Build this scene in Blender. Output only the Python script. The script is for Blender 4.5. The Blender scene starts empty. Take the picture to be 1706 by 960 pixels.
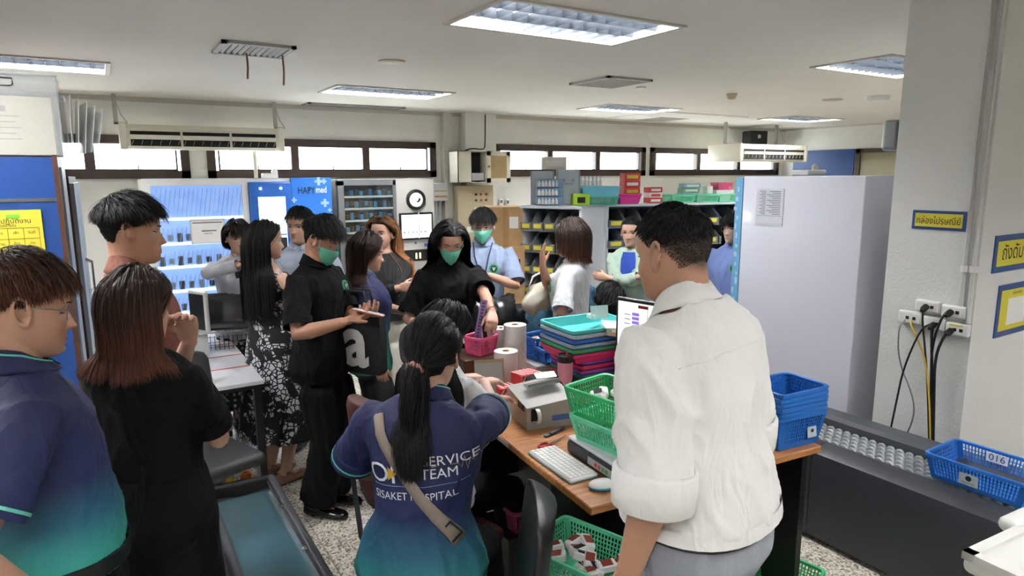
import bpy, math, random
import numpy as np
from mathutils import Vector, Matrix, Euler, noise
from mathutils.bvhtree import BVHTree
random.seed(7); rng = np.random.default_rng(7)
SC = bpy.context.scene; COL = SC.collection
R = math.radians; PI = math.pi
# ------------------------------------------------------------------ camera
FPX, CZ = 1100.0, 1.85
pitch, yaw, roll = math.atan(187 / FPX), R(31.7), R(0.3)
F_ = Vector((math.sin(yaw) * math.cos(pitch), math.cos(yaw) * math.cos(pitch), -math.sin(pitch)))
R0 = Vector((math.cos(yaw), -math.sin(yaw), 0)); U0 = R0.cross(F_)
Rr = R0 * math.cos(roll) - U0 * math.sin(roll); Ur = U0 * math.cos(roll) + R0 * math.sin(roll)
cam = bpy.data.cameras.new('camera'); cam.sensor_width = 36; cam.lens = 36 * FPX / 1706; cam.clip_start = .05
camo = bpy.data.objects.new('camera', cam); COL.objects.link(camo)
camo.matrix_world = Matrix((( Rr.x, Ur.x, -F_.x, 0), (Rr.y, Ur.y, -F_.y, 0), (Rr.z, Ur.z, -F_.z, CZ), (0, 0, 0, 1)))
SC.camera = camo
# ------------------------------------------------------------------ daylight outside and exposure
w = bpy.data.worlds.new('daylight'); SC.world = w; w.use_nodes = True
bg = w.node_tree.nodes['Background']; bg.inputs[0].default_value = (.93, .97, 1, 1); bg.inputs[1].default_value = 5.0
SC.view_settings.view_transform = 'Standard'; SC.view_settings.look = 'None'
SC.view_settings.gamma = 1; SC.view_settings.use_curve_mapping = False
SC.view_settings.exposure = 1.75
SC.cycles.use_denoising = True; SC.cycles.max_bounces = 8; SC.cycles.diffuse_bounces = 4; SC.cycles.transparent_max_bounces = 12
LAMP = 42.0          # brightness of the fluorescent tubes
# ------------------------------------------------------------------ materials
MATS = {}
def srgb(c):
    if isinstance(c, str):
        c = c.lstrip('#'); c = [int(c[i:i + 2], 16) / 255 for i in (0, 2, 4)]
    return tuple((v / 12.92 if v <= .04045 else ((v + .055) / 1.055) ** 2.4) for v in c) + (1,)
def mat(name, col='#808080', rough=.5, metal=0, noise_s=0, noise_a=.0, bump=0, bump_s=60, emit=None, estr=0, alpha=None, trans=0, coat=0, sheen=0, attr=None, sub=0, spec=None):
    if name in MATS: return MATS[name]
    m = bpy.data.materials.new(name); m.use_nodes = True; MATS[name] = m
    nt = m.node_tree; b = nt.nodes['Principled BSDF']; L = nt.links
    c = srgb(col)
    b.inputs['Base Color'].default_value = c; b.inputs['Roughness'].default_value = rough; b.inputs['Metallic'].default_value = metal
    if trans: b.inputs['Transmission Weight'].default_value = trans
    if coat: b.inputs['Coat Weight'].default_value = coat
    if sheen: b.inputs['Sheen Weight'].default_value = sheen
    if spec is not None: b.inputs['Specular IOR Level'].default_value = spec
    if sub:
        b.inputs['Subsurface Weight'].default_value = sub; b.inputs['Subsurface Radius'].default_value = (.012, .005, .003); b.inputs['Subsurface Scale'].default_value = 1
    if emit: b.inputs['Emission Color'].default_value = srgb(emit); b.inputs['Emission Strength'].default_value = estr
    if alpha is not None: b.inputs['Alpha'].default_value = alpha
    tc = nt.nodes.new('ShaderNodeTexCoord')
    src = None
    if attr:
        a = nt.nodes.new('ShaderNodeAttribute'); a.attribute_name = attr; src = a.outputs['Color']; L.new(src, b.inputs['Base Color'])
    if noise_s:
        n = nt.nodes.new('ShaderNodeTexNoise'); n.inputs['Scale'].default_value = noise_s; n.inputs['Detail'].default_value = 5
        L.new(tc.outputs['Object'], n.inputs['Vector'])
        mr = nt.nodes.new('ShaderNodeMapRange'); mr.inputs[1].default_value = .3; mr.inputs[2].default_value = .7; mr.inputs[3].default_value = 1 - noise_a; mr.inputs[4].default_value = 1 + noise_a
        L.new(n.outputs['Fac'], mr.inputs[0])
        mx = nt.nodes.new('ShaderNodeVectorMath'); mx.operation = 'MULTIPLY'
        if src: L.new(src, mx.inputs[0])
        else: mx.inputs[0].default_value = c[:3]
        L.new(mr.outputs[0], mx.inputs[1]); L.new(mx.outputs[0], b.inputs['Base Color'])
    if bump:
        n2 = nt.nodes.new('ShaderNodeTexNoise'); n2.inputs['Scale'].default_value = bump_s; n2.inputs['Detail'].default_value = 4
        L.new(tc.outputs['Object'], n2.inputs['Vector'])
        bp = nt.nodes.new('ShaderNodeBump'); bp.inputs['Strength'].default_value = bump; bp.inputs['Distance'].default_value = .01
        L.new(n2.outputs['Fac'], bp.inputs['Height']); L.new(bp.outputs[0], b.inputs['Normal'])
    return m
def ramp_mat(name, stops, axis='Z', lo=0, hi=1, rough=.6, coord='Object', bump=0, sheen=0):
    """colour bands of a dyed or printed thing along its own axis"""
    if name in MATS: return MATS[name]
    m = mat(name, '#808080', rough, bump=bump, bump_s=140, sheen=sheen); nt = m.node_tree; b = nt.nodes['Principled BSDF']; L = nt.links
    tc = nt.nodes.new('ShaderNodeTexCoord'); sx = nt.nodes.new('ShaderNodeSeparateXYZ'); L.new(tc.outputs[coord], sx.inputs[0])
    mr = nt.nodes.new('ShaderNodeMapRange'); mr.inputs[1].default_value = lo; mr.inputs[2].default_value = hi
    L.new(sx.outputs[axis], mr.inputs[0]); cr = nt.nodes.new('ShaderNodeValToRGB'); L.new(mr.outputs[0], cr.inputs[0])
    els = cr.color_ramp.elements
    while len(els) < len(stops): els.new(.5)
    for e, (p, c) in zip(els, stops): e.position = p; e.color = srgb(c)
    L.new(cr.outputs[0], b.inputs['Base Color'])
    return m
# ------------------------------------------------------------------ mesh builder
def frame_from(d, up=Vector((0, 0, 1))):
    d = Vector(d).normalized(); x = d.cross(up)
    if x.length < 1e-4: x = d.cross(Vector((0, 1, 0)))
    x.normalize(); return x, x.cross(d).normalized()
class MB:
    def __init__(s): s.v = []; s.f = []; s.mi = []; s.cur = 0
    def add(s, vs, fs):
        o = len(s.v); s.v += [tuple(v) for v in vs]; s.f += [tuple(i + o for i in f) for f in fs]; s.mi += [s.cur] * len(fs); return s
    def box(s, c, d, rot=None, taper=1.0):
        hx, hy, hz = d[0] / 2, d[1] / 2, d[2] / 2
        vs = [Vector((x * hx * (taper if z > 0 else 1), y * hy * (taper if z > 0 else 1), z * hz)) for z in (-1, 1) for x, y in ((-1, -1), (1, -1), (1, 1), (-1, 1))]
        if rot is not None:
            M = Euler(rot).to_matrix() if not isinstance(rot, Matrix) else rot; vs = [M @ v for v in vs]
        return s.add([v + Vector(c) for v in vs], [(3, 2, 1, 0), (4, 5, 6, 7), (0, 1, 5, 4), (1, 2, 6, 5), (2, 3, 7, 6), (3, 0, 4, 7)])
    def b2(s, lo, hi): return s.box([(a + b) / 2 for a, b in zip(lo, hi)], [abs(b - a) for a, b in zip(lo, hi)])
    def rbox(s, c, d, r=.01, rot=None, seg=3):
        """box with rounded vertical and horizontal edges"""
        hx, hy, hz = d[0] / 2, d[1] / 2, d[2] / 2; r = min(r, hx * .99, hy * .99, hz * .99); rings = []
        prof = [(r * (1 - math.cos(a)), r * (1 - math.sin(a))) for a in [i * PI / 2 / seg for i in range(seg + 1)]]
        lev = [(-hz + dz, ins) for ins, dz in [(r - r * math.sin(i * PI / 2 / seg), r - r * math.cos(i * PI / 2 / seg)) for i in range(seg + 1)]]
        lev += [(-z, i) for z, i in reversed(lev)]
        for z, ins in lev:
            ring = []; rr = max(r - ins, 1e-4)
            for cx, cy, a0 in ((hx - r, hy - r, 0), (-hx + r, hy - r, PI / 2), (-hx + r, -hy + r, PI), (hx - r, -hy + r, 1.5 * PI)):
                for k in range(seg + 1):
                    a = a0 + k * PI / 2 / seg; ring.append(Vector((cx + rr * math.cos(a), cy + rr * math.sin(a), z)))
            rings.append(ring)
        M = Euler(rot).to_matrix() if rot is not None else None
        rings = [[(M @ v if M else v) + Vector(c) for v in g] for g in rings]
        return s.loft(rings, True)
    def loft(s, rings, cap=True, closed=True):
        n = len(rings[0]); vs = [v for g in rings for v in g]; fs = []
        for i in range(len(rings) - 1):
            for j in range(n if closed else n - 1):
                k = (j + 1) % n; fs.append((i * n + j, i * n + k, (i + 1) * n + k, (i + 1) * n + j))
        if cap:
            fs.append(tuple(range(n - 1, -1, -1))); fs.append(tuple((len(rings) - 1) * n + j for j in range(n)))
        return s.add(vs, fs)
    def tube(s, pts, r, n=8, cap=True, flat=None):
        pts = [Vector(p) for p in pts]; m = len(pts); r = r if hasattr(r, '__len__') else [r] * m; rings = []; up = None
        for i, p in enumerate(pts):
            d = (pts[min(i + 1, m - 1)] - pts[max(i - 1, 0)])
            if up is None: x, y = frame_from(d)
            else:
                dn = d.normalized(); x = up - dn * up.dot(dn); x.normalize(); y = dn.cross(x) * 1
                y = -x.cross(dn)
            up = x
            fl = flat or 1
            rings.append([p + x * math.cos(2 * PI * k / n) * r[i] + y * math.sin(2 * PI * k / n) * r[i] * fl for k in range(n)])
        return s.loft(rings, cap)
    def cyl(s, a, b, r, r2=None, n=16, cap=True): return s.tube([a, b], [r, r if r2 is None else r2], n, cap)
    def lathe(s, prof, c=(0, 0, 0), n=20, cap=True, axis=None):
        rings = [[Vector((r * math.cos(2 * PI * k / n), r * math.sin(2 * PI * k / n), z)) for k in range(n)] for r, z in prof]
        if axis is not None:
            q = Vector((0, 0, 1)).rotation_difference(Vector(axis)); rings = [[q @ v for v in g] for g in rings]
        return s.loft([[v + Vector(c) for v in g] for g in rings], cap)
    def ball(s, c, r, n=12, m=8, rot=None):
        r = r if hasattr(r, '__len__') else (r, r, r); rings = []
        M = rot if isinstance(rot, Matrix) else (Euler(rot).to_matrix() if rot is not None else None)
        for i in range(1, m):
            a = PI * i / m; g = [Vector((r[0] * math.sin(a) * math.cos(2 * PI * k / n), r[1] * math.sin(a) * math.sin(2 * PI * k / n), -r[2] * math.cos(a))) for k in range(n)]
            rings.append([(M @ v if M else v) + Vector(c) for v in g])
        return s.loft(rings, True)
    def prism(s, poly, z0, z1):
        n = len(poly); return s.add([(x, y, z0) for x, y in poly] + [(x, y, z1) for x, y in poly], [tuple(range(n - 1, -1, -1)), tuple(range(n, 2 * n))] + [(i, (i + 1) % n, n + (i + 1) % n, n + i) for i in range(n)])
    def xf(s, M): s.v = [tuple(M @ Vector(v)) for v in s.v]; return s
    def mesh(s, name, smooth=False):
        me = bpy.data.meshes.new(name); me.from_pydata(s.v, [], s.f); me.update()
        if any(s.mi): me.polygons.foreach_set('material_index', s.mi)
        if smooth:
            me.shade_smooth()
            if smooth != 'all': me.set_sharp_from_angle(angle=R(38 if smooth is True else smooth))
        return me
    def build(s, name, m, parent=None, smooth=False, loc=None, rz=None):
        me = s.mesh(name, smooth)
        for mm in (m if isinstance(m, (list, tuple)) else [m]): me.materials.append(mm)
        return link(name, me, parent, loc, rz)
def link(name, me, parent=None, loc=None, rz=None):
    o = bpy.data.objects.new(name, me); COL.objects.link(o); o.parent = parent
    if loc is not None: o.location = loc
    if rz is not None: o.rotation_euler = (0, 0, rz)
    return o
def empty(name, loc=(0, 0, 0), rz=0, label=None, cat=None, group=None):
    o = bpy.data.objects.new(name, None); COL.objects.link(o); o.location = loc; o.rotation_euler = (0, 0, rz); o.empty_display_size = .1
    return tag(o, label, cat, group) if label else o
def tag(o, label=None, cat=None, group=None, kind=None):
    if label: o['label'] = label
    if cat: o['category'] = cat
    if group: o['group'] = group
    if kind: o['kind'] = kind
    return o
def struct(o): o['kind'] = 'structure'; return o
def copy_tree(o, parent=None):
    c = o.copy(); COL.objects.link(c); c.parent = parent
    for ch in list(o.children): copy_tree(ch, c)
    return c
FONT = {}
def text_mesh(body, size, align='CENTER', bold=0.0, extrude=0.0):
    """flat lettering as a mesh in the XY plane"""
    cu = bpy.data.curves.new('lettering', 'FONT'); cu.body = body; cu.size = size; cu.align_x = align; cu.align_y = 'CENTER'; cu.offset = bold; cu.extrude = extrude; cu.resolution_u = 3
    o = bpy.data.objects.new('lettering', cu); COL.objects.link(o)
    dg = bpy.context.evaluated_depsgraph_get(); dg.update(); me = bpy.data.meshes.new_from_object(o.evaluated_get(dg))
    bpy.data.objects.remove(o); bpy.data.curves.remove(cu); return me
def text(body, size, m, parent, loc, rot, align='CENTER', name='lettering', bold=0, width=None):
    me = text_mesh(body, size, align, bold); me.materials.clear(); me.materials.append(m)
    o = link(name, me, parent, loc); o.rotation_euler = rot
    if width and len(me.vertices):
        xs = [v.co.x for v in me.vertices]; k = width / max(max(xs) - min(xs), 1e-4); o.scale = (k, 1, 1)
    return o
# ================================================================== the room
H = 2.7; XL, XR, YF, YB = -1.3, 11.3, -3.0, 8.3
M_wall = mat('wall_paint', '#deddd7', .7, noise_s=3, noise_a=.03, bump=.15, bump_s=220)
M_ceil = mat('ceiling_paint', '#e0dcd5', .8, noise_s=1.2, noise_a=.03)
M_brown = mat('brown_aluminium', '#3b2c27', .4, metal=.1)
M_white = mat('white_plastic', '#dcdcda', .4)
M_cream = mat('cream_enamel', '#d8d2c2', .45)
M_black = mat('black_plastic', '#0e0f11', .4)
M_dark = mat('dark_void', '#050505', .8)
M_blue = mat('blue_board', '#123c7c', .45, noise_s=20, noise_a=.05)
M_metal = mat('grey_metal', '#8d8f90', .35, metal=.8)
M_chrome = mat('chrome', '#c9cbcd', .18, metal=1)
M_yellow = mat('yellow_paper', '#cfc238', .7)
M_paper = mat('white_paper', '#e4e3e0', .8)
M_ink = mat('ink', '#191b20', .8)
M_greyink = mat('pale_ink', '#6d7075', .8)
# terrazzo
def terrazzo():
    m = mat('terrazzo', '#b9b4a8', .32); nt = m.node_tree; L = nt.links; b = nt.nodes['Principled BSDF']
    tc = nt.nodes.new('ShaderNodeTexCoord'); geo = nt.nodes.new('ShaderNodeNewGeometry')
    v = nt.nodes.new('ShaderNodeTexVoronoi'); v.inputs['Scale'].default_value = 110; L.new(geo.outputs['Position'], v.inputs['Vector'])
    cr = nt.nodes.new('ShaderNodeValToRGB'); e = cr.color_ramp.elements; sx = nt.nodes.new('ShaderNodeSeparateColor'); L.new(v.outputs['Color'], sx.inputs[0]); L.new(sx.outputs[0], cr.inputs[0])
    cr.color_ramp.interpolation = 'CONSTANT'
    for p, c in ((.12, '#c9c3b4'), (.4, '#d6d1c4'), (.62, '#a99f8c'), (.75, '#8a7f70'), (.9, '#e0dccf')):
        x = e.new(p); x.color = srgb(c)
    e[0].color = srgb('#5d554b'); e[-1].color = srgb('#c2bbab')
    n = nt.nodes.new('ShaderNodeTexNoise'); n.inputs['Scale'].default_value = 1.3; L.new(geo.outputs['Position'], n.inputs['Vector'])
    mr = nt.nodes.new('ShaderNodeMapRange'); mr.inputs[3].default_value = .8; mr.inputs[4].default_value = 1.1; L.new(n.outputs['Fac'], mr.inputs[0])
    mx = nt.nodes.new('ShaderNodeVectorMath'); mx.operation = 'MULTIPLY'; L.new(cr.outputs[0], mx.inputs[0]); L.new(mr.outputs[0], mx.inputs[1]); L.new(mx.outputs[0], b.inputs['Base Color'])
    return m
M_terr = terrazzo()
floor = struct(MB().b2((XL, YF, -.12), (XR, YB, -.006)).build('floor', mat('floor_grout', '#6f6a62', .8)))
px = (XR - XL) / 12; py = (YB - YF) / 11
pm = MB().rbox((0, 0, -.012), (px - .004, py - .004, .024), .002, seg=1).mesh('floor_panel'); pm.materials.append(M_terr)
for i in range(12):
    for j in range(11): link('floor_panel', pm, floor, (XL + (i + .5) * px, YF + (j + .5) * py, 0))
ceiling = struct(MB().b2((XL - .1, YF - .1, H), (XR + .1, YB + .1, H + .25)).build('ceiling', M_ceil))
# light housings are cut into the ceiling slab as wells
LIGHTS = [(2.35, 3.2), (5.55, 3.1), (2.6, 6.62), (-.46, 6.26), (5.95, 6.7), (9.4, 6.62), (-.6, -.4), (2.35, -.4), (5.5, -.4), (8.7, 3.1), (8.7, -.4), (-.75, 2.9)]
LW, LD = 1.2, .62
def slab_with_holes(xa, xb, ya, yb, holes, z0, z1):
    mb = MB(); xs = sorted({xa, xb, *[h[0] for h in holes], *[h[1] for h in holes]}); ys = sorted({ya, yb, *[h[2] for h in holes], *[h[3] for h in holes]})
    for i in range(len(xs) - 1):
        for j in range(len(ys) - 1):
            cx, cy = (xs[i] + xs[i + 1]) / 2, (ys[j] + ys[j + 1]) / 2
            if not any(h[0] < cx < h[1] and h[2] < cy < h[3] for h in holes): mb.b2((xs[i], ys[j], z0), (xs[i + 1], ys[j + 1], z1))
    return mb
cm = slab_with_holes(XL - .1, XR + .1, YF - .1, YB + .1, [(x - LW / 2, x + LW / 2, y - LD / 2, y + LD / 2) for x, y in LIGHTS], H, H + .25).mesh('ceiling')
cm.materials.append(M_ceil); ceiling.data = cm
# back wall with the clerestory openings
WZ0, WZ1 = 1.84, 2.30
WINS = [(-1.0, .89, 2), (1.07, 3.915, 3), (4.80, 7.716, 3), (7.83, 11.15, 3)]
wb = MB(); xs = [XL - .1] + [v for a, b, _ in WINS for v in (a, b)] + [XR + .1]
wb.b2((XL - .1, YB, -.12), (XR + .1, YB + .2, WZ0)).b2((XL - .1, YB, WZ1), (XR + .1, YB + .2, H))
for i in range(0, len(xs), 2): wb.b2((xs[i], YB, WZ0), (xs[i + 1], YB + .2, WZ1))
struct(wb.build('wall_back', M_wall))
M_glass = bpy.data.materials.new('window_glass'); M_glass.use_nodes = True
nt = M_glass.node_tree; nt.nodes.clear(); o_ = nt.nodes.new('ShaderNodeOutputMaterial'); tr = nt.nodes.new('ShaderNodeBsdfTransparent'); gl = nt.nodes.new('ShaderNodeBsdfGlossy'); ms = nt.nodes.new('ShaderNodeMixShader')
gl.inputs['Roughness'].default_value = .05; ms.inputs[0].default_value = .06; tr.inputs[0].default_value = (.97, .99, .97, 1)
nt.links.new(tr.outputs[0], ms.inputs[1]); nt.links.new(gl.outputs[0], ms.inputs[2]); nt.links.new(ms.outputs[0], o_.inputs[0])
for k, (a, b, n) in enumerate(WINS):
    fr = MB(); t = .09; y0, y1 = YB - .03, YB + .07
    fr.b2((a, y0, WZ1 - .075), (b, y1, WZ1)).b2((a, y0, WZ0), (b, y1, WZ0 + .085)).b2((a, y0, WZ0), (a + t, y1, WZ1)).b2((b - t, y0, WZ0), (b, y1, WZ1))
    W = struct(fr.build('window_%d' % (k + 1), M_brown))
    pw = (b - a - 2 * t) / n
    for i in range(n):
        xa, xb = a + t + i * pw, a + t + (i + 1) * pw
        if i: MB().b2((xa - .045, y0 + .005, WZ0 + .08), (xa + .045, y1, WZ1 - .07)).build('mullion', M_brown, W)
        sash = MB(); s0, s1 = xa + .03, xb - .03; z0, z1 = WZ0 + .085, WZ1 - .075
        for q in ((s0, z0, s1, z0 + .018), (s0, z1 - .018, s1, z1), (s0, z0, s0 + .018, z1), (s1 - .018, z0, s1, z1)): sash.b2((q[0], y0 + .02, q[1]), (q[2], y1 - .02, q[3]))
        sa = sash.build('sash', M_brown, W)
        MB().b2((s0, YB + .02, z0), (s1, YB + .025, z1)).build('pane', M_glass, sa)
        MB().box(((xa + xb) / 2, y0 - .008, z0 + .012), (.11, .016, .012)).box(((xa + xb) / 2 + .01, y0 - .012, z0 + .035), (.012, .01, .05)).build('latch', M_brown, sa)
struct(MB().b2((XR, YF - .1, -.12), (XR + .2, YB + .1, H)).build('wall_right', M_wall))
struct(MB().b2((XL - .2, YF - .1, -.12), (XL, YB + .1, H)).build('wall_left', M_wall))
struct(MB().b2((XL - .1, YF - .2, -.12), (XR + .1, YF, H)).build('wall_front', M_wall))
struct(MB().b2((XL, YB - .02, H - .05), (XR, YB, H)).build('trim_1', mat('cornice', '#bdb8ad', .7)))
struct(MB().b2((XR - .02, YF, H - .03), (XR, YB, H)).build('trim_2', MATS['cornice']))
# pilaster and trunking on the back wall
struct(MB().b2((4.3, YB - .16, 0), (4.78, YB, H)).build('wall_pilaster', M_wall))
t = MB().b2((4.0, YB - .1, 0), (4.13, YB, H)).build('cable_trunking', mat('trunking', '#c6c2b8', .5)); tag(t, 'pale vertical cable trunking on the back wall beside the pilaster', 'trunking')
# right-hand column with sockets
CX0 = 3.55
struct(MB().b2((CX0, 1.49, 0), (5.6, 1.93, H)).build('wall_column', mat('column_paint', '#d6d6d3', .75, bump=.35, bump_s=90)))
# far right wall: blue board and brown window
b = tag(MB().b2((XR - .03, 6.85, 1.0), (XR - .002, 8.05, 2.28)).build('wall_board', M_blue), 'plain blue board on the far right wall under the ceiling', 'board')
W = struct(MB().b2((XR - .04, 4.9, 2.21), (XR, 6.82, 2.28)).b2((XR - .04, 6.74, 1.0), (XR, 6.82, 2.28)).b2((XR - .04, 4.9, 1.0), (XR, 4.98, 2.28)).b2((XR - .04, 4.9, 1.0), (XR, 6.82, 1.08)).build('window_5', M_brown))
MB().b2((XR - .012, 4.98, 1.08), (XR - .004, 6.74, 2.21)).build('pane', mat('dull_pane', '#8d8468', .25), W)
# ------------------------------------------------------------------ ceiling fittings
M_tube = mat('fluorescent_tube', '#ffffff', .5, emit='#fdfdff', estr=LAMP)
M_refl = mat('lamp_reflector', '#f2f4f6', .3, metal=.0)
M_blade = mat('lamp_louvre_shaded', '#3a3f45', .35, metal=.5)  # darker than the real blades: shade put into the colour so the cells show
M_lframe = mat('lamp_frame', '#bdb9b0', .5)
def make_light():
    t = empty('ceiling_light')
    fr = MB(); w, d = LW / 2, LD / 2
    for q in ((-w - .02, -d - .02, w + .02, -d + .012), (-w - .02, d - .012, w + .02, d + .02), (-w - .02, -d, -w + .012, d), (w - .012, -d, w + .02, d)): fr.b2((q[0], q[1], -.012), (q[2], q[3], .004))
    fr.build('lamp_frame', M_lframe, t)
    ho = MB().b2((-w + .002, -d + .002, .1), (w - .002, d - .002, .11))
    for s in (-1, 1): ho.b2((s * w - s * .008, -d, .0), (s * w, d, .1)); ho.b2((-w, s * d - s * .008, 0), (w, s * d, .1))
    ho.build('reflector', M_refl, t)
    for k in range(3):
        y = (k - 1) * .195
        MB().cyl((-w + .03, y, .066), (w - .03, y, .066), .018, n=10).build('tube', M_tube, t, smooth=True)
    lv = MB()
    for k in range(2):
        y = -d + (k + 1) * LD / 3; lv.add([(-w, y - .018, .045), (w, y - .018, .045), (w, y, .002), (-w, y, .002), (-w, y + .018, .045), (w, y + .018, .045)], [(0, 1, 2, 3), (3, 2, 5, 4)])
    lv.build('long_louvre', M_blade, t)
    for i in range(11):
        x = -w + (i + 1) * LW / 12
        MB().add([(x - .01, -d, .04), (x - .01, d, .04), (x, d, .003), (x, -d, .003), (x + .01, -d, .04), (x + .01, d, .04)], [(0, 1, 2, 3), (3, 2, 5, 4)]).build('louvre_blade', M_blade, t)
    return t
LL = ['fluorescent louvre light nearest the camera, at the top of the picture', 'fluorescent louvre light at the upper right, half hidden by the column', 'fluorescent louvre light above the long clerestory window and vending machines', 'fluorescent louvre light at the far left above the clear document boxes', 'fluorescent louvre light in the ceiling over the bin shelves', 'farthest fluorescent light, in the ceiling near the right wall'] + ['fluorescent louvre light behind the camera, ' + q for q in ('on the left', 'in the middle', 'on the right')] + ['fluorescent louvre light hidden behind the right-hand column', 'fluorescent louvre light in the far corner behind the camera', 'fluorescent louvre light above the left foreground, outside the picture']
l0 = make_light()
for i, (x, y) in enumerate(LIGHTS):
    o = l0 if i == 0 else copy_tree(l0); o.location = (x, y, H); tag(o, LL[i], 'light', 'ceiling lights')
M_vent = mat('vent_metal', '#a9a6a0', .5, metal=.2)
def vent(x, y, sx, sy, label, slats=7, streamers=False, along='y'):
    t = empty('air_vent', (x, y, H), 0, label, 'vent')
    f = MB()
    for q in ((-sx / 2, -sy / 2, sx / 2, -sy / 2 + .035), (-sx / 2, sy / 2 - .035, sx / 2, sy / 2), (-sx / 2, -sy / 2, -sx / 2 + .035, sy / 2), (sx / 2 - .035, -sy / 2, sx / 2, sy / 2)): f.b2((q[0], q[1], -.02), (q[2], q[3], 0))
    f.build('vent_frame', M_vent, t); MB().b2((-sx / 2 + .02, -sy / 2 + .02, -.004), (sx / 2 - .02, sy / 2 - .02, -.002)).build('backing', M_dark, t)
    for i in range(slats):
        if along == 'x': MB().box((0, -sy / 2 + .035 + (i + .5) * (sy - .07) / slats, -.013), (sx - .06, (sy - .07) / slats * .75, .003), (R(28), 0, 0)).build('slat', M_vent, t)
        else: MB().box((-sx / 2 + .035 + (i + .5) * (sx - .07) / slats, 0, -.013), ((sx - .07) / slats * .6, sy - .06, .003), (0, R(35), 0)).build('slat', M_vent, t)
    if streamers:
        for dx, dy, l in ((-.03, .08, .17), (.2, .05, .2)):
            MB().loft([[Vector((dx - .007 + .004 * math.sin(k), dy + .01 * math.sin(k * 1.3), -.02 - l * k / 5)), Vector((dx + .007 + .004 * math.sin(k), dy + .01 * math.sin(k * 1.3) + .002, -.02 - l * k / 5))] for k in range(6)], False, False).build('streamer', mat('streamer', '#8f6c62', .8), t)
vent(.965, 4.84, .46, .44, 'air vent with two hanging ribbon streamers in the ceiling', 10, True)
vent(4.08, 4.87, .52, .56, 'square ceiling air diffuser over the middle of the room', 8)
vent(2.74, 8.06, 1.2, .3, 'long flat return grille in the ceiling above the back windows', 6, along='x')
vent(8.9, 3.55, .5, .5, 'small ceiling diffuser beside the right-hand column', 6)
def disc(name, x, y, prof, m, label, cat): tag(MB().lathe(prof, (x, y, H), 24).build(name, m, smooth=True), label, cat)
M_beige = mat('beige_plastic', '#b9ab92', .5)
disc('ceiling_speaker', 1.95, 4.85, [(.1, 0), (.1, -.008), (.085, -.012), (.02, -.014)], M_beige, 'round beige ceiling speaker above the vending machines', 'speaker')
disc('ceiling_speaker', 7.31, 4.76, [(.11, 0), (.11, -.008), (.09, -.012), (.02, -.014)], M_beige, 'round beige ceiling speaker near the right-hand column', 'speaker')
disc('smoke_detector', 5.82, 4.95, [(.055, 0), (.055, -.02), (.045, -.025), (.045, -.05), (.03, -.06), (.01, -.062)], M_beige, 'small beige smoke detector on the ceiling', 'smoke detector')
disc('ceiling_fixture', 7.43, 4.3, [(.13, 0), (.13, -.012), (.12, -.02), (.12, -.05), (.1, -.06), (.03, -.064)], M_white, 'round white access point on the ceiling beside the column', 'access point')
disc('ceiling_spotlight', 4.6, 5.03, [(.05, 0), (.05, -.015), (.03, -.02), (.01, -.018)], M_white, 'tiny round downlight beside the square ceiling diffuser', 'light')
# framed panels let into the ceiling
gx = [6.55, 7.15, 7.75, 8.35]; gy = [6.75, 7.35, 7.95]
for i in range(3):
    for j in range(2):
        p = MB().rbox((gx[i] + .3, gy[j] + .3, H - .004), (.585, .585, .012), .004, seg=1).build('ceiling_panel', mat('panel_grey', '#8d8478', .8) if (i == 1 and j == 1) else M_ceil, ceiling)
# ================================================================== helpers for things
def basket(loc, rz, size, m, label, group=None, taper=.82, hole=.016, name='plastic_basket', solid=False, rim=.014, cat='basket', first=None, holes_from=.18):
    """tapered plastic basket: rim, slotted walls, floor"""
    w, d, h = size; t = empty(name, loc, rz, label, cat, group); b = MB(); th = .0035
    P = lambda u, v, z: Vector((u * w / 2 * (taper + (1 - taper) * z / h), v * d / 2 * (taper + (1 - taper) * z / h), z))
    b.prism([(P(u, v, 0).x, P(u, v, 0).y) for u, v in ((-1, -1), (1, -1), (1, 1), (-1, 1))], 0, th)
    for (u0, v0), (u1, v1) in (((-1, -1), (1, -1)), ((1, -1), (1, 1)), ((1, 1), (-1, 1)), ((-1, 1), (-1, -1))):
        q = lambda s_, z: P(u0 + (u1 - u0) * s_, v0 + (v1 - v0) * s_, z); nrm = Vector(((v1 - v0), -(u1 - u0), 0)).normalized() * th
        def quad(s0, s1, z0, z1):
            a = [q(s0, z0), q(s1, z0), q(s1, z1), q(s0, z1)]; b.add(a + [v - nrm for v in a], [(0, 1, 2, 3), (7, 6, 5, 4), (0, 4, 5, 1), (1, 5, 6, 2), (2, 6, 7, 3), (3, 7, 4, 0)])
        L = (w if v0 == v1 else d)
        if solid: quad(0, 1, 0, h); continue
        n = max(4, int(L / hole)); nz = max(3, int(h / hole * .8)); z0, z1 = h * holes_from, h * .9
        quad(0, 1, 0, z0); quad(0, 1, z1, h); quad(0, .06, z0, z1); quad(.94, 1, z0, z1)
        for i in range(n):
            s0 = .06 + .88 * (i + .62) / n; quad(s0, s0 + .88 * .38 / n, z0, z1)
        for j in range(1, nz):
            zc = z0 + (z1 - z0) * j / nz; quad(.06, .94, zc - h * .012, zc + h * .012)
    b.build('basket_wall', m, t)
    r = MB(); ring = []
    for u, v, a0 in ((1, 1, 0), (-1, 1, 90), (-1, -1, 180), (1, -1, 270)):
        for k in range(4):
            a = R(a0 + 30 * k); ring.append((u * (w / 2 - .02) + .026 * math.cos(a), v * (d / 2 - .02) + .026 * math.sin(a)))
    sc = lambda k, z: [Vector((x * (1 - 0) - (x / abs(x) if x else 0) * k, y - (y / abs(y) if y else 0) * k, z)) for x, y in ring]
    r.loft([sc(.006, h - rim), sc(0, h - rim), sc(0, h), sc(.004, h + .003), sc(.012, h), sc(.012, h - .004)], False).build('rim', m, t, smooth=True)
    return t
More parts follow.
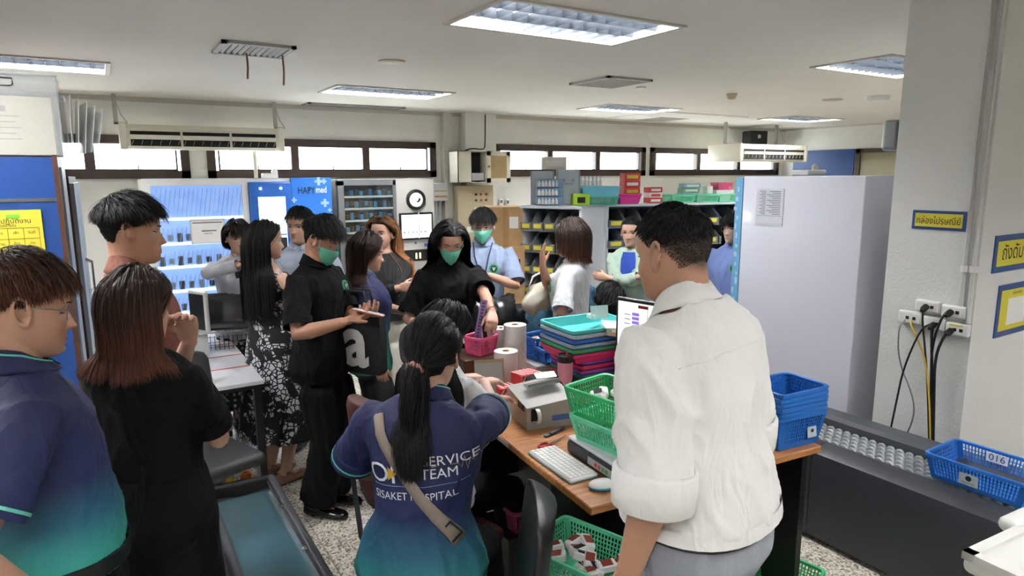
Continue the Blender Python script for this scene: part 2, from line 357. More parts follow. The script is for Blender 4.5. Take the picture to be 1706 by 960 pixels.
def wires(name, pts_r, m, label, cat='cable'):
    mb = MB()
    for pts, r in pts_r:
        # smooth the polyline
        P = [Vector(p) for p in pts]
        for _ in range(2): P = [P[0]] + [x for a, b_ in zip(P, P[1:]) for x in (a.lerp(b_, .25), a.lerp(b_, .75))] + [P[-1]]
        mb.tube(P, r, 7)
    return tag(mb.build(name, m, smooth='all'), label, cat)
M_wood = mat('dark_cabinet_wood', '#4a2c1d', .45, noise_s=12, noise_a=.15)
M_steel = mat('light_steel_paint', '#b9bcbf', .4)
M_machine = mat('machine_grey', '#b3b2ac', .4)
M_clear = mat('clear_acrylic', '#dfe3e4', .25, alpha=.22)
M_red = mat('red_plastic', '#b3202a', .45)
M_pink = mat('pink_plastic', '#e05a86', .5); M_hot = mat('hot_pink_plastic', '#e0339a', .5)
M_gbask = mat('green_basket_plastic', '#2fa866', .45); M_mgbask = mat('pale_green_basket_plastic', '#63c99b', .45)
M_bbask = mat('blue_basket_plastic', '#1d62b0', .45)
M_aqua = mat('aqua_plastic', '#4fc3c0', .45)
M_graphite = mat('graphite_panel', '#2b2c31', .45, noise_s=30, noise_a=.04)
M_graphite2 = mat('graphite_rail', '#43454b', .4)
# ================================================================== left side
cab = empty('storage_cabinet', (-.57, 3.95, 0), 0, 'dark wood cabinet with blue board front at the left edge', 'cabinet')
MB().b2((-.42, -.22, 0), (.42, .25, 1.95)).build('cabinet_body', M_wood, cab)
MB().b2((-.41, -.235, 1.76), (.40, -.22, 1.945)).build('board_panel', M_blue, cab); MB().b2((-.41, -.235, .5), (.40, -.22, 1.745)).build('board_panel', M_blue, cab)
MB().b2((-.41, -.238, 1.745), (.40, -.22, 1.76)).build('metal_strip', M_chrome, cab); MB().b2((.40, -.245, 0), (.42, -.22, 1.955)).build('edge_moulding', M_wood, cab)
MB().b2((.42, -.18, .1), (.43, .2, 1.9)).build('side_door', mat('grey_door', '#98a3ad', .4), cab)
sch = empty('schedule_sheet', (-.365, 3.705, 1.49), 0, 'yellow handwritten schedule sheet on the blue board', 'paper')
MB().b2((-.13, -.004, -.22), (.13, 0, .22)).build('sheet', M_yellow, sch)
gr = MB()
for k in range(5): gr.b2((-.115 + .0575 * k - .0006, -.0055, -.2), (-.115 + .0575 * k + .0006, -.004, .14))
for k in range(8): gr.b2((-.115, -.0055, -.2 + .0485 * k - .0006), (.115, -.004, -.2 + .0485 * k + .0006))
gr.build('grid_lines', M_ink, sch); MB().b2((.0, -.006, .185), (.05, -.004, .2)).build('green_tape', mat('green_tape', '#6cc23a', .6), sch)
text('ตารางปฏิบัติงาน', .028, M_ink, sch, (0, -.0055, .17), (R(90), 0, 0)); text('กันยายน', .02, M_ink, sch, (0, -.0055, .152), (R(90), 0, 0))
words = ['วันที่', 'ข้าว', 'เวร', 'ดึก', 'เช้า', 'บ่าย']
for r_ in range(7):
    for c_ in range(4): text(words[(r_ * 3 + c_ * 2) % 6], .017, M_ink, sch, (-.086 + .0575 * c_, -.0055, .118 - .0485 * r_), (R(90), 0, 0))
cab2 = empty('steel_cabinet', (-.42, 5.2, 0), 0, 'tall dark wood cabinet with grey side doors behind the blue board', 'cabinet')
MB().b2((-.4, -.7, 0), (.28, .7, 1.86)).build('cabinet_body', M_wood, cab2)
for k in range(2):
    dr = MB().b2((.28, -.66 + .68 * k, .12), (.3, -.02 + .68 * k, 1.82)).build('door', MATS['grey_door'], cab2); MB().tube([(.3, -.06 + .1 * k, 1.1), (.335, -.06 + .1 * k, 1.12), (.335, -.06 + .1 * k, 1.3), (.3, -.06 + .1 * k, 1.32)], .006, 8).build('handle', M_chrome, dr)
# clear document boxes on the cabinet
def clear_box(x, y, w, d, h, label):
    t = empty('document_box', (x, y, 1.952), 0, label, 'box', 'clear boxes on the cabinet')
    b = MB().b2((-w / 2, -d / 2, 0), (w / 2, d / 2, .003))
    for q in ((-w / 2, -d / 2, w / 2, -d / 2 + .003), (-w / 2, d / 2 - .003, w / 2, d / 2), (-w / 2, -d / 2, -w / 2 + .003, d / 2), (w / 2 - .003, -d / 2, w / 2, d / 2)): b.b2((q[0], q[1], 0), (q[2], q[3], h))
    b.build('box_shell', M_clear, t); MB().rbox((0, 0, h - .006), (w + .012, d + .012, .014), .006).build('box_lid', mat('frosted_lid', '#dfe3e4', .3, alpha=.4), t, smooth=True)
    MB().b2((-w / 2 + .02, -d / 2 + .03, .005), (w / 2 - .03, d / 2 - .03, h * .72)).build('paper_stack', mat('paper_bundle', '#b9b196', .8, noise_s=60, noise_a=.05), t)
    MB().tube([Vector((px_, -d / 2 - .004, h - .045 + pz_)) for px_, pz_ in ((-.05, -.016), (.04, -.016), (.05, -.01), (.05, .016), (-.04, .02), (-.05, .012), (-.05, -.016))], .003, 6).build('handle', M_ink, t)
    return t
cb = clear_box(-.33, 3.84, .42, .26, .36, 'frosted clear document box with black handle, front one on the cabinet')
MB().b2((-.02, -.105, .19), (.01, -.1, .215)).build('printed_label', mat('grey_label', '#8b8b85', .8), cb); lb = MB()
for k in range(5): lb.b2((-.05, -.1012, .07 + .025 * k), (.06 - .02 * (k % 2), -.1, .073 + .025 * k))
lb.build('label_lines', M_greyink, cb)
clear_box(-.70, 3.86, .3, .26, .33, 'frosted clear document box at the left picture edge'); clear_box(-.30, 4.12, .38, .2, .30, 'frosted clear document box behind the front one')
for k in range(5):
    s_ = MB().box((0, 0, .14), (.003, .24, .28 - .02 * k)).build('folder_sleeve', mat('clear_sleeve', '#dfe2e0', .3, alpha=.55), None, loc=(-.09 + .016 * k, 3.85 + .012 * k, 1.953 - .004 * k)); s_.rotation_euler = (0, R(3 + 2 * k), R(4 * k)); tag(s_, 'clear plastic sleeve leaning at the end of the document boxes', 'folder', 'clear sleeves on the cabinet')
# white table
tb = empty('work_table', (.22, 4.33, 0), 0, 'white laminate table with black edge and red tape lines', 'table')
MB().b2((-.45, -.66, .735), (.45, .66, .755)).build('table_top', mat('white_laminate', '#d9dbde', .3), tb); MB().b2((-.452, -.662, .715), (.452, .662, .735)).build('edge_band', M_black, tb)
for k, y in enumerate((-.32, -.02, .3)): MB().b2((-.45, y, .755), (.45, y + .014, .7565)).build('red_tape', M_red, tb)
for sx in (-1, 1):
    for sy in (-1, 1): MB().b2((sx * .42 - .02, sy * .62 - .02, 0), (sx * .42 + .02, sy * .62 + .02, .715)).build('leg', M_black, tb)
for sx in (-1, 1): MB().b2((sx * .42 - .015, -.6, .16), (sx * .42 + .015, .6, .19)).build('stretcher', M_metal, tb)
MB().b2((-.42, -.635, .16), (.42, -.605, .19)).build('stretcher', M_metal, tb)
sc_ = empty('scissors', (.36, 4.12, .7565), R(35), 'red-handled scissors on the white table', 'scissors')
def scissor_parts(t, m):
    for s in (-1, 1):
        MB().tube([Vector((-.055 + .028 * math.cos(a), s * .016 + .016 * math.sin(a), .005)) for a in [2 * PI * k / 14 for k in range(15)]], .0045, 6).build('handle', m, t, smooth='all')
        MB().add([(-.03, s * .008, .003), (-.03, s * .002, .003), (.09, -s * .001, .003), (-.03, s * .008, .006), (-.03, s * .002, .006), (.09, -s * .001, .006)], [(0, 1, 2), (5, 4, 3), (0, 3, 4, 1), (1, 4, 5, 2), (2, 5, 3, 0)]).build('blade', M_chrome, t)
scissor_parts(sc_, M_red)
cm_ = empty('counting_machine', (.34, 4.50, .7565), R(0), 'white tablet counting machine with vent slots on the white table', 'machine')
MB().rbox((0, 0, .07), (.3, .26, .14), .012).build('housing', M_white, cm_, smooth=True); MB().rbox((-.02, 0, .155), (.2, .2, .03), .01).build('hopper_tray', M_clear, cm_)
for k in range(3):
    for c_ in range(2): MB().b2((-.05 + .05 * c_, -.1315, .05 + .02 * k), (-.01 + .05 * c_, -.13, .058 + .02 * k)).build('vent_slot', M_dark, cm_)
mo = empty('monitor_panel', (.455, 4.40, .897), R(-60), 'slim white display panel standing on the counting machine', 'monitor')
MB().rbox((0, 0, .14), (.16, .03, .26), .012).build('case', M_white, mo, smooth=True); MB().b2((-.065, -.018, .03), (.065, -.015, .25)).build('screen', M_black, mo); MB().rbox((0, 0, .008), (.1, .08, .016), .006).build('stand', M_white, mo)
tr_ = empty('wire_trolley', (.63, 4.62, 0), R(-10), 'chrome wire trolley with laptop on top behind the table', 'trolley')
for sx in (-1, 1):
    for sy in (-1, 1): MB().cyl((sx * .21, sy * .13, .05), (sx * .21, sy * .13, .92), .009, n=8).build('post', M_chrome, tr_); 
for z in (.25, .87):
    wm = MB().tube([(-.21, -.13, z), (.21, -.13, z), (.21, .13, z), (-.21, .13, z), (-.21, -.13, z)], .006, 6)
    for k in range(9): wm.cyl((-.19 + .0475 * k, -.13, z), (-.19 + .0475 * k, .13, z), .003, n=5)
    wm.build('wire_shelf', M_chrome, tr_)
ms_ = MB()
for k in range(16): ms_.cyl((-.2 + .4 * k / 15, -.13, .27), (-.2 + .4 * k / 15, -.13, .85), .002, n=4)
for k in range(18): ms_.cyl((-.21, -.13, .28 + .56 * k / 17), (.21, -.13, .28 + .56 * k / 17), .002, n=4)
ms_.build('mesh_panel', mat('dark_mesh', '#3a3a3c', .4, metal=.5), tr_)
for sx in (-1, 1):
    for sy in (-1, 1): MB().lathe([(.012, -.016), (.034, -.016), (.034, .016), (.012, .016)], (sx * .21, sy * .13, .036), 14, True, (1, 0, 0)).build('wheel', M_black, tr_)
lp = empty('laptop', (.62, 4.60, .879), R(-14), 'open black laptop on the wire trolley', 'laptop'); MB().rbox((0, 0, .009), (.30, .2, .016), .005).build('keyboard_base', M_black, lp); MB().box((0, .1, .11), (.3, .008, .2), (R(-14), 0, 0)).build('lid', M_black, lp); MB().box((0, .094, .11), (.27, .002, .17), (R(-14), 0, 0)).build('screen', mat('dark_screen', '#08090b', .15), lp)
def office_chair(loc, rz, m, label, back_h=.42, back_w=.4, seat=.45, legs='frame', top=.9):
    t = empty('chair', loc, rz, label, 'chair')
    MB().rbox((0, 0, seat), (.42, .42, .07), .03).build('seat', m, t, smooth=True)
    n = 9; rg = []
    for zz, q in ((top - back_h, .8), (top - back_h * .85, .96), (top - back_h * .5, 1), (top - .05, .97), (top - .012, .86), (top, .7)):
        rg.append([Vector((back_w / 2 * q * math.cos(a), -.22 - .03 * math.sin(a) * (1) - .035 * math.cos(a) ** 2 * -1 - (zz - seat) * .12, zz)) for a in [2 * PI * k / 18 for k in range(18)]])
    MB().loft(rg).build('backrest', m, t, smooth='all')
    for sx in (-1, 1):
        MB().tube([(sx * .15, -.24 - (top - .2 - seat) * .1, top - .22), (sx * .16, -.24, seat + .05), (sx * .17, -.2, seat - .03)], .011, 8).build('back_support', M_metal, t)
        if legs == 'frame': MB().tube([(sx * .19, .18, 0), (sx * .18, .17, seat - .05), (sx * .18, -.18, seat - .05), (sx * .19, -.24, 0)], .011, 8).build('leg', M_metal, t)
    if legs != 'frame':
        MB().cyl((0, 0, .08), (0, 0, seat - .03), .025).build('gas_column', M_black, t)
        for k in range(5):
            a = 2 * PI * k / 5; MB().tube([(0, 0, .1), (.26 * math.cos(a), .26 * math.sin(a), .06)], [.022, .016], 8).build('foot', M_black, t); MB().lathe([(.01, -.012), (.026, -.012), (.026, .012), (.01, .012)], (.26 * math.cos(a), .26 * math.sin(a), .027), 12, True, (-math.sin(a), math.cos(a), 0)).build('caster', M_black, t)
    return t
M_vgrey = mat('charcoal_vinyl', '#3b3b3d', .5); M_vbrown = mat('maroon_vinyl', '#4b2420', .5); M_vblack = mat('black_vinyl', '#131315', .42)
office_chair((.33, 3.46, 0), R(200), M_vgrey, 'charcoal vinyl chair standing at the white table', top=.95, back_w=.36)
t = empty('storage_tub', (.36, 4.28, 0), R(5), 'white plastic storage tub under the white table', 'box'); MB().rbox((0, 0, .17), (.34, .3, .34), .03).build('tub_body', mat('grey_white_tub', '#c9c9c4', .5), t, smooth=True); MB().rbox((0, 0, .345), (.37, .33, .025), .01).build('tub_lid', MATS['grey_white_tub'], t, smooth=True)
basket((.37, 4.27, .36), R(5), (.34, .28, .15), mat('dark_green_plastic', '#1d7a3c', .45), 'dark green basket on the storage tub under the table')
for x, y, m, lab in ((.512, 4.17, mat('yellow_rubber', '#e2c32a', .5), 'small yellow caster cup on the floor by the belt machine'), (.617, 4.175, mat('orange_rubber', '#df7a2c', .5), 'small orange caster cup on the floor by the belt machine')): tag(MB().lathe([(.035, 0), (.035, .012), (.028, .03), (.02, .03), (.018, .012)], (x, y, 0), 8).build('floor_cup', m), lab, 'cup')
# belt machine in the foreground
bm_ = empty('belt_machine', (.385, 1.80, 0), 0, 'dark grey belt conveyor with blue-green belt in the foreground', 'conveyor')
MB().b2((-.115, -1.05, 0), (.115, .98, .54)).build('machine_body', M_graphite, bm_)
for s in (-1, 1): MB().rbox((s * .122, -.03, .30), (.035, 2.06, .6), .012).build('side_rail', M_graphite2, bm_, smooth=True)
MB().rbox((0, .985, .30), (.27, .03, .6), .01).build('end_plate', M_graphite, bm_, smooth=True)
MB().b2((-.10, -1.05, .54), (.10, .93, .562)).build('belt', mat('blue_green_belt', '#3a5f6c', .3, noise_s=3, noise_a=.12), bm_)
MB().cyl((-.1, .945, .55), (.1, .945, .55), .018, n=14).build('roller', M_black, bm_)
for s in (1,): MB().b2((.1, -1.0, .562), (.104, .95, .585)).build('metal_strip', M_chrome, bm_)
for y in (.7, .35, 0, -.35): MB().lathe([(.012, 0), (.012, .01), (.008, .014), (.003, .014)], (.104, y, .585), 10).build('bolt', M_chrome, bm_)
# ================================================================== dispensing machines along the back wall
v1 = empty('vending_cabinet', (1.29, 7.9, 0), 0, 'lit glass-front medicine cabinet with blue kiosk and cross-patterned panel', 'vending machine')
X0, X1, XK, XE = -.93, .05, .50, .94
MB().b2((X0, -.36, 0), (XE, .38, 1.83)).build('cabinet_body', M_white, v1)
fr = MB(); z0, z1 = .35, 1.77
for q in ((X0, z1, X1, 1.84), (X0, 0, X1, z0), (X0, z0, X0 + .07, z1), (X1 - .06, z0, X1, z1)): fr.b2((q[0], -.42, q[1]), (q[2], -.36, q[3]))
fr.build('front_frame', M_white, v1)
MB().b2((X0 + .07, -.372, z0), (X1 - .06, -.361, z1)).build('interior', mat('cool_lit_interior', '#7f95c4', .5, emit='#7ea0e8', estr=.35), v1)  # back panel glows in place of the cabinet's own lighting
M_tray = mat('tray_white_glow', '#d5ddee', .4, emit='#c8d8ff', estr=.6); M_slot = mat('slot_divider', '#c4cfe6', .3, alpha=.7)  # shelf trays are no lamps; their glow paints in the cabinet light
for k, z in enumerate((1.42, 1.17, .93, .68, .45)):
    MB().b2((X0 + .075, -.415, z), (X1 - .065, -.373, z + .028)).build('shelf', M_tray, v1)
    for j in range(20): MB().box((X0 + .10 + .042 * j, -.395, z + (.17 if k == 0 else .1)), (.006, .03, .30 if k == 0 else .16), (0, R(10), 0)).build('divider', M_slot, v1)
    if k:
        for j in range(9):
            MB().rbox((X0 + .11 + .09 * j + .012 * math.sin(j * 7 + k), -.39, z + .075), (.05, .03, .08 + .02 * math.sin(j * 3 + k)), .006, seg=1).build('medicine_pack', mat('blister_pack_%d' % (j % 3), ('#5b6478', '#8d98b0', '#39414f')[j % 3], .4), v1)
MB().b2((X0 + .07, -.425, z0), (X1 - .06, -.421, z1)).build('pane', M_glass, v1)
nt_ = MB().b2((X0 + .40, -.432, 1.18), (X0 + .72, -.427, 1.42)).build('notice', M_paper, v1); MB().b2((X0 + .42, -.4345, 1.385), (X0 + .70, -.432, 1.395)).b2((X0 + .5, -.4345, 1.30), (X0 + .64, -.432, 1.312)).b2((X0 + .52, -.4345, 1.275), (X0 + .6, -.432, 1.28)).build('notice_lines', M_greyink, nt_)
nf = MB()
for q in ((X0 + .395, 1.175, X0 + .725, 1.185), (X0 + .395, 1.415, X0 + .725, 1.425), (X0 + .395, 1.175, X0 + .405, 1.425), (X0 + .715, 1.175, X0 + .725, 1.425)): nf.b2((q[0], -.436, q[1]), (q[2], -.43, q[3]))
nf.build('notice_frame', M_steel, nt_)
M_kblue = mat('kiosk_blue', '#1e58a8', .35); M_bpanel = mat('panel_blue', '#2f6fc4', .35)
MB().rbox(((X1 + XK) / 2, -.40, .93), (XK - X1 - .01, .1, 1.74), .02).build('kiosk', M_kblue, v1, smooth=True); MB().b2((XK, -.42, 0), (XE, -.36, 1.84)).build('graphic_panel', M_bpanel, v1)
sc2 = MB().b2((X1 + .09, -.458, 1.0), (XK - .08, -.45, 1.64)).build('screen', mat('lit_screen', '#cfe6e8', .2, emit='#d4ecef', estr=.75), v1)
sl = MB()
for k in range(9): sl.b2((X1 + .11, -.4595, 1.60 - .045 * k), (X1 + .11 + (.2 if k % 3 else .27), -.458, 1.605 - .045 * k))
sl.build('screen_text', mat('screen_ink', '#7f9aa4', .5), sc2); MB().b2((X1 + .25, -.4595, 1.03), (XK - .085, -.458, 1.2)).build('dialog_box', mat('screen_dark', '#26303a', .4), sc2); MB().b2((X1 + .28, -.4595, 1.225), (XK - .085, -.458, 1.24)).build('status_bar', M_kblue, sc2)
for x in (X1 + .12, XK - .12): MB().lathe([(.012, 0), (.012, .012), (.004, .016)], (x, -.45, 1.73), 12, True, (0, -1, 0)).build('kiosk_lamp', mat('lamp_white', '#ffffff', .3, emit='#ffffff', estr=3), v1)
lt = text('HAPY', .1, mat('dark_navy_letter', '#16243e', .5), v1, (XK + .16, -.4215, 1.70), (R(90), 0, 0), bold=.002, width=.19); text('med', .1, M_white, v1, (XK + .325, -.4215, 1.705), (R(90), 0, 0), bold=.002, width=.12)
M_cross = mat('pale_cross', '#9cc0ea', .5)
rr = random.Random(5)
for x, z, s in ((.3, 1.80, .045), (.36, 1.80, .03), (.36, 1.56, .045), (.41, 1.48, .022), (.02, 1.60, .03), (.07, 1.42, .025), (.02, 1.34, .03), (.41, 1.38, .02), (.38, 1.2, .03), (.1, 1.1, .02), (.3, .9, .03), (.1, .8, .025)): MB().b2((XK + x - s, -.4225, z - s * .33), (XK + x + s, -.42, z + s * .33)).b2((XK + x - s * .33, -.4226, z - s), (XK + x + s * .33, -.42, z + s)).build('cross_print', M_cross, v1)
rt = empty('wireless_router', (1.62, 7.72, 1.832), 0, 'white router standing on the medicine cabinet', 'router'); MB().rbox((0, 0, .03), (.16, .12, .06), .012).build('case', M_white, rt, smooth=True); MB().lathe([(.01, -.01), (.035, -.01), (.035, .01), (.01, .01)], (.05, -.02, .075), 14, True, (0, 1, 0)).build('dome', M_white, rt)
v2 = empty('dispensing_machine', (2.90, 7.9, 0), 0, 'grey dispensing machine with dark glass trays, round logo and touch screen', 'vending machine')
MB().b2((-.60, -.36, 0), (.605, .38, 1.82)).build('cabinet_body', M_machine, v2); MB().b2((-.53, -.372, .72), (.06, -.36, 1.77)).build('interior', mat('dark_interior', '#22262a', .5), v2)
fr = MB()
for q in ((-.6, 1.75, .1, 1.82), (-.6, .65, .1, .73), (-.6, .65, -.53, 1.8), (.06, .65, .1, 1.8)): fr.b2((q[0], -.43, q[1]), (q[2], -.36, q[3]))
fr.build('front_frame', mat('frame_grey', '#6f7172', .4, metal=.3), v2)
M_shelfg = mat('tray_grey', '#9fa6aa', .4)
for k in range(7):
    z = .78 + .138 * k; MB().b2((-.53, -.42, z), (.06, -.373, z + .022)).build('shelf', M_shelfg, v2)
    for j in range(10): MB().rbox((-.495 + .057 * j, -.40, z + .05 + .01 * ((j * k) % 3)), (.042, .03, .05 + .02 * ((j + k) % 3)), .004, seg=1).build('medicine_pack', mat('machine_pack_%d' % ((j * 3 + k) % 4), ('#20262c', '#2b4a6e', '#191c20', '#39688a')[(j * 3 + k) % 4], .4), v2)
MB().b2((-.53, -.436, .73), (.06, -.432, 1.75)).build('pane', M_glass, v2)
MB().b2((.1, -.40, .1), (.605, -.36, 1.80)).build('control_panel', mat('panel_warm_grey', '#bdbcb5', .4), v2)
lg = MB().lathe([(.125, 0), (.125, .02), (.10, .03), (.085, .02)], (.36, -.40, 1.57), 28, True, (0, -1, 0)).build('logo_ring', M_black, v2, smooth=True); MB().lathe([(.085, .0), (.085, .024)], (.36, -.40, 1.57), 28, True, (0, -1, 0)).build('logo_disc', mat('logo_white', '#dfe6ea', .3, emit='#ffffff', estr=.25), lg)
text('CI', .06, M_ink, v2, (.325, -.4255, 1.57), (R(90), 0, 0)); MB().add([(.35, -.4255, 1.58), (.375, -.4255, 1.55), (.4, -.4255, 1.6), (.42, -.4255, 1.57), (.395, -.4255, 1.54), (.37, -.4255, 1.535)], [(0, 1, 2, 3, 4, 5)]).build('logo_bird', M_ink, lg)
b_ = MB().rbox((.355, -.41, 1.25), (.44, .03, .33), .01).build('screen_bezel', M_black, v2, smooth=True); MB().b2((.16, -.43, 1.11), (.55, -.424, 1.39)).build('screen', mat('pale_screen', '#cfe3ea', .2, emit='#d6ecf2', estr=.7), b_)
ic = MB()
for k in range(6): ic.lathe([(.013, 0), (.013, .001)], (.19 + .055 * k, -.4302, 1.18), 12, True, (0, -1, 0))
ic.build('screen_icons', mat('icon_grey', '#9fb4ba', .5), b_); MB().b2((.375, -.434, 1.10), (.39, -.43, 1.42)).build('screen_strip', M_white, b_)
MB().b2((.14, -.405, .82), (.56, -.398, .96)).build('pickup_slot', M_black, v2); MB().b2((.34, -.41, .85), (.355, -.404, .92)).b2((.39, -.41, .85), (.405, -.404, .92)).build('slot_lamp', mat('warm_lamp', '#ffdf9a', .4, emit='#ffdf9a', estr=2), v2)
MB().b2((.33, -.402, 1.03), (.36, -.4, 1.055)).b2((.46, -.402, .99), (.52, -.4, 1.03)).build('logo_print', mat('logo_blue', '#3a5fae', .5), v2)
# ================================================================== back wall fittings
def air_con(x, y, z, w, label, d=.22, h=.25):
    t = empty('air_conditioner', (x, y, z), 0, label, 'air conditioner')
    sec = [(-d / 2, -h / 2 + .03), (-d / 2 + .02, -h / 2), (d / 2, -h / 2), (d / 2, h / 2), (-d / 2 + .04, h / 2), (-d / 2, h / 2 - .05)]
    MB().loft([[Vector((s * w / 2, a, b)) for a, b in sec] for s in (-1, 1)]).build('housing', M_cream, t)
    for s in (-1, 1): MB().rbox((s * (w / 2 - .03), 0, 0), (.07, d + .02, h + .015), .015).build('end_cap', M_cream, t, smooth=True)
    n = 3; cw = (w - .16) / n
    for k in range(n):
        cx = -w / 2 + .08 + cw * (k + .5)
        MB().b2((cx - cw / 2 + .012, -d / 2 - .003, -h / 2 + .03), (cx + cw / 2 - .012, -d / 2 + .004, .055)).build('outlet', M_dark, t)
        MB().box((cx, -d / 2 - .008, -.005), (cw - .02, .01, .045), (R(18), 0, 0)).build('flap', M_cream, t)
        for j in range(6): MB().box((cx - cw / 2 + .03 + (cw - .06) * j / 5, -d / 2 - .004, -.06), (.004, .012, .05), (0, R(20), 0)).build('vane', M_vent, t)
    return t
ac = air_con(1.04, 8.05, 2.27, 1.62, 'long cream air conditioner hung below the ceiling over the left windows')
for s, lab in ((-.83, 'L'), (.74, 'R')):
    bmk = MB().b2((s - .02, -.06, .12), (s + .02, -.04, .42)).b2((s - .015, -.06, .12), (s + .1, -.04, .14)).tube([(s, -.05, .4), (s + .05, -.05, .22), (s + .1, -.05, .14)], .006, 6).tube([(s + .08, -.05, .12), (s + .08, -.05, .02)], .005, 6).build('hanger_bracket', M_vent, ac)
wires('drain_pipe', [([(1.57, 8.2, 2.15), (1.57, 8.2, 1.84)], .022)], M_cream, 'short cream drain pipe below the left air conditioner', 'pipe')
ac2 = air_con(9.55, 7.5, 2.2, 1.72, 'cream air conditioner hung in the corner over the right windows', d=.65, h=.27)
for s in (-.7, .6): MB().b2((s - .02, .1, .13), (s + .02, .14, .5)).tube([(s, .12, .5), (s + .25, .12, .2)], .008, 6).b2((s - .05, .05, .13), (s + .35, .09, .16)).build('hanger_bracket', M_vent, ac2)
pj = empty('wall_speaker', (10.0, 7.95, 2.36), R(-15), 'black loudspeaker on a bracket above the corner air conditioner', 'speaker'); MB().rbox((0, 0, .12), (.36, .25, .26), .02).build('case', M_black, pj, smooth=True); MB().b2((-.03, -.127, .12), (.03, -.125, .18)).build('badge', M_white, pj)
sb = empty('equipment_box', (4.40, 8.02, 1.76), 0, 'wall-mounted steel equipment box with open glazed door under the pilaster', 'cabinet')
bx = MB().b2((-.36, -.14, 0), (-.35, .12, .42)).b2((.06, -.14, 0), (.07, .12, .42)).b2((-.36, -.14, 0), (.07, .12, .01)).b2((-.36, -.14, .41), (.07, .12, .42)).b2((-.36, .11, 0), (.07, .12, .42)).b2((-.36, -.14, 0), (-.16, -.13, .42))
bx.build('box_body', M_cream, sb); MB().b2((-.15, .0, .02), (.05, .1, .4)).build('dark_inside', M_dark, sb); MB().b2((-.14, -.12, .03), (.04, .0, .13)).build('recorder', M_steel, sb)
dr = MB().b2((.07, -.16, 0), (.44, -.145, .06)).b2((.07, -.16, .36), (.44, -.145, .42)).b2((.07, -.16, 0), (.13, -.145, .42)).b2((.38, -.16, 0), (.44, -.145, .42)).build('door', M_cream, sb); MB().b2((.13, -.156, .06), (.38, -.15, .36)).build('door_pane', mat('brown_pane', '#a58a60', .4, noise_s=8, noise_a=.08), dr); MB().b2((.085, -.175, .2), (.11, -.16, .23)).build('lock', M_metal, dr)
wires('antenna_cable', [([(4.2, 8.0, 2.18), (4.3, 7.98, 2.22), (4.5, 8.0, 2.2), (4.58, 8.1, 2.25), (4.6, 8.12, 2.68)], .008)], M_black, 'thin black cable from the equipment box to the ceiling')
ep = empty('switchboard', (4.40, 8.2, 0), 0, 'cream electrical switchboard with indicator lamps on the back wall', 'switchboard'); MB().rbox((0, -.08, .9), (.56, .12, 1.64), .01).build('cabinet_body', mat('switchboard_cream', '#b9ac8f', .5), ep)
for i, (x, z, c_) in enumerate([(x, z, c_) for z in (1.60, 1.52) for x, c_ in ((0, '#243a24'), (.08, '#c4562a'), (.16, '#8a2c22'))] + [(.02, 1.2, '#243a24'), (.1, 1.2, '#c46a2a')]): MB().lathe([(.016, 0), (.016, .014), (.008, .02)], (x, -.14, z), 12, True, (0, -1, 0)).build('indicator_lamp', mat('indicator_' + c_, c_, .3), ep)
MB().b2((-.03, -.146, 1.3), (.12, -.14, 1.42)).b2((-.15, -.146, 1.08), (.05, -.14, 1.16)).build('label_plate', M_paper, ep); MB().b2((-.14, -.146, .9), (.06, -.14, 1.06)).build('nameplate', MATS['switchboard_cream'], ep)
mb_ = empty('breaker_box', (3.9, 8.24, 1.52), 0, 'grey breaker box with yellow label on the back wall', 'breaker box'); MB().rbox((0, -.06, .12), (.22, .12, .24), .01).build('case', M_steel, mb_); MB().b2((-.09, -.123, .05), (.09, -.12, .075)).b2((-.09, -.123, .13), (.09, -.12, .14)).build('label_strip', mat('amber_label', '#c08a3c', .6), mb_)
for k in range(2): MB().cyl((-.03 + .06 * k, -.02, 0), (-.03 + .06 * k, -.02, -1.4), .014, n=10).build('conduit', M_steel, mb_)
for k, (x, z) in enumerate(((4.92, 1.44), (5.03, 1.43), (4.90, 1.25), (5.0, 1.24))):
    rc = empty('remote_holder', (x, 8.28, z), 0, ['upper left', 'upper right', 'lower left', 'lower right'][k] + ' white remote control in its wall holder beside the switchboard', 'remote control', 'wall remotes'); MB().rbox((0, -.02, -.05), (.065, .035, .10), .008).build('holder', M_white, rc); MB().rbox((0, -.025, .0), (.05, .02, .17), .008).build('remote', M_white, rc); MB().b2((-.016, -.037, .02), (.016, -.035, .065)).build('display', mat('lcd_grey', '#5f6a66', .3), rc)
bm2 = empty('computer_monitor', (3.66, 7.4, .0), R(0), 'black monitor standing beside the dispensing machine', 'monitor'); MB().rbox((0, 0, 1.04), (.42, .03, .38), .01).build('case', M_black, bm2); MB().cyl((0, .03, .72), (0, .03, 1.0), .02).build('stand', M_black, bm2); MB().b2((-.3, -.2, .0), (.3, .25, .72)).build('pedestal', M_steel, bm2)
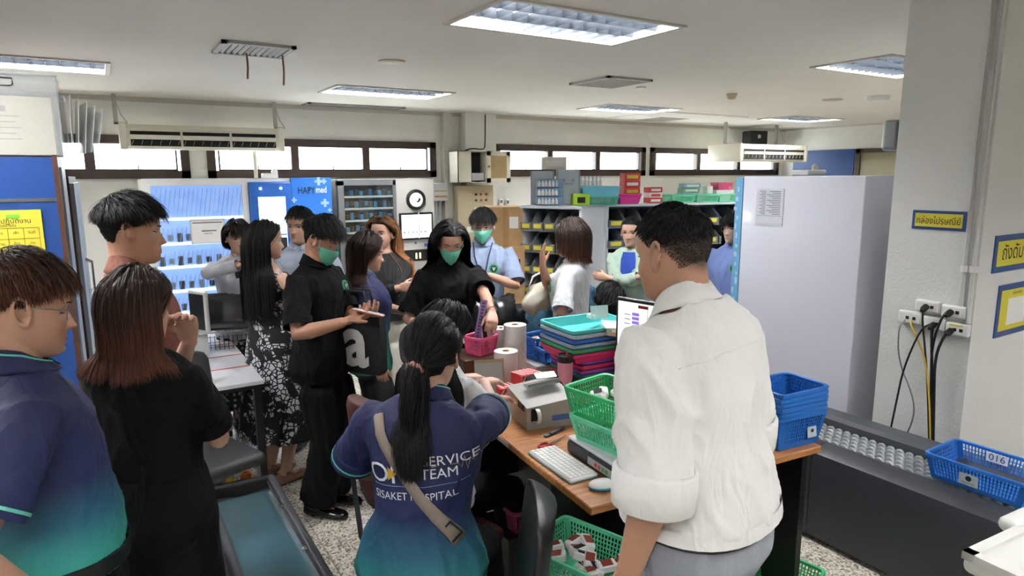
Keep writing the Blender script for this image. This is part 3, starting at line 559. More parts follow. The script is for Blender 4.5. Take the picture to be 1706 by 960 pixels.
# cardboard boxes
M_card = mat('cardboard', '#b08d63', .85, noise_s=14, noise_a=.08)
for k, (x, y, z, w_, d_, h_, lab) in enumerate(((3.02, 5.10, 0, .42, .4, .40, 'bottom cardboard box beside the bin shelf'), (3.01, 5.11, .4, .42, .4, .40, 'second cardboard box up, beside the bin shelf'), (3.0, 5.1, .8, .42, .4, .44, 'large cardboard box with tape, third up beside the bin shelf'), (3.08, 5.14, 1.24, .3, .36, .34, 'top cardboard box with white label beside the bin shelf'))):
    t = empty('cardboard_box', (x, y, z), R(-22), lab, 'box', 'cartons by the shelf'); MB().b2((-w_ / 2, -d_ / 2, .001), (w_ / 2, d_ / 2, h_)).build('carton', M_card, t); MB().b2((-.025, -d_ / 2 - .001, .001), (.025, d_ / 2 + .001, h_ + .001)).build('packing_tape', mat('brown_tape', '#a27d4f', .4), t)
    MB().b2((w_ / 2 - .12, -d_ / 2 - .002, h_ * .45), (w_ / 2 - .04, -d_ / 2, h_ * .75)).build('shipping_label' if k == 3 else 'printed_mark', M_paper if k == 3 else mat('carton_ink', '#3c2c1c', .8), t)
# ================================================================== bin shelves
M_bin = mat('grey_bin_plastic', '#6e7276', .5); M_bindark = mat('dark_bin_plastic', '#2a2c2f', .5); M_binblue = mat('blue_bin_plastic', '#27457e', .5); M_ylab = mat('yellow_label', '#d8c93c', .7)
M_shelfw = mat('shelf_white', '#ccd1d8', .45)
def bin_meshes(w, d, h):
    s = MB(); t = .005
    side = [(-0.0, 0), (d, 0), (d, h), (d * .35, h), (0, h * .42)]
    for x in (-w / 2, w / 2 - t): s.add([(x, a, b) for a, b in side] + [(x + t, a, b) for a, b in side], [(0, 1, 2, 3, 4), (9, 8, 7, 6, 5)] + [(i, (i + 1) % 5, 5 + (i + 1) % 5, 5 + i) for i in range(5)])
    s.b2((-w / 2, 0, 0), (w / 2, d, t)).b2((-w / 2, 0, 0), (w / 2, t, h * .42)).b2((-w / 2, d - t, 0), (w / 2, d, h))
    b = s.mesh('bin_shell'); i = MB().b2((-w / 2 + t, t, t), (w / 2 - t, d - t, h * .36)).mesh('bin_contents'); l = MB().b2((-w * .34, -.003, h * .12), (w * .34, 0, h * .36)).mesh('bin_label')
    return b, i, l
def shelf_unit(loc, rz, w, d, h, cols, rows, rowh, label, side_m, what):
    t = empty('bin_shelf', loc, rz, label, 'shelf')
    MB().b2((-.012, 0, 0), (.012, d, h)).build('side_panel', side_m, t); MB().b2((w - .012, 0, 0), (w + .012, d, h)).build('side_panel', side_m, t); MB().b2((0, d - .015, 0), (w, d, h)).build('back_panel', side_m, t); MB().b2((-.012, -.01, h - .02), (w + .012, d, h)).build('top_panel', side_m, t)
    cw = w / cols; bw, bd, bh = cw * .93, d * .7, rowh * .80; mb, mi, ml = bin_meshes(bw, bd, bh); rn = ['top', 'second', 'third', 'fourth', 'fifth', 'sixth', 'seventh']; cn = ['first', 'second', 'third', 'fourth', 'fifth', 'sixth', 'seventh', 'eighth', 'ninth', 'tenth', 'eleventh', 'twelfth']
    M = Matrix.Translation(loc) @ Matrix.Rotation(rz, 4, 'Z'); rr = random.Random(3)
    for r_ in range(rows):
        z = h - .02 - rowh * (r_ + 1); MB().b2((0, .0, z - .008), (w, d, z)).build('shelf_board', side_m, t)
        for c_ in range(cols):
            o = empty('parts_bin', M @ Vector(((c_ + .5) * cw, -.012, z + .001)), rz, 'grey parts bin, %s row and %s from the left on the %s' % (rn[r_], cn[c_], what), 'bin', 'parts bins on the ' + what)
            if not mb.materials: mb.materials.append(M_bin); ml.materials.append(M_ylab)
            link('bin_shell', mb, o); link('bin_label', ml, o)
            q = mi.copy(); q.materials.append([M_bindark, M_bindark, M_paper, M_binblue][rr.choice((0, 0, 0, 1, 2) if what == 'end shelf' else (0, 0, 3, 3))]); link('bin_contents', q, o)
    return t
shelf_unit((3.14, 4.93, 0), R(-63.4), .58, .45, 1.59, 5, 7, .19, 'white end shelf of grey label-fronted bins facing the desk', M_shelfw, 'end shelf')
shelf_unit((3.95, 4.72, 0), R(-12), 1.75, .45, 1.585, 10, 4, .19, 'long white shelf of grey bins behind the standing women', M_shelfw, 'long shelf')
S2 = lambda s, t_, z: Matrix.Translation((3.95, 4.72, 0)) @ Matrix.Rotation(R(-12), 4, 'Z') @ Vector((s, t_, z))
def carton(p, rz, size, m, label, cat='box', group=None, stripe=None, name='medicine_carton'):
    t = empty(name, p, rz, label, cat, group); w, d, h = size; MB().rbox((0, 0, h / 2), size, .004, seg=1).build('carton', m, t)
    MB().b2((-w * .35, -d / 2 - .0015, h * .25), (w * .35, -d / 2, h * .7)).build('printed_label', stripe or M_paper, t); MB().b2((-w / 2, -.003, h - .0005), (w / 2, .003, h + .001)).build('lid_seam', M_greyink, t); return t
M_vial = mat('vial_box_blue', '#6f8ca6', .6); M_alu = mat('aluminium_case', '#a9b1b8', .35, metal=.5)
zt = 1.592; q = R(-31)
for k in range(3):
    b_ = carton((3.40 + .0 * k, 4.865, zt + .076 * k), q, (.23, .16, .074), M_vial, ['bottom', 'middle', 'top'][k] + ' blue carton of small vials on the end shelf', group='vial cartons', stripe=MATS['vial_box_blue'])
    for j in range(6): MB().lathe([(.013, 0), (.013, .035), (.008, .04), (.008, .05)], (-.095 + .03 * j, -.092, .012), 10).build('vial', M_white, b_)
def case_(p, rz, size, label):
    t = empty('metal_case', p, rz, label, 'case'); w, d, h = size; MB().rbox((0, 0, h / 2), size, .01).build('case_body', M_alu, t); 
    for s in (-1, 1): MB().b2((s * w / 2 - .012, -d / 2 - .002, 0), (s * w / 2 + .002, -d / 2 + .01, h)).build('edge_trim', M_metal, t)
    MB().tube([(-.04, -d / 2, h * .68), (-.035, -d / 2 - .02, h * .6), (.035, -d / 2 - .02, h * .6), (.04, -d / 2, h * .68)], .005, 6).build('handle', M_metal, t); MB().b2((-.05, -d / 2 - .004, h * .66), (-.03, -d / 2, h * .74)).b2((.03, -d / 2 - .004, h * .66), (.05, -d / 2, h * .74)).build('latch', M_metal, t); return t
case_((3.44, 5.03, zt), q, (.2, .14, .30), 'left aluminium case with handle on the end shelf, behind the vials'); case_((3.60, 4.86, zt + .0), q, (.20, .14, .31), 'right aluminium case with handle on the end shelf')
carton((3.52, 4.97, zt + .312), q, (.22, .16, .11), M_cream, 'cream carton on top of the aluminium cases')
lb_ = empty('lime_bin', (3.62, 4.70, zt), q, 'lime green plastic bin on the end shelf', 'bin'); MB().rbox((0, 0, .05), (.15, .14, .1), .01).build('bin_body', mat('lime_plastic', '#a6d02c', .45), lb_); MB().b2((-.035, -.075, .02), (.035, -.07, .07)).build('handle_slot', M_dark, lb_)
basket((3.83, 4.70, zt - .005), q, (.32, .24, .08), mat('sea_green_plastic', '#4fae96', .45), 'sea-green basket under the light blue one on the shelf top', taper=.9); basket((3.83, 4.70, zt + .075), q, (.34, .26, .085), mat('sky_blue_plastic', '#6fb8d2', .45), 'light blue basket stacked on the sea-green basket', taper=.9, solid=True)
for k in range(12):
    x = -.2 + .036 * k; b_ = MB().lathe([(.016, 0), (.016, .07), (.007, .085), (.007, .095), (.011, .097), (.011, .115)], (0, 0, 0), 10).build('saline_bottle', mat('milky_bottle', '#cfd3d4', .3), None, smooth=True, loc=(3.84 + x * .85, 5.0 - x * .52, zt + .135)); tag(b_, 'small milky bottle in the row on the back of the shelf top', 'bottle', 'bottle row on the shelf')
bxs = tag(MB().b2((3.62, 5.04, zt - .002), (3.66, 5.06, zt + .13)).build('bottle_riser', M_paper), 'white riser under the row of bottles', 'riser'); bxs.data = MB().box((3.84, 5.0, zt + .0665), (.5, .06, .133), (0, 0, q)).mesh('bottle_riser'); bxs.data.materials.append(M_paper)
basket(S2(.25, .12, 1.587), R(-12), (.24, .2, .09), M_hot, 'hot pink basket on the long shelf under red cartons', taper=.8, solid=True)
M_rbox = mat('red_carton', '#c23a35', .55)
for k in range(4): carton(S2(.30, .13, 1.60 + .068 * k), R(-12), (.17, .1, .066), M_rbox, ['lowest', 'second', 'third', 'top'][k] + ' red and yellow carton in the tall stack on the long shelf', group='red cartons', stripe=M_yellow if k % 2 else M_paper)
for k in range(3): carton(S2(.56, .14, 1.587 + .05 * k), R(-10), (.15, .1, .048), M_rbox if k != 1 else M_paper, ['bottom', 'middle', 'top'][k] + ' small red and white carton in the short stack', group='small red cartons', stripe=M_paper if k != 1 else M_rbox)
for k, (s_, lab) in enumerate(((.82, 'left'), (1.10, 'middle'), (1.36, 'right'))): basket(S2(s_, .12, 1.587), R(-12), (.27, .22, .075), M_mgbask, lab + ' mint green basket on the long shelf top', 'mint baskets', taper=.88)
M_bwbox = mat('blue_white_carton', '#8fb3c9', .6)
for k in range(4): carton(S2(1.02 + .012 * k, .26, 1.587 + .045 * k), R(-12), (.2, .1, .043), M_bwbox if k % 2 else mat('green_white_carton', '#7fb08a', .6), ['lowest', 'second', 'third', 'top'][k] + ' blue and green carton behind the mint baskets', group='blue cartons')
basket(S2(1.42, .24, 1.70), R(-12), (.18, .14, .07), M_pink, 'pink basket behind the mint baskets on the shelf top', solid=True); carton(S2(1.42, .24, 1.587), R(-12), (.22, .14, .11), M_paper, 'white carton under the pink basket')
carton(S2(1.27, .26, 1.587), R(-12), (.07, .08, .15), M_paper, 'upright white carton beside the pink basket')
# ================================================================== tall white cabinet and column
fg = empty('tall_cabinet', (3.6, 2.11, 0), 0, 'tall glossy white cabinet with blue patterned front edge', 'cabinet')
M_gloss = mat('glossy_white', '#d9dae6', .18, coat=.3)
MB().rbox((.45, .41, .92), (.9, .82, 1.84), .006).build('cabinet_body', M_gloss, fg, smooth=True); fb = MB().b2((-.006, .82, 0), (.9, .875, 1.83)).build('front_door', mat('sky_blue_front', '#6ea6cc', .35), fg)
cs = MB(); rr = random.Random(9)
for k in range(26): y = .824 + rr.random() * .035; z = .2 + 1.6 * k / 26; cs.b2((-.0075, y, z), (-.005, y + .012 + .012 * rr.random(), z + .02 + .03 * rr.random()))
cs.build('pixel_print', mat('pale_pixel', '#a9cfe4', .4), fb)
pp = MB().b2((-.004, .51, 1.53), (0, .71, 1.765)).build('specification_sheet', mat('sheet_film', '#d5d5e0', .3), fg); pl = MB()
for k in range(14):
    pl.b2((-.0052, .53, 1.60 + .011 * k), (-.004, .53 + .06 + .02 * (k % 3), 1.6035 + .011 * k)); pl.b2((-.0052, .64, 1.60 + .011 * k), (-.004, .64 + .03 + .015 * (k % 2), 1.6035 + .011 * k))
pl.b2((-.0052, .52, 1.59), (-.004, .70, 1.592)).b2((-.0052, .52, 1.54), (-.004, .70, 1.541)).build('sheet_lines', M_greyink, pp)
rt2 = empty('cabinet_router', (3.95, 2.7, 1.841), 0, 'small white router on top of the tall cabinet', 'router'); MB().rbox((0, 0, .02), (.2, .12, .035), .01).build('case', M_white, rt2); MB().lathe([(.01, -.008), (.025, -.008), (.025, .008), (.01, .008)], (.06, 0, .05), 14, True, (0, 1, 0)).build('dome', M_white, rt2)
ROTX = (R(90), 0, R(-90))
def sign_x(y0, y1, z0, z1, body, size, label):
    t = empty('wall_sign', (CX0, (y0 + y1) / 2, (z0 + z1) / 2), 0, label, 'sign'); w, h = (y1 - y0) / 2, (z1 - z0) / 2
    MB().b2((-.006, -w, -h), (0, w, h)).build('sign_border', M_blue, t); MB().b2((-.0075, -w + .014, -h + .014), (-.004, w - .014, h - .014)).build('sign_plate', M_yellow, t); text(body, size, M_ink, t, (-.0085, 0, -.004), ROTX, width=(w - .022) * 2); return t
sign_x(1.565, 1.815, 1.572, 1.667, 'กล่องไปรษณีย์', .046, 'yellow and blue Thai mailbox sign on the column')
def sign_y(x0, x1, z0, z1, label):
    t = empty('wall_sign', ((x0 + x1) / 2, 1.49, (z0 + z1) / 2), 0, label, 'sign'); w, h = (x1 - x0) / 2, (z1 - z0) / 2; MB().b2((-w, -.006, -h), (w, 0, h)).build('sign_border', M_blue, t); MB().b2((-w + .03, -.0075, -h + .03), (w - .03, -.004, h - .03)).build('sign_plate', M_yellow, t); return t, w, h
t, w_, h_ = sign_y(3.68, 4.28, 1.365, 1.55, 'yellow and blue Thai fire extinguisher sign at the right edge'); text('ถังดับเพลิง', .10, M_ink, t, (0, -.0085, 0), (R(90), 0, 0), width=.44)
t, w_, h_ = sign_y(3.78, 4.18, 1.025, 1.295, 'smaller yellow and blue notice below the fire extinguisher sign'); MB().b2((-.09, -.0085, -.08), (.11, -.007, .06)).build('blank_square', M_paper, t); text('ถังดับเพลิง', .022, M_ink, t, (0, -.0085, .085), (R(90), 0, 0))
def socket(y0, y1, z0, z1, label, holes=1):
    t = empty('wall_socket', (CX0, (y0 + y1) / 2, (z0 + z1) / 2), 0, label, 'socket', 'column sockets'); w, h = (y1 - y0), (z1 - z0); MB().rbox((-.016, 0, 0), (.032, w, h), .008).build('socket_box', M_white, t, smooth=True); MB().rbox((-.034, 0, 0), (.006, w * .86, h * .78), .002).build('face_plate', mat('plate_white', '#e2e2df', .35), t)
    for k in range(holes): MB().b2((-.038, -w * .22 + w * .28 * k - .008, -.008), (-.036, -w * .22 + w * .28 * k + .008, .008)).build('outlet', M_dark, t)
    return t
socket(1.71, 1.83, 1.08, 1.145, 'white network socket with yellow cable, lowest left on the column', 2); socket(1.63, 1.75, 1.155, 1.215, 'upper left white socket on the column'); socket(1.515, 1.625, 1.148, 1.208, 'upper right white socket on the column'); socket(1.60, 1.705, 1.072, 1.137, 'lower middle white socket with a fat black plug'); s5 = socket(1.492, 1.595, 1.06, 1.125, 'lower right white socket with yellow sticker', 2)
MB().b2((-.0385, -.03, .018), (-.0365, .03, .026)).build('sticker', M_yellow, s5)
for k, (y, z0) in enumerate(((1.545, 1.21), (1.505, 1.13))): tag(MB().cyl((CX0 - .014, y, z0), (CX0 - .014, y, H), .012, n=12).lathe([(.018, 0), (.018, .03)], (CX0 - .014, y, 1.38), 12).build('conduit', M_white, smooth=True), ['left', 'right'][k] + ' white conduit rising from the column sockets', 'conduit')
XW = CX0 - .04
wires('power_cable', [([(XW, 1.685, 1.19), (XW - .04, 1.69, 1.16), (XW - .02, 1.66, .95), (XW - .02, 1.63, .75), (XW - .02, 1.60, .5)], .005), ([(XW, 1.57, 1.18), (XW - .04, 1.59, 1.17), (XW - .03, 1.63, 1.0), (XW - .02, 1.62, .8), (XW - .02, 1.595, .5)], .006), ([(XW, 1.64, 1.10), (XW - .03, 1.64, 1.09), (XW - .03, 1.625, .95), (XW - .02, 1.61, .75), (XW - .02, 1.585, .5)], .007), ([(XW, 1.56, 1.085), (XW - .03, 1.575, 1.07), (XW - .03, 1.61, .95), (XW - .02, 1.60, .75), (XW - .02, 1.58, .5)], .007)], M_black, 'bundle of black power cables hanging from the column sockets')
wires('loose_cable', [([(XW, 1.66, 1.10), (XW - .05, 1.68, 1.08), (XW - .02, 1.76, .85), (XW - .02, 1.78, .65), (XW - .02, 1.80, .45)], .005)], M_black, 'single black cable hanging left of the bundle')
wires('yellow_cable', [([(XW, 1.755, 1.10), (XW - .03, 1.74, 1.08), (XW - .03, 1.66, .95), (XW - .025, 1.62, .75), (XW - .025, 1.59, .5)], .0045)], mat('yellow_cable_jacket', '#cda92c', .5), 'yellow network cable running down the column')
wires('grey_cable', [([(XW, 1.785, 1.10), (XW - .03, 1.80, 1.06), (XW - .02, 1.79, .88), (XW - .02, 1.70, .72), (XW - .02, 1.68, .6), (XW - .02, 1.73, .45)], .004)], M_metal, 'thin grey cable looping down the column')
for p_ in ((1.69, 1.185), (1.575, 1.178), (1.645, 1.10), (1.565, 1.085)): tag(MB().lathe([(.016, 0), (.016, .03), (.008, .045)], (XW + .002, p_[0], p_[1]), 12, True, (-1, 0, -.4)).build('power_plug', M_black, smooth=True), 'black power plug in the column socket at height %d cm, %d cm from the edge' % (p_[1] * 100, (p_[0] - 1.49) * 100), 'plug', 'plugs on the column')
em = empty('wall_lamp', (CX0 - .03, 1.99, 2.05), 0, 'small grey wall fixture at the column edge', 'fixture'); MB().rbox((.1, 0, 0), (.1, .08, .16), .02).build('case', M_metal, em)
# ================================================================== roller conveyor
cv = empty('roller_conveyor', (2.93, 0, 0), 0, 'dark grey roller conveyor with skate wheels in front of the column', 'conveyor')
ya, yb, seam = -1.2, 2.35, 1.88
for k, (a, b_) in enumerate(((ya, seam - .002), (seam + .002, yb))):
    sec = [(0, .03), (0, .42), (.012, .465), (.05, .49), (.11, .497), (.14, .49), (.14, .44), (.05, .44), (.05, .03)]
    MB().loft([[Vector((x, y, z)) for x, z in sec] for y in (a, b_)]).build('front_panel', M_graphite, cv, smooth=30)
MB().b2((.05, ya, 0), (.5, yb, .44)).build('conveyor_body', M_dark, cv); MB().loft([[Vector((x, y, z)) for x, z in [(.37, .44), (.37, .52), (.4, .535), (.5, .535), (.52, .52), (.52, .0), (.5, 0), (.5, .44)]] for y in (ya, yb)]).build('back_rail', M_graphite2, cv)
rl = MB()
for k in range(5): rl.lathe([(.006, -.009), (.02, -.009), (.0225, 0), (.02, .009), (.006, .009)], (.165 + .045 * k, (k % 2) * .022, .474), 10, True, (1, 0, 0))
rl.cyl((.14, 0, .474), (.37, 0, .474), .004, n=6); rm = rl.mesh('roller_row', True); rm.materials.append(mat('wheel_zinc', '#b4b7ba', .4, metal=.3))
for k in range(44): link('roller_row', rm, cv, (0, yb - .03 - .046 * k, 0))
for k in range(2):
    ic = MB()
    for q_ in ((-.018, -.018, .018, -.015), (-.018, .015, .018, .018), (-.018, -.018, -.015, .018), (.015, -.018, .018, .018)): ic.b2((-.0015, .845 - .05 * k + q_[0], .11 + q_[1]), (0, .845 - .05 * k + q_[2], .11 + q_[3]))
    yc = .845 - .05 * k
    if k == 0: ic.b2((-.0015, yc - .01, .098), (0, yc + .01, .106)).b2((-.0015, yc - .002, .108), (0, yc + .002, .124))
    else: ic.box((-.0008, yc, .11), (.0015, .003, .028), (R(45), 0, 0)).box((-.0008, yc, .11), (.0015, .003, .028), (R(-45), 0, 0))
    ic.build('warning_symbol', M_paper, cv)
bk = basket((3.20, 1.215, .498), R(90), (.40, .28, .115), M_bbask, 'blue basket numbered 016 on the roller conveyor', taper=.86)
for nm, yy, sz in (('tag_plate', 0, 0),): pass
pl = MB().box((0, 0, 0), (.085, .0025, .042)).build('number_card', M_paper, bk, loc=(.02, -.122, .085)); text('016', .045, mat('number_ink', '#2b4a6e', .6), pl, (0, .0022, 0), (R(90), 0, R(180)))
pl2 = MB().box((0, 0, 0), (.075, .0025, .05)).build('logo_card', mat('card_grey', '#aeb8be', .6), bk, loc=(.02, .1335, .05)); MB().lathe([(.012, 0), (.012, .001)], (0, .0013, .006), 12, True, (0, 1, 0)).build('logo_dot', M_ink, pl2)
text('Happymed', .012, M_ink, pl2, (0, .0022, -.014), (R(90), 0, R(180)))
# white tray in the near right corner
wt = empty('white_tray', (2.22, .52, 0), R(-4), 'white plastic tray top at the bottom right corner', 'tray')
MB().rbox((0, 0, .79), (.62, .46, .05), .02).build('tray_body', mat('warm_white_plastic', '#d8d8d2', .4), wt, smooth=True); tt = MB()
for q_ in ((-.31, -.23, .31, -.2), (-.31, .2, .31, .23), (-.31, -.23, -.28, .23), (.28, -.23, .31, .23)): tt.b2((q_[0], q_[1], .805), (q_[2], q_[3], .828))
tt.build('tray_lip', MATS['warm_white_plastic'], wt); MB().rbox((.14, .25, .815), (.36, .06, .045), .02).build('grip', MATS['warm_white_plastic'], wt, smooth=True)
for sx in (-1, 1): MB().b2((sx * .25 - .015, -.15, 0), (sx * .25 + .015, .15, .77)).build('leg', M_metal, wt)
# ================================================================== desks
M_desk = mat('orange_wood_laminate', '#a8703f', .4)
def wood_grain(m):
    nt = m.node_tree; L = nt.links; b = nt.nodes['Principled BSDF']; tc = nt.nodes.new('ShaderNodeTexCoord'); mp = nt.nodes.new('ShaderNodeMapping'); mp.inputs['Scale'].default_value = (3, 30, 30); L.new(tc.outputs['Object'], mp.inputs[0])
    n = nt.nodes.new('ShaderNodeTexNoise'); n.inputs['Scale'].default_value = 2; n.inputs['Detail'].default_value = 6; L.new(mp.outputs[0], n.inputs['Vector']); cr = nt.nodes.new('ShaderNodeValToRGB'); cr.color_ramp.elements[0].position = .3; cr.color_ramp.elements[0].color = srgb('#8a5629'); cr.color_ramp.elements[1].position = .7; cr.color_ramp.elements[1].color = srgb('#bb8049'); L.new(n.outputs['Fac'], cr.inputs[0]); L.new(cr.outputs[0], b.inputs['Base Color'])
wood_grain(M_desk); DR = R(-5)
D = lambda u, v, z=.752: Matrix.Translation((1.30, 1.61, 0)) @ Matrix.Rotation(DR, 4, 'Z') @ Vector((u, v, z))
def desk(v0, v1, w, label):
    t = empty('office_desk', D(0, v0, 0), DR, label, 'desk'); d = v1 - v0; MB().rbox((w / 2, d / 2, .737), (w, d - .002, .03), .004, seg=1).build('desk_top', M_desk, t)
    for x in (.40, w - .05): MB().b2((x, .05, 0), (x + .03, d - .05, .722)).build('side_panel', M_black, t)
    MB().b2((.15, d * .55, .25), (w - .05, d * .55 + .02, .722)).build('modesty_panel', M_black, t); return t
dk = desk(0, .9, 1.13, 'orange wood desk with keyboard and scale nearest the camera'); MB().b2((-.001, .62, .728), (.0, .72, .748)).build('label_sticker', M_paper, dk)
desk(.9, 1.64, 1.02, 'orange wood desk behind, carrying rolls and tray stack')
# sealing machine
sm_ = empty('sealing_machine', D(.13, .70), R(-12), 'grey tabletop sealing machine with tape loop on the desk', 'machine')
MB().add([Vector(p) for p in ((0, 0, 0), (.23, 0, 0), (.23, .26, 0), (0, .26, 0), (0, 0, .10), (.23, 0, .125), (.23, .26, .15), (0, .26, .125))], [(3, 2, 1, 0), (4, 5, 6, 7), (0, 1, 5, 4), (1, 2, 6, 5), (2, 3, 7, 6), (3, 0, 4, 7)]).build('housing', mat('silver_grey_paint', '#a3a29d', .35, metal=.25), sm_)
MB().b2((.12, -.002, .03), (.22, 0, .055)).build('brand_plate', mat('brand_blue', '#4a6aa5', .5), sm_); MB().b2((.02, -.003, .04), (.06, 0, .095)).build('dark_slot', M_dark, sm_)
MB().tube([Vector((.045 + .0, -.005 - .035 * math.sin(a), .065 + .032 * math.cos(a))) for a in [R(10) + R(160) * k / 10 for k in range(11)]], .010, 8, flat=.2).build('tape_loop', M_white, sm_, smooth='all')
MB().box((.13, .15, .155), (.16, .06, .008), (0, R(-6), 0)).box((.13, .12, .165), (.16, .012, .02), (0, R(-6), 0)).box((.17, .2, .175), (.1, .04, .006), (R(20), 0, 0)).build('sealing_jaw', M_chrome, sm_)
for k in range(3): MB().lathe([(.006, 0), (.006, .006)], (-.001, .05 + .02 * k, .09), 10, True, (-1, 0, 0)).build('knob', M_black, sm_)
MB().b2((-.002, .03, .075), (0, .11, .105)).build('keypad', M_black, sm_)
tag(MB().box((0, 0, .004), (.12, .018, .006), (0, 0, R(15))).box((.02, .004, .01), (.1, .014, .004), (0, 0, R(20))).build('tweezers', M_graphite2, loc=D(.22, .62)), 'dark metal tweezers lying in front of the sealing machine', 'tool')
s2 = empty('scissors', D(.17, .53), R(20), 'red-handled scissors beside the keyboard on the desk', 'scissors'); scissor_parts(s2, M_red)
kb = empty('keyboard', D(.085, .33), R(-93), 'slim white keyboard at the desk edge', 'keyboard'); MB().rbox((0, 0, .009), (.30, .125, .014), .006).build('case', M_white, kb, smooth=True); MB().rbox((0, 0, .003), (.302, .127, .006), .003, seg=1).build('base', mat('teal_base', '#3f8f94', .5), kb)
km = MB().rbox((0, 0, .002), (.0165, .0165, .004), .0015, seg=1).mesh('key'); km.materials.append(mat('key_white', '#e6e6e2', .5))
for r_ in range(6):
    for c_ in range(15): link('key', km, kb, (-.133 + .019 * c_, -.048 + .0192 * r_, .016))
ms = empty('computer_mouse', D(.115, .10), R(-20), 'white and teal mouse at the desk corner', 'mouse'); MB().ball((0, 0, .016), (.052, .031, .020), 18, 10).build('mouse_shell', mat('mouse_white', '#dfe1e0', .35), ms, smooth='all'); MB().ball((0, 0, .010), (.053, .033, .012), 18, 8).build('mouse_skirt', mat('teal_side', '#2c8fa8', .4), ms, smooth='all'); MB().lathe([(.003, -.003), (.006, -.003), (.006, .003), (.003, .003)], (.03, 0, .029), 10, True, (0, 1, 0)).build('scroll_wheel', M_metal, ms)
scl = empty('bench_scale', D(.325, .225), R(-4), 'dark bench scale with pale weighing plate on the desk', 'scale'); MB().rbox((0, 0, .033), (.33, .40, .062), .02).build('scale_body', M_graphite, scl, smooth=True); MB().rbox((0, 0, .07), (.32, .38, .014), .006).build('weighing_plate', mat('pale_plate', '#cfd3d6', .3), scl, smooth=True); MB().b2((-.1665, -.12, .02), (-.165, .04, .05)).build('display_panel', mat('silver_panel', '#aeb0ad', .4), scl)
for k, c_ in enumerate(('#c0282c', '#c0282c', '#2a9a58', '#2a9a58')): MB().b2((-.168, -.02 - .022 * k, .028), (-.1662, -.006 - .022 * k, .042)).build('button', mat('button_' + c_, c_, .4), scl)
g1 = basket(D(.31, .24, .829), R(-84), (.36, .25, .10), M_mgbask, 'lower pale green basket of packets on the scale', taper=.85); g2_ = basket(D(.325, .30, .912), R(-80), (.36, .25, .115), M_gbask, 'upper green basket of white packs on the scale', taper=.85)
def packs(parent, n, w, d, z, cols, seed, size=(.05, .032, .018), name='medicine_pack', cat='pack', lab=''):
    rr = random.Random(seed); P = parent.location; rz = parent.rotation_euler.z
    for k in range(n):
        p = Vector((rr.uniform(-w, w), rr.uniform(-d, d), z + .010 * (k % 3))); p.rotate(Euler((0, 0, rz)))
        t = empty(name, P + p, rz + rr.uniform(-1, 1), lab, cat, lab); t.rotation_euler = (rr.uniform(-.3, .3), rr.uniform(-.3, .3), rz + rr.uniform(-1, 1)); c_ = rr.choice(cols)
        MB().rbox((0, 0, size[2] / 2), size, .005, seg=1).build('pack', M_paper, t); MB().b2((-size[0] * .25, -size[1] * .4, size[2]), (size[0] * .3, size[1] * .4, size[2] + .001)).build('pack_print', c_, t)
M_violet = mat('violet_print', '#5a4a86', .6); M_rust = mat('rust_print', '#8a3a2c', .6)
packs(g1, 22, .12, .06, .055, [M_violet, M_ink, M_greyink], 1, lab='violet printed medicine pack in the lower green basket'); packs(g2_, 16, .11, .06, .055, [M_ink, M_ink, M_paper], 2, size=(.06, .035, .025), lab='black and white medicine pack in the upper green basket')
th = empty('thermos_cup', D(.50, .99), 0, 'pink insulated tumbler with black lid and orange straw', 'tumbler'); MB().lathe([(.028, 0), (.03, .01), (.037, .12), (.039, .19)], n=24).build('cup_body', mat('pink_enamel', '#d98da0', .35), th, smooth=True); MB().lathe([(.0395, .19), (.0395, .2), (.04, .2), (.041, .222), (.036, .226), (.03, .22)], n=24).build('lid', M_black, th, smooth=True); MB().tube([(.005, 0, .21), (.012, .002, .25)], .004, 8).build('straw', mat('orange_straw', '#d8622c', .5), th)
pc = empty('computer_tower', D(.86, .90), R(-22), 'grey computer tower seen from behind with cables', 'computer'); MB().rbox((0, .12, .15), (.13, .34, .29), .006).build('case', mat('tower_grey', '#3c4044', .4), pc); MB().b2((-.06, -.052, .012), (.06, -.05, .285)).build('rear_plate', mat('zinc_plate', '#8a9291', .35, metal=.5), pc)
vg = MB()
for a in range(8):
    for b_ in range(8): vg.lathe([(.0032, 0), (.0032, .0006)], (-.0 + .052 * (a - 3.5) / 7, -.0525, .20 + .06 * (b_ - 3.5) / 7), 6, True, (0, -1, 0))
vg.build('fan_grille', M_dark, pc); MB().b2((-.055, -.065, .18), (-.035, -.05, .215)).build('video_plug', mat('plug_blue', '#2b3f8c', .5), pc)
for k in range(4): MB().b2((-.05 + .012 * k, -.054, .04), (-.042 + .012 * k, -.05, .06)).build('port', M_dark, pc)
wires('computer_cable', [([D(.80, .84, .94), D(.74, .76, .9), D(.72, .74, .78), D(.66, .80, .757)], .004), ([D(.82, .83, .8), D(.75, .78, .76), D(.6, .86, .757), D(.55, .78, .757), D(.48, .84, .757), D(.52, .93, .757)], .004), ([D(.5, .9, .757), D(.42, .80, .77), D(.47, .72, .757), D(.56, .7, .757)], .004), ([D(.45, .95, .757), D(.40, .88, .80), D(.5, .8, .757), D(.62, .84, .757)], .004)], M_black, 'tangle of black cables beside the tumbler and tower')
ad = tag(MB().rbox((0, 0, .018), (.06, .05, .034), .008).build('power_adapter', M_white, loc=D(.54, .74)), 'small white power adapter on the desk by the cables', 'adapter')
mn = empty('desk_monitor', D(.60, .36), R(-78), 'desktop monitor showing a dispensing program, left of the large man', 'monitor')
MB().rbox((0, .0, .43), (.50, .03, .30), .008).build('case', M_black, mn, smooth=True); scn = MB().b2((-.235, -.018, .30), (.235, -.0155, .565)).build('screen', mat('monitor_white', '#c8ccd0', .2, emit='#d9dee4', estr=.38), mn)
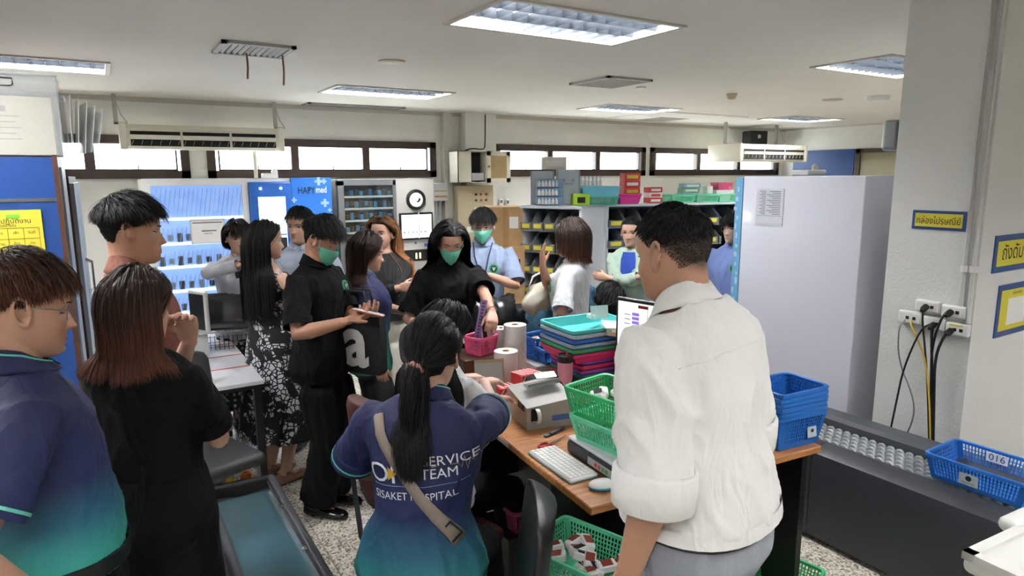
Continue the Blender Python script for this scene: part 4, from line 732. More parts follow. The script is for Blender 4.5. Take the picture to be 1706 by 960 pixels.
MB().cyl((0, .02, .02), (0, .02, .4), .02).build('stand', M_black, mn); MB().rbox((0, .03, .008), (.24, .2, .016), .006).build('stand_base', M_black, mn)
M_purple = mat('purple_ui', '#7d5fb8', .4, emit='#7d5fb8', estr=.3); ui = MB()
for k in range(6): ui.b2((-.16, -.0195, .51 - .018 * k), (-.125, -.018, .523 - .018 * k))
ui.build('button_column', M_purple, scn); MB().b2((-.13, -.0195, .545), (-.08, -.018, .558)).build('red_badge', M_red, scn); MB().b2((-.075, -.0195, .31), (.02, -.018, .37)).b2((.03, -.0195, .31), (.1, -.018, .37)).build('blue_tile', mat('blue_ui', '#5f8fc4', .4, emit='#5f8fc4', estr=.3), scn); MB()
MB().b2((-.083, -.0195, .30), (-.082, -.018, .565)).build('screen_divider', M_greyink, scn); MB().b2((.11, -.0195, .30), (.111, -.018, .565)).build('screen_divider', M_greyink, scn); MB().b2((-.23, -.0195, .36), (-.12, -.018, .362)).build('screen_divider', M_greyink, scn)
for k in range(3): MB().b2((-.2, -.0195, .51 - .02 * k), (-.17, -.018, .513 - .02 * k)).build('screen_text', M_greyink, scn)
text('0.00', .028, M_ink, scn, (.0, -.0195, .46), (R(90), 0, 0)); text('kg', .018, M_ink, scn, (0, -.0195, .435), (R(90), 0, 0)); MB().b2((-.2, -.0195, .303), (-.14, -.018, .315)).build('amber_tile', mat('amber_ui', '#d9a24a', .4), scn)
for k in range(4): tag(MB().box((0, 0, 0), (.2, .14, .006 + .004 * k), (R(3 - 2 * k), R(4), R(-30 + 14 * k))).build('paper_pad', [M_paper, M_cream, M_paper, mat('buff_card', '#c9b48f', .8)][k], loc=D(.80 + .01 * k, .93, 1.062 + .014 * (3 - k))), ['top white paper pad', 'cream paper pad', 'white paper pad below the cream one', 'buff clipboard lowest in the pile'][k] + ' on the computer tower', 'paper')
# tray stack
cols = ['#8c4a4a', '#b3265c', '#2a6f6a', '#7a3a8c', '#c02a62', '#6b4a9c', '#1f7a6c', '#c22a66', '#2f8f5c', '#8fa0b8', '#1d5fae', '#a9b6c8', '#57c6c4']
for k, c_ in enumerate(cols):
    w_ = .30 if k < 7 else .40; basket(D(.72 + (.02 if k < 7 else .0), 1.12 + (.02 if k < 7 else 0), .753 + .0245 * k), R(-4 + (k % 3)), (w_, .30 if k < 7 else .32, .05), mat('tray_' + c_, c_, .4), '%s stacking tray, number %d from the bottom of the tray stack' % (['maroon', 'crimson', 'dark teal', 'purple', 'magenta', 'violet', 'sea teal', 'crimson red', 'green', 'lavender grey', 'royal blue', 'pale grey', 'aqua'][k], k + 1), 'stacking trays', taper=.88, solid=True, name='stacking_tray', cat='tray')
tag(MB().box((0, 0, .05), (.1, .003, .07), (R(-10), 0, R(-15))).box((0, .03, .03), (.12, .04, .02), (R(10), 0, R(20))).build('paper_slip', M_paper, loc=D(.80, 1.14, 1.085)), 'crumpled white paper slip in the aqua top tray', 'paper')
# rolls, baskets and small things on the back desk
ro = MB(); M_roll = mat('label_roll_paper', '#d9d7d2', .6); M_core = mat('cardboard_core', '#b89a76', .8)
def label_roll(p, r, h, lab):
    t = empty('label_roll', p, 0, lab, 'roll', 'label rolls'); MB().lathe([(.02, 0), (r, 0), (r, h), (.02, h), (.02, 0)], n=28, cap=False).build('roll', M_roll, t, smooth=True); MB().lathe([(.017, 0), (.02, 0), (.02, h + .001), (.017, h + .001), (.017, 0)], n=18, cap=False).build('core', M_core, t, smooth=True)
for k in range(3): label_roll(D(.43, 1.40, .753 + .101 * k), .062, .1, ['bottom', 'middle', 'top'][k] + ' white label roll in the tall stack on the back desk')
for k in range(2): label_roll(D(.31, 1.27, .753 + .101 * k), .062, .1, ['bottom', 'top'][k] + ' white label roll in the short stack on the back desk')
label_roll(D(.40, 1.53, .753), .055, .26, 'tall cream paper roll behind the label stacks')
rs = tag(MB().rbox((0, 0, .07), (.3, .24, .14), .006, seg=1).build('desk_riser', M_wood, loc=D(.28, 1.52), rz=DR), 'low wooden riser under the pink basket on the back desk', 'riser')
pk = basket(D(.27, 1.50, .893), R(20), (.15, .13, .10), M_pink, 'pink pen basket holding a lilac ruler and marker', taper=.8, hole=.014)
ru = tag(MB().b2((-.018, -.0015, 0), (.018, .0015, .30)).build('ruler', mat('lilac_plastic', '#a98fc6', .4), loc=D(.24, 1.52, .90)), 'lilac perforated ruler standing in the pink basket', 'ruler'); ru.rotation_euler = (R(8), R(10), R(-20)); dm = MB()
for k in range(14): dm.b2((-.008, -.0022, .03 + .019 * k), (.008, .0022, .04 + .019 * k))
dm.build('ruler_slot', mat('dark_lilac', '#5f4a7c', .5), ru)
mk_ = tag(MB().lathe([(.012, 0), (.012, .15), (.014, .15), (.014, .19), (.01, .195)], n=14).build('marker_pen', M_black, smooth=True, loc=D(.295, 1.47, .90)), 'thick black marker in the pink basket', 'pen'); mk_.rotation_euler = (R(-4), R(-5), 0)
ct = empty('white_tub', D(.35, 1.55, .893), 0, 'white plastic tub behind the pink basket', 'tub'); MB().lathe([(.045, 0), (.05, .11), (.053, .11), (.053, .12), (.046, .12), (.043, .02)], n=24).build('tub_body', M_white, ct, smooth=True)
rs2 = tag(MB().rbox((0, 0, .035), (.34, .26, .07), .006, seg=1).build('parts_riser', M_steel, loc=D(.70, 1.47), rz=DR), 'low grey riser under the blue baskets on the back desk', 'riser')
bb = []
for k, (u, v, z, rz, lab) in enumerate(((.66, 1.50, .825, 8, 'rear blue basket with number card on the back desk'), (.68, 1.38, .825, -10, 'front blue basket on the back desk, below the numbered one'))):
    o = basket(D(u, v, z), R(rz), (.22, .15, .085 if k else .13), M_bbask, lab, taper=.85); bb.append(o)
pl = MB().box((0, 0, 0), (.07, .0025, .04)).build('number_card', M_paper, bb[0], loc=(.03, -.078, .09)); text('064', .036, M_ink, pl, (0, -.0022, 0), (R(90), 0, 0)); packs(bb[0], 5, .06, .04, .07, [mat('tan_print', '#b9825a', .6), M_greyink], 4, lab='tan medicine pack in the numbered blue basket')
for k, (u, v, z, lab) in enumerate(((.26, 1.14, .753, 'red patterned medicine box lying before the label rolls'), (.36, 1.12, .753, 'red and yellow medicine box behind the sealing machine'), (.35, 1.12, .815, 'upper red patterned box on the red and yellow box'))):
    t = empty('medicine_box', D(u, v, z), R(-15 + 8 * k), lab, 'box'); MB().rbox((0, 0, .03), (.12, .1, .06), .003, seg=1).build('carton', mat('red_box', '#b52f33', .5) if k != 1 else mat('yellow_box', '#c9b54a', .5), t)
    st_ = MB()
    for j in range(5): st_.box((-.05 + .024 * j, -.0505, .03), (.006, .001, .055), (0, R(28), 0)).box((-.05 + .024 * j, 0, .0605), (.006, .09, .001), (0, 0, R(20)))
    st_.build('stripe_print', M_paper if k != 1 else mat('red_print', '#b52f33', .5), t)
text('REVOX', .022, M_paper, None, D(.26, 1.085, .785), (R(90), 0, R(-15)), name='box_lettering').parent = None
for o_ in [x for x in bpy.data.objects if x.name.startswith('box_lettering')]:
    par = [x for x in bpy.data.objects if x.name == 'medicine_box'][0]; o_.parent = par; o_.location = (0, -.0525, .03); o_.rotation_euler = (R(90), 0, 0)
fo = empty('folder_stand', D(.17, 1.18), R(-20), 'grey paper folder standing beside the label rolls', 'folder'); MB().box((0, 0, .09), (.14, .004, .17), (R(-12), 0, 0)).build('front_cover', mat('grey_card', '#9d9d9c', .7), fo); MB().box((.01, .03, .095), (.15, .004, .18), (R(-12), 0, 0)).build('back_cover', mat('tan_card', '#a58d6c', .7), fo)
pb = empty('zip_pouch', D(.44, 1.04), R(-25), 'black fabric zip pouch with white cord on the desk', 'pouch'); MB().loft([[Vector((x, .06 * q_ * math.cos(a), .065 + .062 * q_ * math.sin(a))) for a in [2 * PI * k / 16 for k in range(16)]] for x, q_ in ((-.13, .5), (-.12, .85), (-.06, 1.0), (.03, 1.04), (.1, .95), (.13, .6))]).build('pouch_body', mat('black_nylon', '#121214', .7, bump=.3, bump_s=30), pb, smooth='all'); MB().tube([(-.12, 0, .118), (-.05, 0, .13), (.05, 0, .132), (.12, 0, .115)], .003, 6).build('zip', M_metal, pb)
MB().tube([Vector((.04 + .012 * math.sin(k * 2.1), -.066 - .004 * (k % 2), .04 + .045 * (.5 + .5 * math.cos(k * 1.6)))) for k in range(14)], .0035, 6).build('white_cord', M_white, pb, smooth='all'); MB().rbox((-.02, -.064, .07), (.05, .006, .07), .01).build('phone_pocket', M_black, pb)
# blue basket stack on the right end of the desk
for k in range(6):
    o = basket(D(1.03, .12, .753 + .020 * k), R(-7 + 1.5 * (k % 3)), (.27, .21, .145), M_bbask, '%s blue basket in the nested stack at the desk end' % ['lowest', 'second', 'third', 'fourth', 'fifth', 'topmost'][k], 'nested blue baskets', taper=.80)
    if k == 0: pl = MB().box((0, 0, 0), (.05, .002, .045), (R(-8), 0, 0)).build('logo_card', MATS['card_grey'], o, loc=(.06, -.098, .06)); MB().lathe([(.008, 0), (.008, .001)], (0, -.0014, .006), 10, True, (0, -1, 0)).build('logo_dot', M_ink, pl)
# floor baskets and chairs round the desk
gb = []
for k, (p, rz, m_, lab) in enumerate((((1.355, 1.71, .0), 22, M_gbask, 'lowest green basket of packets under the desk corner'), ((1.36, 1.70, .14), 14, M_gbask, 'middle green basket of packets under the desk corner'), ((1.35, 1.70, .28), 8, M_gbask, 'third green basket up under the desk corner'), ((1.345, 1.70, .42), 18, M_mgbask, 'top pale green basket of red-striped packs under the desk corner'))):
    gb.append(basket(p, R(rz), (.27, .36, .135), m_, lab, taper=.85))
packs(gb[2], 14, .08, .12, .10, [M_rust, M_violet], 8, size=(.07, .04, .03), lab='medicine pack in the third floor basket')
packs(gb[3], 14, .08, .13, .075, [M_rust, M_rust, M_ink], 5, size=(.07, .04, .03), lab='rust-striped medicine pack in the top floor basket')
g4 = basket((2.36, 1.62, 0), R(10), (.34, .25, .14), M_gbask, 'green basket on the floor beyond the large man'); packs(g4, 6, .1, .07, .05, [M_ink, M_violet], 6, lab='medicine pack in the green basket beyond the large man')
mb2 = basket((1.72, 2.22, 0), 0, (.34, .26, .30), mat('navy_plastic', '#1c2238', .5), 'navy perforated waste bin under the desk', taper=.85, hole=.03, cat='bin', name='waste_bin')
basket((1.52, 2.36, .30), 0, (.24, .2, .1), mat('magenta_plastic', '#7c2748', .5), 'magenta basket on the shelf under the desk', taper=.9); tag(MB().b2((1.36, 2.24, .0), (1.66, 2.5, .299)).build('low_stool', M_black), 'low black stool under the desk', 'stool')
office_chair((.77, 1.60, 0), R(62), M_vblack, 'black chair under the seated woman in team polo', top=.92, seat=.40, legs='star', back_w=.40)
office_chair((1.03, 2.28, 0), -R(72), M_vbrown, 'maroon chair under the seated woman in white', top=1.05, seat=.40, legs='star', back_w=.38)
# clutter behind the desk
tag(MB().rbox((2.16, 3.62, .4), (.42, .3, .78), .02).build('cardboard_bin', M_card), 'plain cardboard bin behind the desk', 'box')
# ================================================================== people
def sm(xs, ys, n=241, k=7):
    x = np.linspace(xs[0], xs[-1], n); y = np.interp(x, xs, ys); w = np.hanning(2 * k + 3)[1:-1]; w /= w.sum()
    yp = np.concatenate([2 * y[0] - y[k:0:-1], y, 2 * y[-1] - y[-2:-k - 2:-1]]); return x, np.convolve(yp, w, 'valid')
HT = [0, .05, .12, .20, .30, .40, .50, .60, .70, .80, .88, .95, 1.0]
HYF = sm(HT, [.066, .082, .088, .087, .085, .084, .083, .088, .088, .079, .061, .034, -.004])
HYB = sm(HT, [.018, .000, -.020, -.042, -.062, -.078, -.090, -.097, -.099, -.094, -.080, -.055, -.020])
HW = sm(HT, [.016, .033, .047, .057, .065, .069, .072, .074, .075, .072, .062, .044, .008])
HH = .23
def g2(x, z, cx, cz, sx, sz): return np.exp(-((x - cx) / sx) ** 2 - ((z - cz) / sz) ** 2)
def head_surf(t, a, fem=False, face=True):
    """point of the head: t 0 chin .. 1 crown, a 0 front .. pi back (head frame, x right, y forward)"""
    yf = np.interp(t, *HYF); yb = np.interp(t, *HYB); w_ = np.interp(t, *HW)
    if fem: w_ = w_ * (.97 - .06 * np.clip((.35 - t) / .35, 0, 1))
    ym = yb * .55 + yf * .45; ca, sa = np.cos(a), np.sin(a)
    p = .88
    u = np.sign(ca) * np.abs(ca) ** p; v = np.sign(sa) * np.abs(sa) ** p
    y = ym + np.where(u > 0, (yf - ym) * u, (ym - yb) * u); x = w_ * v
    x = x * (1 - np.clip(.38 - t, 0, 1) * .75 * np.clip(u, 0, 1))
    z = (t - .5) * HH
    if face:
        fr = np.clip((u - .15) / .35, 0, 1); ax = np.abs(x)
        nz = np.clip((.53 - t) / .20, 0, 1)                     # 0 at the bridge, 1 at the tip
        nose = np.where((t < .56) & (t > .30), (.004 + .021 * nz ** 1.2), 0) * np.exp(-(ax / (.0075 + .006 * nz)) ** 2) * np.clip((t - .285) / .035, 0, 1)
        d = nose + .010 * g2(ax, t, .013, .335, .007, .03)
        d = d - .0095 * g2(ax, t, .031, .505, .017, .045) + .0045 * g2(ax, t, .03, .585, .026, .03)
        d = d + .0065 * g2(ax, t, 0, .238, .020, .020) + .0065 * g2(ax, t, 0, .180, .017, .022) - .005 * g2(ax, t, 0, .209, .024, .007) - .005 * g2(ax, t, 0, .135, .022, .022)
        d = d + .006 * g2(ax, t, 0, .07, .02, .045) + .005 * g2(ax, t, .042, .37, .02, .07)
        y = y + d * fr
    return x, y, z
def add_head(mb, M, hs, fem, jaw=1.0):
    n, m = 56, 72; t = (1 - np.cos(np.linspace(0.12, PI - .12, m))) / 2; t = (t - t[0]) / (t[-1] - t[0]); t = .55 * t + .45 * np.linspace(0, 1, m)
    A = np.linspace(0, 2 * PI, n, endpoint=False)
    # finer towards the face
    A = A - .32 * np.sin(A)
    T2, A2 = np.meshgrid(t, A, indexing='ij'); x, y, z = head_surf(T2, A2, fem)
    x = x * (1 + (jaw - 1) * np.clip((.6 - T2) / .3, 0, 1))
    rings = [[M @ Vector((x[i, j] * hs, y[i, j] * hs, z[i, j] * hs)) for j in range(n - 1, -1, -1)] for i in range(m)]
    mb.loft(rings, True)
    for s in (-1, 1):
        for q in range(14):      # ear: a rim, a lobe and the bowl behind
            a0, a1 = 2 * PI * q / 14, 2 * PI * (q + 1) / 14
            P = [M @ (Vector((s * (.085 - .006 * math.cos(a)), -.012 + .017 * math.cos(a) - .006 * math.sin(a), .004 + .031 * math.sin(a))) * hs) for a in (a0, a1)]
            mb.cyl(P[0], P[1], .0062 * hs, n=6)
        mb.ball(M @ (Vector((s * .074, -.012, -.002)) * hs), Vector((.006, .016, .028)) * hs, 10, 6, M.to_3x3())
        mb.ball(M @ (Vector((s * .081, -.002, -.025)) * hs), Vector((.006, .009, .011)) * hs, 8, 6, M.to_3x3())
def ik(a, c, l1, l2, pole):
    a, c, pole = Vector(a), Vector(c), Vector(pole); d = c - a; L = d.length; mx = (l1 + l2) * .999
    if L > mx: c = a + d * mx / L; d = c - a; L = mx
    x = (l1 * l1 - l2 * l2 + L * L) / (2 * L); h = math.sqrt(max(l1 * l1 - x * x, 0)); dn = d / L
    p = pole - dn * pole.dot(dn)
    p = p.normalized() if p.length > 1e-5 else Vector((0, -1, 0))
    return a + dn * x + p * h, c
def add_hand(mb, w_, d, n, side, curl=.5, spread=.08, s=1.0, thumb=(.6, .2), fold=None):
    """wrist point, finger direction, palm normal, side +1 right / -1 left; curl per joint for index..little"""
    y = Vector(d).normalized(); n = Vector(n); z = -(n - y * n.dot(y)).normalized(); x = y.cross(z)
    M = Matrix(((x.x, y.x, z.x), (x.y, y.y, z.y), (x.z, y.z, z.z))); w_ = Vector(w_)
    P = lambda a, b, c: w_ + M @ (Vector((a, b, c)) * s)
    ring = lambda yy, hw, ht, dz=0: [P(hw * math.copysign(abs(math.cos(q)) ** .7, math.cos(q)), yy, dz + ht * math.copysign(abs(math.sin(q)) ** .8, math.sin(q))) for q in [2 * PI * k / 14 for k in range(14)]]
    mb.loft([ring(-.02, .026, .019), ring(.0, .027, .018), ring(.025, .036, .017), ring(.055, .041, .015), ring(.082, .041, .013), ring(.092, .036, .009)])
    cs = curl if hasattr(curl, '__len__') else [curl] * 4; ts = -side
    for k, (fx, fl) in enumerate(((.029, .072), (.010, .080), (-.010, .074), (-.029, .058))):
        a = 0; p = Vector((ts * fx, .082 - .004 * abs(k - 1), .0)); sp = ts * (1.5 - k) * spread; pts = [p]; 
        for j, fr in enumerate((.46, .30, .24)):
            a += cs[k] * (1.0, 1.15, .75)[j]
            dv = Vector((math.sin(sp) * math.cos(a), math.cos(sp) * math.cos(a), -math.sin(a))); p = p + dv * fl * fr; pts.append(p)
        pts2 = [pts[0] + (pts[0] - pts[1]) * .3] + pts + [pts[-1] + (pts[-1] - pts[-2]) * .25]
        mb.tube([P(*q) for q in pts2], [.0088 * s, .0090 * s, .0085 * s, .0078 * s, .0068 * s, .003 * s], 8)
    th, tb = thumb
    p0 = Vector((ts * .024, .014, -.006)); dv = Vector((ts * math.sin(th), math.cos(th), -tb)).normalized(); p1 = p0 + dv * .042; dv2 = Vector((ts * math.sin(th * .55), math.cos(th * .55), -tb * 1.3)).normalized(); p2 = p1 + dv2 * .030; p3 = p2 + dv2 * .022
    mb.tube([P(*q) for q in (p0, p1, p2, p3, p3 + dv2 * .006)], [.014 * s, .0115 * s, .0098 * s, .0082 * s, .003 * s], 8)
TMP = []
def remesh(mb, vox, smooth=3, fac=.5):
    me = mb.mesh('tmp'); o = bpy.data.objects.new('tmp', me); COL.objects.link(o)
    r = o.modifiers.new('r', 'REMESH'); r.mode = 'VOXEL'; r.voxel_size = vox
    if smooth: q = o.modifiers.new('s', 'SMOOTH'); q.factor = fac; q.iterations = smooth
    dg = bpy.context.evaluated_depsgraph_get(); out = bpy.data.meshes.new_from_object(o.evaluated_get(dg)); bpy.data.objects.remove(o); bpy.data.meshes.remove(me)
    out.materials.clear(); out.shade_smooth(); return out
def arr(me):
    a = np.empty(len(me.vertices) * 3, np.float32); me.vertices.foreach_get('co', a); return a.reshape(-1, 3)
def put(me, a): me.vertices.foreach_set('co', np.asarray(a, np.float32).ravel()); me.update()
def normals(me):
    a = np.empty(len(me.vertices) * 3, np.float32); me.vertex_normals.foreach_get('vector', a); return a.reshape(-1, 3)
def wrinkle(me, amp, k=(9, 9, 5), seed=0, ridge=.6, weight=None, shear=0.0):
    amp *= 1.5
    P = arr(me); N = normals(me); d = np.empty(len(P)); nz = noise.noise
    for i, p in enumerate(P):
        x, y, z = float(p[0]), float(p[1]), float(p[2]); zz = z + shear * x
        wq = nz((x * 3 + seed, y * 3, z * 3)) * .35
        a = nz((x * k[0] + wq + seed * 3.1, y * k[1] + wq, zz * k[2] + wq)); b = nz((x * k[0] * 2.3 + seed, y * k[1] * 2.3, zz * k[2] * 2.3 + 5))
        d[i] = ridge * (max(0., 1 - 3.2 * abs(a)) ** 1.6 - .3) + (1 - ridge) * a + .22 * b
    if weight is not None: d = d * weight(P)
    put(me, P + N * (d * amp)[:, None])
def vcol(me, name, cols):
    at = me.color_attributes.new(name, 'FLOAT_COLOR', 'POINT'); a = np.ones((len(me.vertices), 4), np.float32); a[:, :3] = cols; at.data.foreach_set('color', a.ravel())
def skin_mat(): return mat('skin', '#c08f70', .48, attr='skin', bump=.05, bump_s=400, sub=.12)
def hair_mat(): return mat('hair_strands', '#100c0a', .58, attr='hair', spec=.28)
TORSO = [(.78, .120, .085, 0), (.83, .155, .105, -.005), (.88, .172, .118, -.008), (.96, .165, .110, 0), (1.06, .145, .100, .006), (1.16, .150, .107, .008), (1.26, .165, .114, .006), (1.33, .178, .108, 0), (1.385, .170, .088, -.012), (1.42, .135, .070, -.018), (1.45, .085, .058, -.02), (1.475, .060, .054, -.02)]
class Person:
    def __init__(s, loc, az, h, fem=False, label='', girth=1.0, lean=0, side=0, twist=0, belly=0, head=(0, 0, 0), hs=None, skin='#b08a74', sit=None, vox=.0055, shoulder=1.0, hips=1.0, jaw=1.0, neck=1.0, group=None, stubble=0):
        s.stubble = stubble
        s.fem, s.sc, s.girth, s.belly, s.vox, s.skin, s.jaw = fem, h / 1.70, girth, belly, vox, skin, jaw
        s.root = empty('person', (loc[0], loc[1], 0), -R(az), label, 'person', group)
        s.lean, s.side, s.twist = R(lean), R(side), R(twist); s.sit = sit
        k = s.sc; s.z0 = .90 * k; s.z1 = 1.46 * k
        s.dz = 0 if sit is None else sit - .80 * k       # seat height to pelvis shift
        s.hs = (hs or (.985 if fem else 1.0)) * (k ** .5)
        shx = (.172 if fem else .190) * k * shoulder * (girth ** .4)
        s.T = [(z * k, hw * k * girth * (1 if not fem else np.interp(z, [.8, .9, 1.06, 1.2, 1.4], [1.05 * hips, 1.04 * hips, .93, .95, .93])) * (shoulder if z > 1.3 else 1), hd * k * girth * (1 + belly * math.exp(-((z - 1.02) / .12) ** 2)), y * k + (.02 * k * belly * 2 * math.exp(-((z - 1.02) / .12) ** 2)) + (.012 * k * math.exp(-((z - 1.24) / .07) ** 2) if fem else 0)) for z, hw, hd, y in TORSO]
        s.shx = shx; s.arms = {}; s.legs = {}
        # head frame
        base = s.bend((0, -.012 * k, 1.475 * k)); hy, hp, hr = [R(v) for v in head]
        s.Mh3 = Euler((0, 0, -hy)).to_matrix() @ Euler((-hp, 0, 0)).to_matrix() @ Euler((0, hr, 0)).to_matrix()
        tl = s.bendrot(1.475 * k); cen = base + (tl @ Vector((0, .0, .045 * k * neck))) + s.Mh3 @ Vector((0, .012, .070 * s.hs + .0))
        s.Mh = Matrix.Translation(cen) @ s.Mh3.to_4x4(); s.hc = cen; s.nb = base
        for sd in (1, -1):
            s.legs[sd] = None
    def bend(s, v):
        x, y, z = v; L = s.z1 - s.z0; u = z - s.z0
        if u <= 0: return Vector((x, y, z + s.dz))
        uc = min(u, L); th = s.lean * uc / L; ph = s.side * uc / L; tw = s.twist * uc / L
        n = 12; py = pz = px = 0
        for i in range(n):
            q = s.lean * (i + .5) / n * uc / L; q2 = s.side * (i + .5) / n * uc / L
            py += math.sin(q) * uc / n; pz += math.cos(q) * math.cos(q2) * uc / n; px += math.sin(q2) * uc / n
        M = s.bendrot(z)
        return Vector((px, py, s.z0 + pz + s.dz)) + M @ Vector((x, y, u - uc))
    def bendrot(s, z):
        u = min(max((z - s.z0) / (s.z1 - s.z0), 0), 1)
        return Euler((-s.lean * u, 0, 0)).to_matrix() @ Euler((0, s.side * u, 0)).to_matrix() @ Euler((0, 0, -s.twist * u)).to_matrix()
    def tring(s, row, off=0, n=28, offd=None):
        z, hw, hd, yc = row; M = s.bendrot(z); out = []; offd = off if offd is None else offd
        for q in range(n):
            a = 2 * PI * q / n; ca, sa = math.cos(a), math.sin(a)
            p = Vector((math.copysign(abs(ca) ** .85, ca) * (hw + off), yc + math.copysign(abs(sa) ** .85, sa) * (hd + offd), 0)); c0 = s.bend((0, 0, z)); out.append(c0 + M @ p)
        return out
    def row_at(s, z):
        zs = [r[0] for r in s.T]; return (z, *[float(np.interp(z, zs, [r[i] for r in s.T])) for i in (1, 2, 3)])
    def arm(s, sd, wrist=None, pole=None, d=None, n=None, curl=.35, spread=.06, thumb=(.5, .3), rel=True, hand=True):
        k = s.sc; sh = s.bend((sd * s.shx, -.012 * k, 1.372 * k)); l1, l2 = .285 * k, .245 * k
        if wrist is None: wrist = (sd * (s.shx + .055 * k), .03 * k, .86 * k + s.dz)
        w0 = Vector(wrist) if not rel else Vector(wrist)
        if pole is None: pole = (sd * .3, -1, -.1)
        e, w1 = ik(sh, w0, l1, l2, pole)
        s.arms[sd] = dict(sh=sh, e=e, w=w1, d=Vector(d) if d else (w1 - e), n=Vector(n) if n else Vector((-sd, 0, 0)), curl=curl, spread=spread, thumb=thumb, hand=hand)
    def leg(s, sd, ankle=None, pole=(0, 1, 0), width=.085):
        k = s.sc; hp = Vector((sd * .088 * k, 0, .87 * k + s.dz))
        if ankle is None: ankle = (sd * width * k, -.02 * k, .085 * k)
        kn, an = ik(hp, ankle, .405 * k, .40 * k, pole); s.legs[sd] = dict(h=hp, k=kn, a=an)
    def W(s, p):
        q = Vector(p) - Vector((s.root.location.x, s.root.location.y, 0)); return Euler((0, 0, -s.root.rotation_euler.z)).to_matrix() @ q
    def default(s):
        for sd in (1, -1):
            if sd not in s.arms: s.arm(sd)
            if s.legs[sd] is None: s.leg(sd)
    def build_body(s, feet=True):
        s.default(); k, g = s.sc, s.girth; mb = MB(); gg = g ** .6
        mb.loft([s.tring(r, -.014 if r[0] < 1.4 * s.sc else -.004, 20) for r in s.T])
        b = s.nb; hc = s.hc; nr = (.049 if s.fem else .056) * k * gg
        lo = s.bend((0, -.02 * k, 1.43 * k)); top = hc + s.Mh3 @ Vector((0, -.022, -.03))
        mb.tube([lo, lo.lerp(top, .3), lo.lerp(top, .7), top], [nr * 1.35, nr * 1.04, nr, nr * 1.02], 18)
        add_head(mb, s.Mh, s.hs, s.fem, s.jaw)
        for sd, a in s.arms.items():
            gf = gg * (.88 if s.fem else 1) * k; sh, e, w1 = a['sh'], a['e'], a['w']; inn = s.bend((sd * .07 * k, -.015 * k, 1.39 * k))
            mb.tube([inn, sh, sh.lerp(e, .35), sh.lerp(e, .75), e, e.lerp(w1, .25), e.lerp(w1, .65), w1], [q * gf for q in (.030, .043, .046, .042, .039, .041, .033, .0265)], 14)
            if a['hand']: add_hand(mb, w1, a['d'], a['n'], sd, a['curl'], a['spread'], .98 * k * (.95 if s.fem else 1.05), a['thumb'])
        for sd, l in s.legs.items():
            h_, kn, an = l['h'], l['k'], l['a']; ff = gg * k
            mb.tube([h_, h_.lerp(kn, .2), h_.lerp(kn, .6), kn, kn.lerp(an, .3), kn.lerp(an, .7), an], [q * ff for q in (.070, .070, .062, .052, .055, .043, .036)], 14)
            mb.tube([an + Vector((0, -.03, .0)) * k, an + Vector((0, -.025, -.045)) * k, an + Vector((0, .05, -.05)) * k, an + Vector((0, .13, -.06)) * k], [.036 * k, .034 * k, .036 * k, .02 * k], 10)
        me = remesh(mb, s.vox, 2, .45)
        # colour of the skin, lips, cheeks and the shaved scalp in the head's own frame
        P = arr(me); Mi = np.array(s.Mh.inverted()); Q = (P @ Mi[:3, :3].T + Mi[:3, 3]) / s.hs; t = Q[:, 2] / HH + .5; ax = np.abs(Q[:, 0]); fr = (Q[:, 1] > .055)
        base = np.array(srgb(s.skin)[:3]) * 1.18; c = np.tile(base, (len(P), 1)) * (1 + .05 * np.sin(P[:, :1] * 37) * np.sin(P[:, 2:] * 29))
        lip = np.clip(1.25 * g2(ax, t, 0, .21, .021, .038) - .25, 0, 1) * fr; c = c * (1 - .75 * lip[:, None]) + np.array(srgb('#a4584f' if s.fem else '#96594c')[:3]) * .75 * lip[:, None]
        ck = g2(ax, t, .045, .37, .022, .1) * fr * .22; c = c * (1 - ck[:, None]) + np.array(srgb('#c47a64')[:3]) * ck[:, None]
        if s.stubble:   # close-cropped hair shows as a dark tone of the scalp
            an = np.degrees(np.abs(np.arctan2(Q[:, 0] * 1.25, Q[:, 1] + .01))); ln = np.interp(an, [0, 35, 58, 74, 84, 104, 130, 180], [.84, .83, .80, .68, .56, .52, .34, .24]); k2 = np.clip((t - ln) / .12, 0, 1) * (np.linalg.norm(Q * np.array([1, .8, .7]), axis=1) < .11) * (np.abs(Q[:, 0]) < .079) * s.stubble; c = c * (1 - k2[:, None]) + np.array(srgb('#1c1512')[:3]) * k2[:, None]
        vcol(me, 'skin', c); me.materials.append(skin_mat())
        s.body = link('body', me, s.root); return s
    # ---------------------------------------------------------- face details
    def face(s, gaze=0, lid=10, hairc='#15100d'):
        for sd in (-1, 1):
            c = Vector((sd * .0305, .0605, .003)) * s.hs; r = .0132 * s.hs
            e = MB(); n, m = 14, 10; e.ball(s.Mh @ c, r, n, m, s.Mh3)
            e.cur = 1; q = s.Mh3 @ (Euler((-R(gaze) * 0 - R(max(-lid, 0)) * .4, 0, 0)).to_matrix() @ Vector((0, 1, 0)))
            e.lathe([(.0062 * s.hs, r * .86), (.0055 * s.hs, r * .96), (.002 * s.hs, r * 1.03)], s.Mh @ c, 12, True, q)
            e.build('eye', [mat('eye_white', '#cfc6bd', .25), mat('iris', '#120b08', .15)], s.root, smooth='all')
            for el0, el1, nm in ((lid, 82, 'eyelid'), (-70, -32, 'eyelid')):
                L = MB(); rr = r * 1.12; rings = []
                for i in range(5):
                    el = R(el0 + (el1 - el0) * i / 4); rings.append([s.Mh @ (c + Vector((math.sin(R(az_)) * math.cos(el), math.cos(R(az_)) * math.cos(el), math.sin(el))) * rr) for az_ in range(-80, 81, 16)])
                me = L.loft(rings, False, False).mesh('eyelid', 'all'); vcol(me, 'skin', np.tile(np.array(srgb(s.skin)[:3]) * 1.08, (len(me.vertices), 1))); me.materials.append(skin_mat()); link('eyelid', me, s.root)
